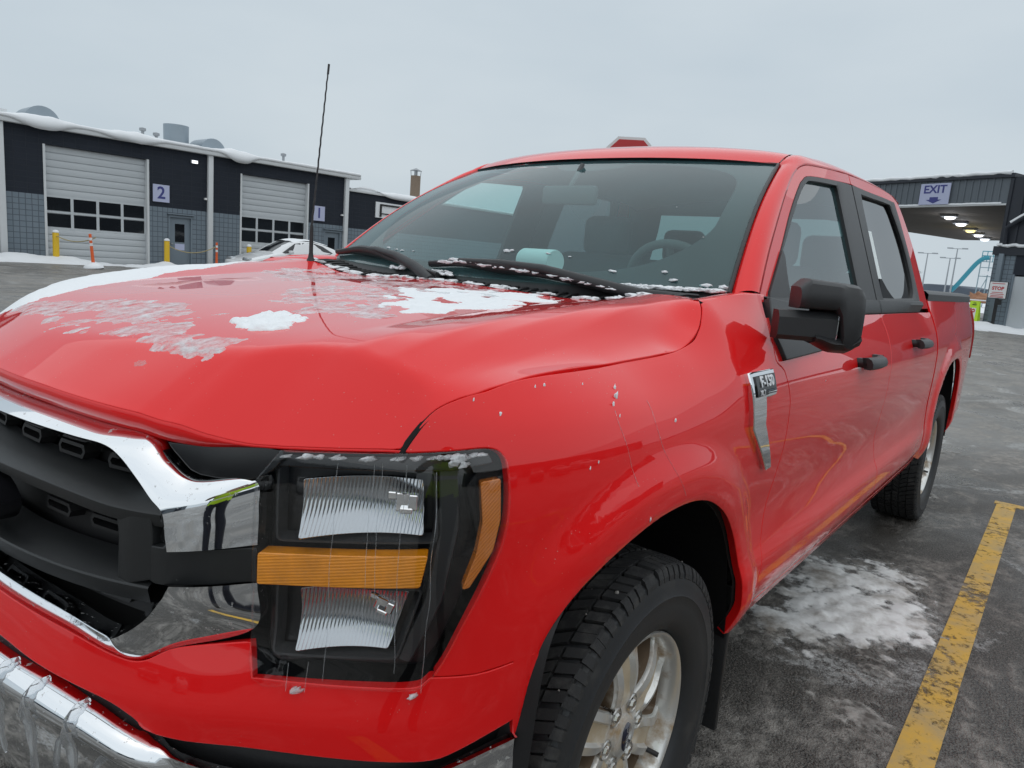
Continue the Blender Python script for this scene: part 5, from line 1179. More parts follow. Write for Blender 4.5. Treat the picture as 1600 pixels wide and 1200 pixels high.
sheet('far_bay_line', [(1.6,4.20),(1.6,4.31),(-4.50,4.29),(-4.50,4.18)], 'yellow_paint')
# ---- packed snow by the truck
def crust(name, x0, x1, y0, y1, fn, step, m, base=0., label=None):
    nx, ny = int((x1-x0)/step), int((y1-y0)/step); V, idx, F = [], {}, []
    H = [[fn(x0+(x1-x0)*i/nx, y0+(y1-y0)*j/ny) for j in range(ny+1)] for i in range(nx+1)]
    def vid(i, j):
        if (i, j) not in idx: idx[(i, j)] = len(V); V.append((x0+(x1-x0)*i/nx, y0+(y1-y0)*j/ny, base+max(H[i][j], -.004)))
        return idx[(i, j)]
    for i in range(nx):
        for j in range(ny):
            if max(H[i][j], H[i+1][j], H[i][j+1], H[i+1][j+1]) > 0: F.append((vid(i, j), vid(i+1, j), vid(i+1, j+1), vid(i, j+1)))
    o = mesh(name, V, F, m); o['kind'] = 'stuff'
    if label: tag(o, label, 'snow')
    return o
def fb(x, y, f, o=4, seed=0.):
    return sum(noise.noise((x*f*2**k+seed, y*f*2**k-seed, seed*1.7))*.5**k for k in range(o))
mat('packed_snow', (.80,.80,.79), rough=.7, bump=.8, bump_scale=120., noise_amt=.10, noise_scale=9., dirt=(.30,.27,.235), dirt_scale=5.5, dirt_lo=.44, dirt_hi=.66)
mat('tread_slush', (.30,.28,.26), rough=.6, bump=.6, bump_scale=90., noise_amt=.25, noise_scale=10.)
mat('dirty_slush', (.46,.44,.41), rough=.55, bump=.9, bump_scale=90., noise_amt=.25, noise_scale=10., dirt=(.10,.09,.08), dirt_scale=9., dirt_lo=.42, dirt_hi=.62)
def thin_edges(name, z0, z1, scale):
    t = MATS[name].node_tree; b = t.nodes['Principled BSDF']; o = t.nodes['Material Output']; tcn = t.nodes['Texture Coordinate']
    sx = N(t, 'ShaderNodeSeparateXYZ'); t.links.new(tcn.outputs['Object'], sx.inputs[0])
    n1 = N(t, 'ShaderNodeTexNoise', inputs={'Scale': scale, 'Detail': 8., 'Roughness': .7}); t.links.new(tcn.outputs['Object'], n1.inputs['Vector'])
    ad = N(t, 'ShaderNodeMath', operation='MULTIPLY_ADD', inputs={1: (z1-z0)*3.0, 2: -(z1-z0)*1.5}); t.links.new(n1.outputs['Fac'], ad.inputs[0])
    sm = N(t, 'ShaderNodeMath', operation='ADD'); t.links.new(ad.outputs[0], sm.inputs[0]); t.links.new(sx.outputs['Z'], sm.inputs[1])
    mr = N(t, 'ShaderNodeMapRange', interpolation_type='SMOOTHSTEP', inputs={1: z0, 2: z1}); t.links.new(sm.outputs[0], mr.inputs[0])
    tr = N(t, 'ShaderNodeBsdfTransparent'); mi = N(t, 'ShaderNodeMixShader'); t.links.new(mr.outputs[0], mi.inputs[0]); t.links.new(tr.outputs[0], mi.inputs[1]); t.links.new(b.outputs[0], mi.inputs[2]); t.links.new(mi.outputs[0], o.inputs[0])
thin_edges('packed_snow', .0005, .0085, 16.); thin_edges('dirty_slush', .0005, .008, 14.)
def patch1(x, y):
    u = (x+2.02)/.62; v = (y-.98-.18*(x+2.0)*-.35)/.34; e = 1-(abs(u)**2.4+abs(v)**2.4)
    tr = .30*math.sin((y*1.0+x*.42)*math.pi/.058)+.18*math.sin((x*.9-y*.3)*40)
    return .015*(.80*e+.02+.62*fb(x, y, 3.6, 5, 1.3)+.34*tr*max(0, e+.35)+.42*fb(x*.55+y*.8, y*.55-x*.8, 15, 4, 5.))
crust('packed_snow_patch', -2.9, -1.15, .50, 1.42, patch1, .0085, 'packed_snow', label='white packed snow with tyre ridges beside the red sill')
def patch2(x, y):
    e = -.24+.55*math.exp(-((x+1.12)/.16)**2-((y-1.24)/.09)**2)+.45*math.exp(-((x+1.55)/.25)**2-((y-1.20)/.12)**2)+.22*math.exp(-((x+.85)/.2)**2-((y-1.12)/.1)**2)
    return .022*(e+.50*fb(x, y, 5., 5, 9.)+.25*fb(x, y, 30, 3, 2.))
crust('slush_lump', -2.2, -.4, .85, 1.36, patch2, .009, 'dirty_slush', label='dirty grey slush lumps near the yellow line')
def patch3(x, y):
    e = -.34+.30*math.exp(-((x+4.9)/1.3)**2-((y-1.0)/.5)**2)
    return .020*(e+.55*fb(x, y, 2.2, 5, 4.)+.2*fb(x, y, 18, 3, 7.))
crust('slush_sheet', -7.0, -3.1, .2, 2.6, patch3, .022, 'dirty_slush', label='thin trodden slush behind the rear wheel')
# ---- service building on the left
BX = Vector((-.99917, .04073, 0)); BN = Vector((.04073, .99917, 0)); BO = Vector((-14.33, -28.70, 0))
def bw(s, z, off=0.): return BO+BX*s+BN*off+Vector((0, 0, z))
building = empty('service_building', BO, math.atan2(-BX.y, -BX.x)); tag(building, 'long navy and grey service garage with overhead doors and snowy roof', 'building')
def wb(name, s0, s1, z0, z1, o0, o1, m, parent, bevel=0.):   # local x runs opposite to s
    return box(name, (-s1, o0, z0), (-s0, o1, z1), m, parent, bevel)
def wall_piece(s0, s1, z0, z1, m, o0=-.3, name='wall'): return wb(name, s0, s1, z0, z1, o0, 0., m, building)
G2, G1 = (-5.07,-1.37), (2.60,6.08); D2, D1 = (-.58,.42), (7.02,8.0)
ZB, ZD, ZT = 2.42, 4.23, 4.88
G3 = (-12.6,-8.9)
for a, b_ in ((-14,G3[0]),(G3[1],G2[0]),(G2[1],D2[0]),(D2[1],G1[0]),(G1[1],D1[0]),(D1[1],8.3)): wall_piece(a, b_, 0, ZB, 'grey_block', name='block_wall')
for a, b_ in ((-14,G3[0]),(G3[1],G2[0]),(G2[1],G1[0]),(G1[1],8.3)): wall_piece(a, b_, ZB, ZD, 'navy_block', -.295, 'upper_wall')
wall_piece(-14, 8.3, ZD, ZT, 'navy_block', -.29, 'upper_wall')
for a, b_ in (D2, D1): wall_piece(a, b_, 2.12, ZB, 'grey_block', name='block_wall')
wb('building_core', -14, 8.3, 0, 4.8, -18, -.5, 'navy_wall', building)
def garage(s0, s1):
    gd = wb('garage_door', s0, s1, 0, ZD, -.29, -.20, 'white_metal', building)
    n = 12; zz = [0,.25,.50,.75,1.0,1.24]+[2.42+(ZD-2.42)*k/7 for k in range(8)]
    for a, b_ in zip(zz[:-1], zz[1:]):
        if a > 1.2 and b_ < 2.5: continue
        wb('door_slat', s0+.03, s1-.03, a+.012, b_-.012, -.21, -.165, 'white_metal', gd, .012)
    w = (s1-s0-.12)/4
    for r, (z0, z1) in enumerate(((1.28,1.80),(1.88,2.40))):
        for k in range(4):
            f = wb('window_pane', s0+.06+w*k+.05, s0+.06+w*(k+1)-.05, z0+.02, z1-.02, -.21, -.175, 'dark_pane', gd)
    for z in (1.25,1.84,2.41): wb('window_rail', s0+.03, s1-.03, z-.035, z+.035, -.205, -.160, 'white_metal', gd)
    for k in range(5): wb('window_stile', s0+.06+w*k-.05, s0+.06+w*k+.05, 1.24, 2.42, -.204, -.158, 'white_metal', gd)
    for a, b_ in ((s0-.02,s0+.06),(s1-.06,s1+.02)): wb('door_jamb', a, b_, 0, ZD, -.19, .02, 'white_trim', gd)
garage(*G2); garage(*G1); garage(*G3)
def person_door(s0, s1):
    d = wb('entry_door', s0+.06, s1-.06, 0, 2.06, -.12, -.07, 'grey_paint', building)
    wb('door_frame', s0, s0+.06, 0, 2.12, -.14, .02, 'grey_paint', d); wb('door_frame', s1-.06, s1, 0, 2.12, -.14, .02, 'grey_paint', d); wb('door_frame', s0, s1, 2.06, 2.14, -.14, .03, 'grey_paint', d); wb('door_canopy', s0-.06, s1+.06, 2.17, 2.21, 0, .12, 'grey_paint', d)
    c = (s0+s1)/2; wb('door_window', c-.20, c+.20, 1.05, 1.80, -.08, -.062, 'dark_pane', d); wb('door_notice', c-.20, c+.20, .72, .98, -.08, -.064, 'sign_lilac', d); wb('door_handle', s0+.12, s0+.20, .95, 1.0, -.07, -.01, 'pole_grey', d)
person_door(*D2); person_door(*D1)
for s in (-6.42, 1.16, 8.22): wb('downspout', s-.11, s+.11, 0, ZT, 0, .16, 'white_trim', building, .02)
wb('roof_edge', -14, 8.95, ZT-.10, ZT+.12, -18, .26, 'white_trim', building, .02)
for s, z in ((.98,2.95),(8.02,2.95)): wb('wall_sensor', s-.05, s+.05, z-.04, z+.04, 0, .10, 'white_band', building)
lamp = wb('wall_lamp', .34, .62, 4.34, 4.48, 0, .10, 'pole_grey', building); wb('lamp_face', .36, .60, 4.35, 4.46, .101, .115, 'lamp_white', lamp)
# lower wing on the right
wb('block_wall', 8.45, 22, 0, 2.36, -.6, -.1, 'grey_block', building); wb('upper_wall', 8.45, 22, 2.36, 4.22, -.6, -.105, 'navy_block', building); wb('building_core', 8.4, 22, 0, 4.1, -18, -.61, 'navy_wall', building)
wb('roof_edge', 8.35, 22, 4.18, 4.30, -18, .0, 'white_trim', building, .02)
bs = wb('snowy_notice_frame', 10.2, 12.6, 3.05, 3.85, -.10, -.04, 'snow_far', building)
for a, b_, c, d in ((10.45,10.55,3.1,3.75),(12.1,12.2,3.1,3.75),(10.5,12.15,3.68,3.76),(10.5,12.15,3.25,3.30)): wb('notice_bar', a, b_, c, d, -.03, .02, 'sign_black', bs)
def place(lo): lo.parent = None; return lo
def number_sign(txt, s0, s1, z0, z1, label):
    o = empty('number_sign', bw(s0, z0, .03), building.rotation_euler.z); tag(o, label, 'sign', 'bay number signs')
    box('sign_board', (-(s1-s0),0,0), (0,.03,z1-z0), 'sign_lilac', o)
    w, h = s1-s0, z1-z0
    text_on(txt, h*.98, lambda x, y, z: (-w/2-x, .034+z, h/2+y), 'sign_navy', o, 'sign_numeral', depth=.003, bold=.012)
number_sign('2', -1.22, -.56, 2.62, 3.31, 'lilac square sign with a navy number 2'); number_sign('1', 6.34, 6.99, 2.55, 3.25, 'lilac square sign with a navy number 1 behind the antenna')
# rooftop ducts and stacks
def duct_hood(s, z, r, w, off):
    rows = []
    for q in np.linspace(0, math.pi, 15): rows.append([tuple((-s-r*math.cos(q), off-w*k, z+r*math.sin(q)*1.05)) for k in (0, 1)])
    loft('roof_fan_hood', rows, 'galv', building, sharp=40)
    V = [(-s-r*math.cos(q), off, z+r*math.sin(q)*1.05) for q in np.linspace(0, math.pi, 15)]; mesh('fan_hood_side', V, [tuple(range(15))], 'galv', building, False)
duct_hood(-4.7, 5.05, .62, 1.3, -1.2); duct_hood(1.95, 5.05, .58, 1.3, -1.2)
def drum(s, z0, z1, r, off):
    V, F = lathe_data([(r*.98,z0),(r,z1),(r*.9,z1),(r*.88,z0)], 24, axis='z'); V = [(a-s, b_+off, c) for a, b_, c in V]; mesh('roof_stack', V, F, 'galv', building, True, sharp=30)
    box('stack_curb', (-s-r*1.5, off-r*1.5, 4.95), (-s+r*1.5, off+r*1.5, z0+.04), 'white_trim', building)
drum(.75, 5.25, 6.05, .52, -2.2); drum(-6.75, 5.30, 6.35, .60, -2.0)
for s, h in ((-1.0,5.6),(-.45,5.5),(5.55,5.6)):
    V, F = lathe_data([(.06,4.95),(.06,h-.15),(.13,h-.12),(.13,h-.02),(.0,h+.02)], 12, axis='z'); V = [(a-s, b_-1.4, c) for a, b_, c in V]; mesh('vent_pipe', V, F, 'pole_grey', building, True, sharp=40)
ch = box('brick_chimney', (-15.88,-3.48,4.2), (-15.46,-3.06,5.95), 'brown_brick', building)
V, F = lathe_data([(.10,5.95),(.10,6.25)], 10, axis='z'); V = [(a-15.67, b_-3.27, c) for a, b_, c in V]; mesh('chimney_flue', V, F, 'pole_grey', building)
V, F = lathe_data([(.36,6.24),(.0,6.40)], 16, axis='z'); V = [(a-15.67, b_-3.27, c) for a, b_, c in V]; mesh('chimney_cap', V, F, 'pole_grey', building)
for dx, dy in ((.2,.2),(-.2,.2),(.2,-.2),(-.2,-.2)): tube('cap_bracket', [(-15.67+dx,-3.27+dy,5.95),(-15.67+dx*1.1,-3.27+dy*1.1,6.26)], .02, 'pole_grey', building, 5)
# snow on the roofs, drooping over the eaves in places
def eave_snow(s0, s1, z, lobes, label, off=.26):
    rows = []; n = int((s1-s0)/.14)
    for k in range(n+1):
        s = s0+(s1-s0)*k/n; d = sum(a*math.exp(-abs((s-c)/w)**3) for c, w, a in lobes); th = .09+.06*noise.noise((s*.8, 2.1, 0))+.03*noise.noise((s*3., 0, 4.))+.10*min(1, d*3)
        p = [(-6., z+th*.9),(-2., z+th),(off-.25, z+th),(off-.05+.18*d, z+th*.8-.10*d),(off+.05+.22*d, z+th*.3-.35*d),(off+.02+.20*d, z-.06-.62*d),(off-.06+.05*d, z-.05-.45*d),(off-.10, z-.02)]
        rows.append([tuple(bw(s, zz, oo)) for oo, zz in p])
    o = loft('roof_snow', rows, 'snow_far'); o['kind'] = 'stuff'; tag(o, label, 'snow')
eave_snow(-14, 8.9, 5.0, [(-9,.8,.3),(-5.1,.75,.42),(-2.3,.8,.24),(-1.5,.5,.18),(2.45,.62,.50)], 'white snow drooping over the eave of the service garage')
eave_snow(8.5, 22, 4.28, [(9.6,.9,-.45),(12.,1.5,.25)], 'lumpy snow along the lower wing roof', .0)
# bollards, delineators, rope, banked snow
def bollard(s, off, h, label):
    p = bw(s, 0, off); o = mesh('bollard', *lathe_data([(.105,0),(.105,h-.03),(.095,h),(.0,h+.005)], 20, axis='z'), 'yellow_post', None, True, sharp=40); o.location = p; tag(o, label, 'bollard', 'yellow bollards by the garage doors')
    c = mesh('snow_cap', *lathe_data([(.11,h),(.105,h+.05),(.06,h+.09),(0,h+.10)], 16, axis='z'), 'snow_far', o); return o
bollard(-4.98, .75, 1.10, 'yellow bollard at the left edge of the garage door marked two'); bollard(-.98, .75, 1.08, 'yellow bollard between the garage door and the grey entry door'); bollard(2.62, .75, 1.08, 'yellow bollard behind the white hatchback hood')
def delineator(p, h, tilt, label):
    o = empty('delineator_post', p); o.rotation_euler = (0, tilt, 0); tag(o, label, 'delineator', 'orange posts holding the rope')
    mesh('post', *lathe_data([(.055,.06),(.045,h*.7),(.045,h),(.0,h+.01)], 14, axis='z'), 'orange_post', o, True, sharp=40)
    for z0, z1 in ((h*.66,h*.74),(h*.82,h*.90)): mesh('reflective_band', *lathe_data([(.049,z0),(.049,z1)], 14, axis='z'), 'white_band', o)
    mesh('rubber_base', *lathe_data([(.30,0),(.30,.04),(.12,.09),(.0,.09)], 16, axis='z'), 'rubber', o, True, sharp=30)
    mesh('snow_cover', *lathe_data([(.31,.03),(.29,.10),(.17,.17),(.06,.22),(.04,.21)], 16, axis='z'), 'snow_far', o)
delineator(Vector((-9.35,-25.03,0)), 1.16, R(5), 'orange delineator post with a snow covered base standing forward'); delineator(bw(1.05, 0, .9), 1.15, 0, 'orange delineator post beside the white downspout')
def rope(a, b_, sag, label):
    P = [a.lerp(b_, k/16)-Vector((0, 0, sag*4*(k/16)*(1-k/16))) for k in range(17)]; o = tube('rope', P, .018, 'rope', None, 5); tag(o, label, 'rope', 'slack ropes between the posts')
rope(bw(-4.98, 1.0, .75), Vector((-9.43,-25.03,1.05)), .18, 'slack rope from bollard to the forward orange post'); rope(bw(-.98, .92, .75), bw(1.05, 1.0, .9), .30, 'slack rope hanging across the grey entry door')
def mound(x0, x1, y0, y1, pts, amp, label, step=.12, seed=0.):
    def f(x, y): return sum(a*math.exp(-((x-cx)/wx)**2-((y-cy)/wy)**2) for cx, cy, wx, wy, a in pts)+amp*fb(x, y, 1.3, 4, seed)-.05
    return crust('snow_bank', x0, x1, y0, y1, f, step, 'snow_far', label=label)
w0, w1 = bw(-14, 0, .3), bw(8, 0, .3)
def bank_pts(lst): return [(bw(s, 0, o_).x, bw(s, 0, o_).y, wx, wy, a) for s, o_, wx, wy, a in lst]
mound(-12.5, 2.0, -28.6, -26.6, bank_pts([(-13,.6,2.,.7,.26),(-9.5,.6,1.8,.7,.25),(-7.0,.6,1.2,.7,.24),(-5.6,.7,.9,.6,.24),(-4.6,.9,.6,.5,.22),(-3.4,.9,1.,.4,.12),(-2.,.9,.8,.4,.10)]), .10, 'ploughed snow along the foot of the garage wall left of door two')
mound(-16.2, -12.2, -28.6, -27.2, bank_pts([(-.98,.75,.42,.35,.30),(-1.6,.8,.5,.3,.14),(-.2,.8,.5,.3,.12)]), .06, 'heap of snow around the foot of the second yellow bollard', .08, 3.)
# ---- parked cars
def make_car(name, paint, L=4.45, Wd=1.75, Ht=1.48, style='hatch'):
    root = empty(name)
    hw = Wd/2
    if style == 'hatch':
        top = [(0,.62),(.25,.72),(.7,.86),(1.15,.96),(1.65,1.24),(2.05,1.42),(2.45,Ht),(2.9,1.47),(3.4,1.40),(3.9,1.27),(4.2,1.12),(4.40,1.02),(L,.80)]
        belt_ = [(0,.60),(.7,.80),(1.15,.92),(2.0,.95),(3.2,1.00),(4.0,1.06),(L,.80)]
        win = [[(1.40,1.00),(2.02,1.36),(2.28,1.40),(2.28,.98),(1.5,.965)],[(2.36,1.41),(2.95,1.42),(3.30,1.34),(3.72,1.10),(3.5,1.02),(2.36,.98)]]; rear = (3.62,1.345,4.22,1.08); ws_ = (1.22,.99,2.02,1.40)
    else:
        top = [(0,.72),(.15,.90),(.8,1.02),(1.25,1.08),(1.75,1.42),(2.05,Ht-.06),(2.5,Ht),(3.4,Ht),(4.1,Ht-.06),(4.40,1.30),(L,.90)]
        belt_ = [(0,.70),(.8,.96),(1.25,1.04),(2.2,1.06),(4.2,1.10),(L,.9)]
        win = [[(1.60,1.12),(2.05,1.52),(2.50,1.54),(2.50,1.09)],[(2.58,1.55),(3.30,1.56),(3.30,1.10),(2.58,1.09)],[(3.38,1.55),(4.05,1.48),(4.20,1.14),(3.38,1.11)]]; rear = (4.12,1.56,4.42,1.18); ws_ = (1.30,1.11,2.0,Ht-.10)
    tx_, tz_ = [p[0] for p in top], [p[1] for p in top]; bx_, bz_ = [p[0] for p in belt_], [p[1] for p in belt_]
    def yside(x, z):
        zt = float(np.interp(x, tx_, tz_)); zb = float(np.interp(x, bx_, bz_)); w = hw*(1-.22*float(smooth(.6, 0, x))-.12*float(smooth(L-.5, L, x)))
        if z <= zb: return w*(1-.05*float(smooth(.45, .15, z))-.02*abs(z-.6))
        k = (z-zb)/max(zt-zb, .02); return w*(.965-.25*min(k, 1)**1.3)
    rows = []
    for x in np.linspace(0, L, 60):
        zt = float(np.interp(x, tx_, tz_)); zb = min(float(np.interp(x, bx_, bz_)), zt-.01); half = []
        for z in (.20,.30,.45,.60,(zb+.6)/2,zb): half.append((yside(x, z), z))
        for k in (.25,.5,.75,.92): half.append((yside(x, zb+(zt-zb)*k), zb+(zt-zb)*k))
        ye = yside(x, zt); half += [(ye*.86, zt+.004),(ye*.45, zt+.02),(0, zt+.026)]
        rows.append([(x, -y, z) for y, z in half]+[(x, y, z) for y, z in reversed(half[:-1])])
    body = loft('body', rows, paint, root, caps=True)
    for w in win:
        for s in (1, -1):
            P = [(x, s*(yside(x, z)+.006), z) for x, z in w]; mesh('side_window', P, [tuple(range(len(P))) if s < 0 else tuple(reversed(range(len(P))))], 'dark_pane', root, False)
    for nm, (xa, za, xb, zb_) in (('rear_window', rear), ('windscreen', ws_)):
        ya, yb = yside(xa, za)*.93, yside(xb, zb_)*.93; nx, nz_ = (zb_-za), -(xb-xa); l = math.hypot(nx, nz_); sg = 1 if nm == 'rear_window' else -1
        nx, nz_ = abs(nx)/l*sg*.02, abs(nz_)/l*.02
        rr = [[(xa+(xb-xa)*k+nx, u*(ya+(yb-ya)*k), max(za+(zb_-za)*k, float(np.interp(xa+(xb-xa)*k, tx_, tz_))-.0)+nz_+.015-.05*u*u) for u in (-1,-.5,0,.5,1)] for k in np.linspace(0, 1, 5)]
        loft(nm, rr, 'dark_pane', root)
    for x in (.85, L-.85):
        for s in (1, -1):
            w_ = bpy.data.objects.new('wheel', None); link(w_, root); w_.location = (x, s*(hw-.13), .31); w_.scale = (1, s, 1)
            mesh('tyre', *lathe_data([(.19,.10),(.21,.115),(.29,.115),(.31,.09),(.31,-.1),(.2,-.1)], 28), 'sidewall', w_, True, sharp=40)
            mesh('rim', *lathe_data([(.20,.09),(.19,.105),(.15,.10),(.05,.11),(0,.112)], 20), 'alloy', w_, True)
            mesh('wheel_arch', [(.37*math.cos(q), .128, .37*math.sin(q)) for q in np.linspace(-.25, math.pi+.25, 20)]+[(0,.128,-.05)], [tuple(range(21))], 'seam', w_, False)
    for s in (1, -1):
        box('mirror', (1.62, min(s*(hw*.97), s*(hw+.15)), .98), (1.76, max(s*(hw*.97), s*(hw+.15)), 1.10), paint, root, .03)
        box('headlamp', (.02, s*hw*.58-.16, .62), (.22, s*hw*.58+.16, .74), 'reflector', root, .03); box('tail_lamp', (L-.16, s*hw*.80-.07, .78), (L-.02, s*hw*.80+.07, 1.05), 'tail_red', root, .02)
    return root
def put_car(c, loc, rz, label, grp=None):
    c.location = loc; c.rotation_euler = (0, 0, rz); tag(c, label, 'car', grp); return c
wc = make_car('parked_car', 'car_white'); put_car(wc, bw(-.85, 0, 6.), math.atan2(BX.y, BX.x)+R(4), 'white hatchback with snow on its roof in front of door one')
rows = [[(x, y, float(np.interp(x, [1.9,2.45,2.9,3.4,3.7], [1.40,1.51,1.50,1.43,1.36]))+.05+.02*noise.noise((x*3,y*3,0))-.06*(y/.55)**4) for y in np.linspace(-.55,.55,9)] for x in np.linspace(2.0,3.7,14)]
sr = loft('roof_snow', rows, 'snow_far', None); sr.matrix_world = Matrix.Translation(wc.location) @ Matrix.Rotation(wc.rotation_euler.z, 4, 'Z'); sr['kind'] = 'stuff'; tag(sr, 'thin snow on the white hatchback roof', 'snow')
ds = make_car('parked_car', 'car_black', 4.6, 1.85, 1.68, 'suv'); put_car(ds, (-37.4,-3.9,0), R(-93), 'black sport utility vehicle behind the pickup tailgate')
# vehicles across the lane that the doors and lamps mirror
for k, (nm, st, pos, rz, lab) in enumerate((('car_silver','suv',(-9.4,13.5,0),90,'silver sport utility vehicle across the lane, nearest the exit'),('car_grey','hatch',(-5.6,13.2,0),88,'dark grey hatchback across the lane beside the silver one'),('car_black','suv',(-1.9,13.6,0),91,'black sport utility vehicle across the lane facing the pickup door'),('car_blue','hatch',(2.1,13.3,0),89,'dark blue hatchback across the lane'),('car_white','suv',(6.2,13.6,0),90,'white sport utility vehicle across the lane at the row end'),('car_grey','suv',(15.5,-1.5,0),2,'dark grey sport utility vehicle parked ahead of the pickup'),('car_silver','hatch',(15.0,3.0,0),-2,'silver hatchback parked ahead of the pickup'))):
    c = make_car('parked_car', nm, 4.6 if st == 'suv' else 4.45, 1.85, 1.70 if st == 'suv' else 1.48, st); put_car(c, pos, R(rz), lab, 'vehicles parked round the lot')
wh = empty('warehouse', (-8, 42, 0)); tag(wh, 'long dark warehouse added out of view across the lane for the doors to mirror', 'building')  # unseen building added so the driver's side mirrors a dark horizon
box('wall', (-46,0,0), (46,20,6.2), 'siding_navy', wh); box('roof_edge', (-46.3,-.4,6.2), (46.3,20.4,6.6), 'white_trim', wh)
for k in range(9): box('dock_door', (-42+k*10,-.12,0), (-38+k*10,0.,3.6), 'siding_grey', wh)
wh2 = empty('workshop', (48, 0, 0)); tag(wh2, 'grey workshop added out of view ahead of the pickup for the chrome to mirror', 'building'); box('wall', (0,-30,0), (16,30,5.6), 'siding_grey', wh2); box('roof_edge', (-.4,-30.3,5.6), (16.4,30.3,6.0), 'white_trim', wh2)  # unseen building added for the truck's nose to mirror
for k in range(6): box('bay_door', (-.12,-26+k*9.5,0), (0,-21.5+k*9.5,4.), 'navy_wall', wh2)
# ---- exit canopy and booth on the right
CE = Vector((.3637,.9315,0)); CN = Vector((.9315,-.3637,0)); CO = Vector((-38.79,-6.26,0))
canopy = empty('exit_canopy', CO, math.atan2(CE.y, CE.x)); tag(canopy, 'tall grey drive-through canopy with wooden soffit and lamps', 'canopy')
# local: x along the fascia, +y away from the viewer
def cb(name, x0, x1, y0, y1, z0, z1, m, parent, bevel=0.): return box(name, (x0,y0,z0), (x1,y1,z1), m, parent, bevel)
cb('fascia', -9, 4.72, 0, .12, 5.45, 6.55, 'siding_grey', canopy)
for k in range(46):
    x = -8.9+k*.30
    if x < 4.6: cb('fascia_rib', x, x+.07, -.035, 0, 5.46, 6.54, 'siding_grey', canopy)
cb('roof', -9.4, 4.9, -.12, 22.5, 6.55, 6.72, 'siding_navy', canopy)
for k in range(34): cb('soffit_board', -9, 4.7, .13+k*.65, .13+k*.65+.62, 5.46, 5.50, 'wood_soffit', canopy)
cb('soffit_trim', -9, 4.72, -.05, .13, 5.38, 5.45, 'white_trim', canopy)
def loc_c(x, y, z): return CO+CE*x-CN*y+Vector((0, 0, z))
for k, (px_, py_) in enumerate(((-42.58,-4.70),(-46.6,-4.68),(-51.2,-4.72),(-54.84,-4.66),(-58.6,-4.67))):
    o = empty('canopy_lamp', (px_, py_, 5.46)); yel = k == 2
    tag(o, ('canopy lamp with a yellow glow, middle of the row' if yel else ['nearest white lamp under the canopy','second white lamp under the canopy','','second farthest white lamp under the canopy','farthest white lamp under the canopy'][k]), 'lamp', 'lamps under the canopy')
    box('housing', (-.42,-.42,-.14), (.32,.32,.0), 'pole_grey', o, .03); mesh('lens', *lathe_data([(.27,-.14),(.25,-.22),(.17,-.26),(0,-.27)], 16, axis='z'), 'lamp_yellow' if yel else 'lamp_white', o)
    l = bpy.data.lights.new('canopy_lamp_light', 'POINT'); l.energy = 25; l.color = (1,.85,.4) if yel else (.93,.95,1); l.shadow_soft_size = .3; lo = bpy.data.objects.new('canopy_lamp_light', l); COL.objects.link(lo); lo.parent = o; lo.location = (0,0,-.55)
es = empty('exit_sign', loc_c(.86, -.10, 5.47), canopy.rotation_euler.z); tag(es, 'white rectangular EXIT sign with a navy arrow pointing down', 'sign')
cb('sign_board', 0, 1.40, -.04, 0, 0, .96, 'sign_lilac', es); 
text_on('EXIT', .50, lambda x, y, z: (.70+x*1.05, -.044-z, .68+y), 'sign_navy', es, 'sign_lettering', depth=.004, bold=.012)
ar = [(.50,.34),(.90,.34),(.90,.22),(1.08,.22),(.70,.05),(.32,.22),(.50,.22)]; mesh('sign_arrow', [(a, -.045, b_) for a, b_ in ar], [(0,1,2,6),(2,3,4,5,6)], 'sign_navy', es, False)
booth = empty('exit_booth', CO, canopy.rotation_euler.z); tag(booth, 'navy and grey block booth under the right end of the canopy', 'building')
cb('block_wall', 4.62, 5.50, 0, 12, 0, 3.25, 'grey_block', booth); cb('block_wall', 6.62, 14, 0.0, 12, 0, 3.25, 'grey_block', booth); cb('block_wall', 5.50, 6.62, 0, 12, 2.42, 3.25, 'navy_wall', booth); cb('booth_core', 5.45, 6.7, .3, 12, 0, 2.5, 'navy_wall', booth)
cb('fascia_band', 4.55, 14, -.08, 12, 3.25, 3.62, 'siding_navy', booth); cb('upper_wall', 4.72, 14, -.02, 12, 3.62, 6.56, 'siding_navy', booth)
for k in range(18): cb('siding_rib', 4.78+k*.5, 4.88+k*.5, -.07, -.02, 3.66, 6.5, 'siding_navy', booth)
bd = cb('booth_door', 5.58, 6.56, .02, .08, 0, 2.36, 'white_metal', booth); cb('door_handle', 6.36, 6.44, -.05, .02, 1.0, 1.08, 'pole_grey', bd); cb('door_lock', 6.36, 6.44, -.02, .02, 1.2, 1.27, 'pole_grey', bd)
cb('door_frame', 5.50, 5.58, -.03, .1, 0, 2.44, 'grey_paint', booth); cb('door_frame', 6.56, 6.66, -.03, .1, 0, 2.44, 'wood_soffit', booth)
cb('downspout', 4.86, 5.06, -.16, 0, .35, 3.3, 'grey_paint', booth, .02); tube('gutter_pipe', [(5.0,-.12,3.7),(5.0,-.2,4.4),(5.5,-.25,4.75),(6.4,-.25,5.3)], .09, 'siding_navy', booth, 8)
sn1 = tube('pipe_snow', [loc_c(5.15,-.25,4.62), loc_c(5.5,-.25,4.86), loc_c(6.2,-.25,5.28)], .08, 'snow_far', None, 6); sn1['kind'] = 'stuff'; tag(sn1, 'strip of snow on the sloping gutter pipe', 'snow')
sn2 = tube('ledge_snow', [loc_c(4.7+.15*k, -.12+.03*math.sin(k*2.), 3.66+.03*math.sin(k*1.7)) for k in range(20)], .07, 'snow_far', None, 6); sn2['kind'] = 'stuff'; tag(sn2, 'strip of snow on the booth ledge', 'snow')
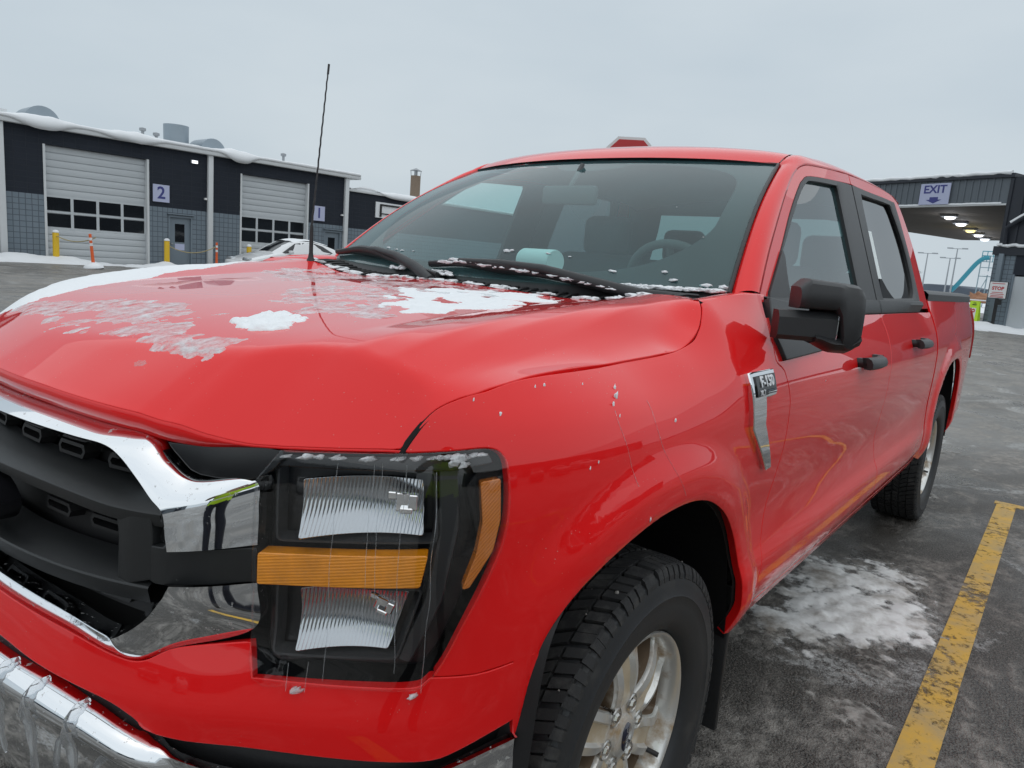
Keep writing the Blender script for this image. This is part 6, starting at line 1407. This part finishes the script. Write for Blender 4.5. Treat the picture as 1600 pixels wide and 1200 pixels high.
P = [loc_c(-9+.25*k, -.06, 6.75+.05*noise.noise((k*.5,0,0))) for k in range(56)]; sn3 = tube('canopy_snow', P, [.09+.06*noise.noise((k*.9,3,0)) for k in range(56)], 'snow_far', None, 8); sn3['kind'] = 'stuff'; tag(sn3, 'uneven snow along the canopy roof edge', 'snow')
P = [loc_c(-9+.25*k, -.03, 5.46+.015*noise.noise((k*.5,0,0))) for k in range(55)]; sn4 = tube('trim_snow', P, .055, 'snow_far', None, 6); sn4['kind'] = 'stuff'; tag(sn4, 'thin line of snow on the canopy trim', 'snow')
sb = empty('stop_board', loc_c(5.42, -.75, 0), canopy.rotation_euler.z); tag(sb, 'white board reading STOP in red on a black post', 'sign')
cb('post', -.05, .05, -.05, .05, 0, 1.40, 'sign_black', sb); cb('board_edge', -.37, .37, -.07, -.05, 1.36, 2.09, 'sign_black', sb); cb('board', -.345, .345, -.085, -.071, 1.385, 2.065, 'sign_white', sb); cb('card_box', .0, .22, -.16, -.05, 1.10, 1.34, 'sign_black', sb)
text_on('STOP', .20, lambda x, y, z: (x, -.088-z, 1.79+y), 'sign_red', sb, 'board_lettering', depth=.002, bold=.008)
for k, (z_, w_) in enumerate(((2.0,.26),(1.62,.22),(1.55,.27),(1.48,.25),(1.425,.27))): cb('board_small_print', -w_, w_, -.0875, -.086, z_-.014, z_+.014, 'sign_red', sb)
gs = empty('crossing_sign', loc_c(4.50, -.60, 0), canopy.rotation_euler.z); tag(gs, 'lime green folding floor sign with a walking figure', 'sign')
rows = [[(-.28,-.16,0),(.28,-.16,0),(.28,.16,0),(-.28,.16,0)],[(-.20,-.03,1.18),(.20,-.03,1.18),(.20,.03,1.18),(-.20,.03,1.18)]]
loft('sign_body', rows, 'sign_lime', gs, closed=True, smooth_=False, caps=True)
def gz(x, z, o_=-.004): return (x, -.16+.13*z/1.18+o_, z)
mesh('sign_panel', [gz(-.13,.24), gz(.13,.24), gz(.11,.88), gz(-.11,.88)], [(0,1,2,3)], 'sign_white', gs, False)
mesh('sign_disc', [gz(.085*math.cos(q), .76+.085*math.sin(q), -.008) for q in np.linspace(0, 2*math.pi, 24)[:-1]], [tuple(range(23))], 'sign_red', gs, False)
mesh('sign_disc_bar', [gz(-.055,.745,-.011), gz(.055,.745,-.011), gz(.055,.775,-.011), gz(-.055,.775,-.011)], [(0,1,2,3)], 'sign_white', gs, False)
for nm, pts in (('figure_head', [(.03*math.cos(q), .53+.03*math.sin(q)) for q in np.linspace(0, 2*math.pi, 12)[:-1]]), ('figure_body', [(-.035,.49),(.035,.49),(.03,.38),(-.03,.38)]), ('figure_leg', [(-.03,.38),(.0,.38),(-.05,.26),(-.085,.26)]), ('figure_leg', [(0,.38),(.03,.38),(.085,.26),(.05,.26)]), ('figure_arm', [(-.035,.49),(-.03,.45),(-.09,.40),(-.10,.42)]), ('figure_arm', [(.035,.49),(.03,.45),(.09,.41),(.10,.43)]), ('sign_caption', [(-.09,1.0),(.09,1.0),(.09,1.04),(-.09,1.04)]), ('sign_caption', [(-.06,1.08),(.06,1.08),(.06,1.11),(-.06,1.11)])):
    mesh(nm, [gz(a, b_, -.009) for a, b_ in pts], [tuple(range(len(pts)))], 'sign_black', gs, False)
kb = box('kerb', (4.2,-1.4,0), (14,-1.2,.13), 'wood_soffit', None); kb.location = CO; kb.rotation_euler.z = canopy.rotation_euler.z; kb['kind'] = 'structure'
q1 = loc_c(4.9, -.9, 0)
mound(q1.x-2.6, q1.x+3.2, q1.y-2.6, q1.y+4.6, [(loc_c(4.1,-.9,0).x, loc_c(4.1,-.9,0).y,.75,.75,.26),(loc_c(5.0,-.95,0).x, loc_c(5.0,-.95,0).y,.7,.7,.28),(loc_c(6.0,-1.0,0).x, loc_c(6.0,-1.0,0).y,.8,.7,.24),(loc_c(7.2,-1.0,0).x, loc_c(7.2,-1.0,0).y,.9,.7,.24)], .07, 'bank of snow at the foot of the exit booth', .09, 6.)
# ---- seen through the canopy: light poles, slide tower, bare tree
def light_pole(x, y, h, label):
    o = empty('light_pole', (x, y, 0)); tag(o, label, 'light pole', 'light poles beyond the canopy'); tube('pole', [(0,0,0),(0,0,h)], [.13,.07], 'pole_grey', o, 8); tube('cross_arm', [(0,-.9,h),(0,.9,h)], .05, 'pole_grey', o, 6)
    for s in (-1, 1): box('lamp_head', (-.2,s*.9-.35,h-.05), (.2,s*.9+.35,h+.12), 'pole_grey', o)
light_pole(-117.1,-17.3,6.9,'left light pole seen under the canopy'); light_pole(-117.5,-14.5,6.4,'short light pole in the middle under the canopy'); light_pole(-117.5,-13.8,7.75,'tall light pole nearest the blue slide')
sl = empty('slide_tower', (-118,-10.2,0)); tag(sl, 'blue tube slide and steel tower beyond the canopy', 'slide')
tube('slide_tube', spline([(0,-3.6,1.9),(0,-2.9,2.9),(0,-1.9,4.6),(0,-1.1,5.9),(0,-.4,6.6),(0,.3,6.75)], 5), .30, 'slide_blue', sl, 10)
for y in (-.6,.4,1.4): 
    tube('tower_leg', [(0,y,0),(0,y,7.0)], .07, 'steel_far', sl, 6); tube('tower_brace', [(0,y,1.),(0,min(y+1.,1.4),4.)], .05, 'steel_far', sl, 6)
for z in (4.2,5.4,6.2,7.0,7.6): tube('tower_rail', [(0,-.6,z),(0,1.4,z)], .06, 'slide_blue' if z > 6.5 else 'steel_far', sl, 6)
for y in (-.6,0,.7,1.4): tube('tower_post', [(0,y,6.2),(0,y,7.6)], .05, 'slide_blue', sl, 6)
box('snowy_platform', (-.6,-.2,4.4), (.6,1.8,4.9), 'snow_far', sl)
bm = bmesh.new(); bmesh.ops.create_icosphere(bm, subdivisions=3, radius=1.)
for v in bm.verts: v.co = Vector((v.co.x*1.2, v.co.y*1.5, max(v.co.z, -.3)*1.0))*(1+.55*noise.noise(v.co*2.2)+.3*noise.noise(v.co*5.))
rk = bm_obj('orange_rockwork', bm, 'rock_orange', None, False); rk.location = (-112,-9.6,.9); tag(rk, 'rust orange rockwork under the slide tower', 'rock')
fnc = empty('lot_fence', (-104,-20,0)); tag(fnc, 'low white rail fence beyond the canopy', 'fence')
for z in (.9,): box('rail', (-.05,-12,z), (.05,16,z+.14), 'white_trim', fnc)
for k in range(15): box('post', (-.07,-12+k*2-.07,0), (.07,-12+k*2+.07,1.0), 'white_trim', fnc)
def bare_tree(name, loc, h, label, seed):
    rr = random.Random(seed); root = empty(name, loc); tag(root, label, 'tree'); tr, br = [], []
    def grow(p, d, l, r, lev):
        q = p+d*l; mid = p.lerp(q, .5)+Vector((rr.uniform(-.06,.06),rr.uniform(-.06,.06),0))*l
        (tr if lev == 0 else br).append(tube_data([p, mid, q], [r, r*.85, r*.7], 5 if lev < 3 else 3, False))
        if lev >= 6: return
        for k in range(rr.choice((2,3,3))):
            nd = (d+Vector((rr.uniform(-.8,.8),rr.uniform(-.8,.8),rr.uniform(-.15,.55)))).normalized(); grow(q, nd, l*rr.uniform(.62,.82), r*.62, lev+1)
    grow(Vector((0,0,0)), Vector((0,0,1)), h*.26, h*.018, 0)
    mesh('trunk', *join_data(tr), 'bark', root); c = mesh('crown', *join_data(br), 'bark', root); return root
bare_tree('bare_tree', (-92,-14.8,0), 4.6, 'bare grey tree beyond the bed of the pickup', 3); bare_tree('bare_tree', (-100,-19.5,0), 4.2, 'smaller bare tree at the edge of the lot behind the cab', 8)
# stop sign standing behind the cab
ss = empty('stop_sign', (-6.54,-2.99,0), math.atan2(4.56,7.84)); tag(ss, 'red stop sign showing just above the cab roof', 'sign')
tube('post', [(0,0,0),(0,0,2.9)], .03, 'pole_grey', ss, 8)
zc = 2.545
def octa(r, x): return [(x, r*math.cos(q+math.pi/8), zc+r*math.sin(q+math.pi/8)) for q in np.linspace(0, 2*math.pi, 9)[:-1]]
loft('sign_edge', [octa(.41,.03), octa(.41,.05)], 'sign_white', ss, closed=True, smooth_=False, caps=True)
loft('sign_face', [octa(.375,.051), octa(.375,.056)], 'sign_red', ss, closed=True, smooth_=False, caps=True)
text_on('STOP', .26, lambda x, y, z: (.058+z, x, zc+y), 'sign_white', ss, 'sign_lettering', depth=.002)

# ================================================================ snow, ice and wet on the truck
def ice_film(name, base, alpha_lo, alpha_hi, scale, lo, hi):
    m = mat(name, base, rough=.30, bump=.45, bump_scale=200.); t = m.node_tree; b = t.nodes['Principled BSDF']; tcn = t.nodes['Texture Coordinate']; o = t.nodes['Material Output']
    n1 = N(t, 'ShaderNodeTexNoise', inputs={'Scale': scale, 'Detail': 8., 'Roughness': .7}); t.links.new(tcn.outputs['Object'], n1.inputs['Vector'])
    mr = N(t, 'ShaderNodeMapRange', inputs={1: lo, 2: hi, 3: alpha_lo, 4: alpha_hi}); t.links.new(n1.outputs['Fac'], mr.inputs[0])
    tr = N(t, 'ShaderNodeBsdfTransparent'); mi = N(t, 'ShaderNodeMixShader'); t.links.new(mr.outputs[0], mi.inputs[0]); t.links.new(tr.outputs[0], mi.inputs[1]); t.links.new(b.outputs[0], mi.inputs[2]); t.links.new(mi.outputs[0], o.inputs[0])
ice_film('slush_film', (.80,.82,.84), .12, .85, 30., .36, .66); ice_film('wet_ice', (.62,.60,.60), .06, .42, 26., .40, .66)
def hood_snow(name, poly, thick, m, label, step=.006, rough=.6, cut=.0, freq=9., seed=0., edge=.03, fine=.25):
    P = np.array(poly); lo, hi = P.min(0)-.02, P.max(0)+.02
    nx, ny = max(4, int((hi[0]-lo[0])/step)), max(4, int((hi[1]-lo[1])/step)); xs = np.linspace(lo[0], hi[0], nx+1); ys = np.linspace(lo[1], hi[1], ny+1)
    X, Y = np.meshgrid(xs, ys, indexing='ij'); ins = in_poly(X.ravel(), Y.ravel(), P); d = seg_dist(X.ravel(), Y.ravel(), [tuple(p) for p in P]+[tuple(P[0])])
    d = np.where(ins, d, -d)
    nz_ = np.array([fb(a, b_, freq, 5, seed) for a, b_ in zip(X.ravel(), Y.ravel())]); nf = np.array([fb(a, b_, 70., 2, seed+3) for a, b_ in zip(X.ravel(), Y.ravel())])
    e = np.clip(d/edge, -1.5, 1.)
    h = thick*(np.sqrt(np.clip(e+.55*nz_*rough*2-cut+.10*nf, 0, 2))*(.75+.5*nz_)+fine*.25*nf) - .0015 - .004*(e+.55*nz_*rough*2-cut <= 0)
    S = hood(X.ravel(), Y.ravel()); S[:, 2] += h; H = h.reshape(X.shape); F = []; idx = -np.ones(X.shape, int); V = []
    k = (H[:-1, :-1] > 0) | (H[1:, :-1] > 0) | (H[:-1, 1:] > 0) | (H[1:, 1:] > 0)
    # keep on the hood itself
    for i in range(nx):
        for j in range(ny):
            if not k[i, j]: continue
            q = []
            for a, b_ in ((i, j), (i+1, j), (i+1, j+1), (i, j+1)):
                if idx[a, b_] < 0: idx[a, b_] = len(V); V.append(tuple(S[a*(ny+1)+b_]))
                q.append(idx[a, b_])
            F.append(tuple(q))
    o = mesh(name, V, F, m); o['kind'] = 'stuff'; tag(o, label, 'snow'); return o
SA = [tuple(p) for p in BK['snowA']]
hood_snow('hood_snow', [(.74,-.44),(.66,-.56),(.55,-.66),(.42,-.725),(.25,-.765),(.05,-.79),(-.12,-.80),(-.22,-.78),(-.05,-.70),(.12,-.635),(.28,-.57),(.42,-.50),(.56,-.41),(.66,-.34),(.73,-.33)], .0065, 'hood_snow', 'long white snow ridge along the far side of the hood', .008, .35, 0., 6., 1., .05)
hood_snow('hood_snow', BK['snowC'], .010, 'hood_snow', 'small thick lump of snow in the middle of the hood', .003, .75, .10, 26., 2., .028)
hood_snow('hood_snow', BK['snowD'], .0065, 'hood_snow', 'white snow patch below the windscreen on the driver side', .0045, 1.15, .30, 13., 3., .05)
hood_snow('hood_snow', BK['snowF'], .004, 'slush_film', 'thin curved sliver of snow near the front of the hood', .0035, .7, .05, 18., 4., .02)
hood_snow('hood_slush', BK['snowB'][:-1]+[(.74,-.05)], .0030, 'slush_film', 'broken crust of frozen slush across the front of the hood', .005, 1.1, -.12, 12., 5., .05)
hood_snow('hood_slush', BK['snowE'], .0030, 'slush_film', 'speckled slush between the snow lump and the cowl', .005, 1.1, -.12, 12., 6., .05)
hood_snow('hood_slush', BK['snowG'], .0030, 'wet_ice', 'glassy patch of wet ice above the grille', .004, .7, .0, 16., 7., .03)
hood_snow('hood_slush', [(-.34,-.60),(-.34,.35),(-.18,.45),(-.02,.30),(.10,.0),(.05,-.35),(-.1,-.55)], .0030, 'slush_film', 'thin slush spread over the rear of the hood', .006, 1.1, .02, 9., 8., .06)
# little clots of ice on the flanks and rims of things
def clots(name, pts, m, label):
    parts = []
    for c, r in pts:
        bm = bmesh.new(); bmesh.ops.create_icosphere(bm, subdivisions=2, radius=1.)
        sd = rng.uniform(0, 50); V = [tuple(Vector(c)+Vector((v.co.x*r[0], v.co.y*r[1], v.co.z*r[2]))*(1+.95*noise.noise(v.co*1.3+Vector((sd, 0, 0)))+.35*noise.noise(v.co*3.1+Vector((sd, 0, 0))))) for v in bm.verts]; F = [tuple(v.index for v in f.verts) for f in bm.faces]; bm.free(); parts.append((V, F))
    o = mesh(name, *join_data(parts), m); o['kind'] = 'stuff'; tag(o, label, 'ice'); return o
def on_belt(t_, z, d=0.): return tuple(belt(t_, z, d))
pts = []
for (t_, z), r in zip(BK['BELTC'], (.0045,.006,.004,.0035,.003,.003,.002,.002,.002,.003,.002,.002,.002,.002)): pts.append((on_belt(t_, z, .0005), (r*.8, r*.4, r*1.4)))
clots('fender_ice', pts, 'wet_clot' if 'wet_clot' in MATS else 'hood_snow', 'small clots of ice frozen to the red fender')
pts = []
for k in range(26):
    t_ = .72+k*.0118+rng.uniform(-.004,.004); z = float(np.interp(t_, [.70,.79,.89,.97,1.03], [1.064,1.070,1.078,1.086,1.093]))
    if rng.random() < .75: pts.append((on_belt(t_, z-.004, .006), (.008+rng.random()*.006, .004, .0015+rng.random()*.0025)))
for t_, z, r in ((.985,1.080,.013),(.978,1.074,.011),(.992,1.072,.009),(.755,.7035,.006),(.762,.7025,.008),(.935,.704,.009)): pts.append((on_belt(t_, z, .006), (r*1.2, r*.5, r*.5)))
clots('lamp_ice', pts, 'slush_film', 'crust of ice along the edges of the headlamp')
# frozen runs down the headlamp
for run_label, (t_, z0, z1) in zip(["frozen run nearest the grille on the headlamp lens","frozen run left of the bulb on the headlamp lens","frozen run beside the bulb on the headlamp lens","frozen run right of the bulb on the headlamp lens","long frozen run down the side of the headlamp","short frozen drip at the lower inner corner of the headlamp","short frozen drip under the lower reflector"], ((.800,1.060,.72),(.855,1.064,.80),(.868,1.066,.86),(.905,1.068,.74),(.952,1.06,.71),(.742,.74,.70),(.772,.745,.70))):
    P = [on_belt(t_+.004*noise.noise((t_*50, z*14, 0))-.02*(z0-z)*.35, z, .0072) for z in np.linspace(z0, z1, 26)]
    o = tube('frozen_run', P, [.0005+.0006*abs(noise.noise((t_*9, k*.6, 0))) for k in range(26)], 'ice', None, 6); tag(o, run_label, 'ice', 'frozen runs on the headlamp')
for t_, l in ((.250,.10),(.335,.19),(.425,.15)):
    zt = float(np.interp(t_, ctrl_t, ctrl_z)); P = [on_belt(t_, zt+.004, .0), on_belt(t_, zt+.004, .020), on_belt(t_, zt-.010, .036), on_belt(t_+.001, zt-.03, .043), on_belt(t_, zt-.05, .038)]+[on_belt(t_+.002*math.sin(k), zt-.055-l*k/8, .034) for k in range(9)]
    o = tube('icicle', P, [.004,.007,.008,.008,.008]+[.0075-.0045*k/8+.0012*math.sin(k*2.1) for k in range(9)], 'ice', None, 8); tag(o, {.250:'short icicle on the chrome bumper at the left edge',.335:'longest icicle hanging over the chrome bumper',.425:'icicle on the chrome bumper nearest the headlamp'}[t_], 'icicle', 'icicles on the bumper')
for nm, lab in (('RUN1','long melt run down the fender above the wheel arch'),('RUN2','melt run ending in a drop at the wheel arch lip')):
    Q = spline(BK[nm][:4], 8); o = tube('melt_run', [on_belt(a, b_, .0006) for a, b_ in Q], [.0003+.0006*abs(noise.noise((k*.5,0,3.))) for k in range(len(Q))], 'ice', None, 6); tag(o, lab, 'ice', 'melt runs on the fender')
# snow along the wipers, cowl and foot of the windscreen
pts = []
def wp(u, v, d=.012): return tuple(wind(u, v, d))
for k in range(70):
    u = rng.uniform(-.15, .70); v_ = float(np.interp(u, [p[0] for p in WB], [p[1] for p in WB])); pts.append((wp(u, v_+rng.uniform(-.012,.010), .026), (.006+rng.random()*.006, .009+rng.random()*.011, .004)))
for k in range(120):
    u = .50+.50*rng.random()**.7; pts.append((wp(u*.98, .004+.024*rng.random()*(1.2-u), .004), (.009, .010+rng.random()*.012, .004)))
for k in range(46):
    u = rng.uniform(-.45, -.05); pts.append((wp(u, -.01+rng.random()*.02, .006), (.008, .011, .004)))
for k in range(60):
    y = rng.uniform(-.75, .72); pts.append(((-.41+rng.uniform(-.012,.03), y, float(hood(-.38, y)[2])+.002), (.012+rng.random()*.01, .014+rng.random()*.015, .004+rng.random()*.003)))
clots('wiper_snow', pts, 'hood_snow', 'clots of snow caught on the wipers and cowl')
pts = [(wp(u, v, .0015), (.0035*r/.012, r*.75, r*.22)) for u, v, r in ((.60,.085,.016),(.78,.095,.014),(.82,.055,.018),(.40,.15,.008),(.93,.035,.02),(-.62,.12,.014),(-.55,.115,.010),(-.50,.112,.012),(-.42,.115,.008),(.30,.16,.012),(.12,.165,.015),(.10,.16,.02),(.985,.03,.022),(.86,.30,.004),(.7,.5,.003))]
clots('windscreen_ice', pts, 'hood_snow', 'scattered ice flakes stuck to the windscreen glass')
# clods on the front tyre tread
pts = []
for k in range(70):
    th = rng.uniform(.35, 2.5); y = rng.uniform(.745, .965); rr_ = .390+rng.uniform(-.006,.003); s_ = .0015+rng.random()**4*.0045; pts.append(((rr_*math.cos(th), y, .389+rr_*math.sin(th)), (s_, s_*1.2, s_)))
clots('tyre_slush', pts, 'tread_slush', 'grit and slush packed in the front tyre tread')
# ================================================================ the photographer, seen only in the chrome and lacquer
def person():
    C = Vector((1.299,1.572,1.379)); f = Vector((-.79,-.613,0)).normalized(); r = Vector((f.y, -f.x, 0)); B_ = C-f*.46
    def P(a, b_, z): return Vector((B_.x, B_.y, 0))+r*a+f*b_+Vector((0, 0, z))
    J = [(P(0,0,.96),.150),(P(0,.01,1.10),.135),(P(0,.0,1.28),.150),(P(0,-.01,1.42),.125),(P(0,.0,1.50),.058),(P(0,.02,1.56),.062),(P(0,.035,1.64),.088),(P(0,.03,1.72),.082),(P(0,.02,1.775),.045)]
    E = [(i, i+1) for i in range(8)]
    def chain(par, pts):
        last = par
        for p, q in pts: J.append((p, q)); E.append((last, len(J)-1)); last = len(J)-1
        return last
    ends = []
    for s in (-1, 1):
        chain(0, [(P(s*.10,0,.88),.098),(P(s*.115,.03,.52),.066),(P(s*.12,0,.12),.046),(P(s*.125,.05,.055),.045),(P(s*.13,.16,.045),.036)])
        ends.append(chain(3, [(P(s*.19,-.01,1.42),.062),(P(s*.27,.10,1.20),.046),(P(s*.17,.33,1.32),.034),(P(s*.12,.385,1.345),.026),(P(s*.105,.41,1.36),.022)]))
    me = bpy.data.meshes.new('person'); me.from_pydata([tuple(j[0]) for j in J], E, [])
    o = bpy.data.objects.new('person', me); COL.objects.link(o)
    sk = o.modifiers.new('skin', 'SKIN'); sk.use_smooth_shade = True
    for i, (p, q) in enumerate(J): me.skin_vertices[0].data[i].radius = (q, q)
    me.skin_vertices[0].data[0].use_root = True
    sb_ = o.modifiers.new('sub', 'SUBSURF'); sb_.levels = 2; sb_.render_levels = 2
    dg = bpy.context.evaluated_depsgraph_get(); m2 = bpy.data.meshes.new_from_object(o.evaluated_get(dg)); o.modifiers.clear(); o.data = m2
    mat('trousers', (.012,.014,.022), rough=.85); mat('jacket', (.12,.075,.045), rough=.85); mat('vest', (.46,.72,.02), rough=.7); mat('skin', (.45,.27,.19), rough=.55); mat('boots', (.015,.012,.010), rough=.6); mat('hair', (.03,.02,.015), rough=.8); mat('vest_tape', (.70,.71,.72), rough=.4); mat('mouth_red', (.30,.10,.08), rough=.6)
    for q in ('trousers','jacket','vest','skin','boots','hair','vest_tape'): m2.materials.append(MATS[q])
    for p in m2.polygons:
        c = p.center; rel = c-B_; a = rel.dot(r); bb = rel.dot(f); z = c.z; p.use_smooth = True
        if z < .10: k = 4
        elif z < .93: k = 0
        elif z > 1.50: k = 5 if (z > 1.70 or bb < -.01) else 3
        elif bb > .30: k = 3
        elif abs(a) > .17 or bb > .17: k = 1
        else: k = 6 if (1.10 < z < 1.14) else 2
        p.material_index = k
    tag(o, 'person in a lime safety vest and dark trousers taking the photograph', 'person')
    # fingers: short bent chains rooted in each palm
    for s in (-1, 1):
        for i in range(5):
            z0 = 1.385-.018*i
            if i == 0: pp = [P(s*.105,.40,1.37), P(s*.085,.405,1.395), P(s*.065,.41,1.40)]
            else: pp = [P(s*.105,.405,z0), P(s*.098,.432,z0), P(s*.080,.444,z0-.002), P(s*.064,.440,z0-.003)]
            tube('finger', pp, [.009,.0088,.008,.0065][:len(pp)], 'skin', o, 7)
    def lump(name, a, b_, z, ra, rb, rz, m):
        bm = bmesh.new(); bmesh.ops.create_icosphere(bm, subdivisions=2, radius=1.)
        for v in bm.verts: v.co = P(a, b_, z)+r*v.co.x*ra+f*v.co.y*rb+Vector((0, 0, v.co.z*rz))
        return bm_obj(name, bm, m, o, True)
    lump('nose', 0, .122, 1.640, .013, .020, .024, 'skin'); lump('mouth', 0, .112, 1.600, .024, .008, .006, 'mouth_red'); lump('chin', 0, .095, 1.568, .030, .026, .022, 'skin')
    for s in (-1, 1):
        lump('eye', s*.030, .108, 1.664, .012, .008, .007, 'sign_white' if 'sign_white' in MATS else 'paper'); lump('iris', s*.030, .1145, 1.664, .005, .003, .005, 'hair'); lump('eyebrow', s*.030, .112, 1.682, .018, .007, .004, 'hair'); lump('ear', s*.086, .03, 1.645, .010, .020, .030, 'skin')
    bm = bmesh.new(); bbox(bm, (-.075,-.004,-.037), (.075,.004,.037), .003, 2); M_ = Matrix(((r.x, f.x, 0, 0), (r.y, f.y, 0, 0), (0, 0, 1, 0), (0, 0, 0, 1)))
    bmesh.ops.transform(bm, matrix=Matrix.Translation(C-f*.035) @ M_, verts=bm.verts); phn = bm_obj('phone', bm, 'gloss_black', None, True, 40); tag(phn, 'black phone held up by the person in the vest', 'phone')
person()
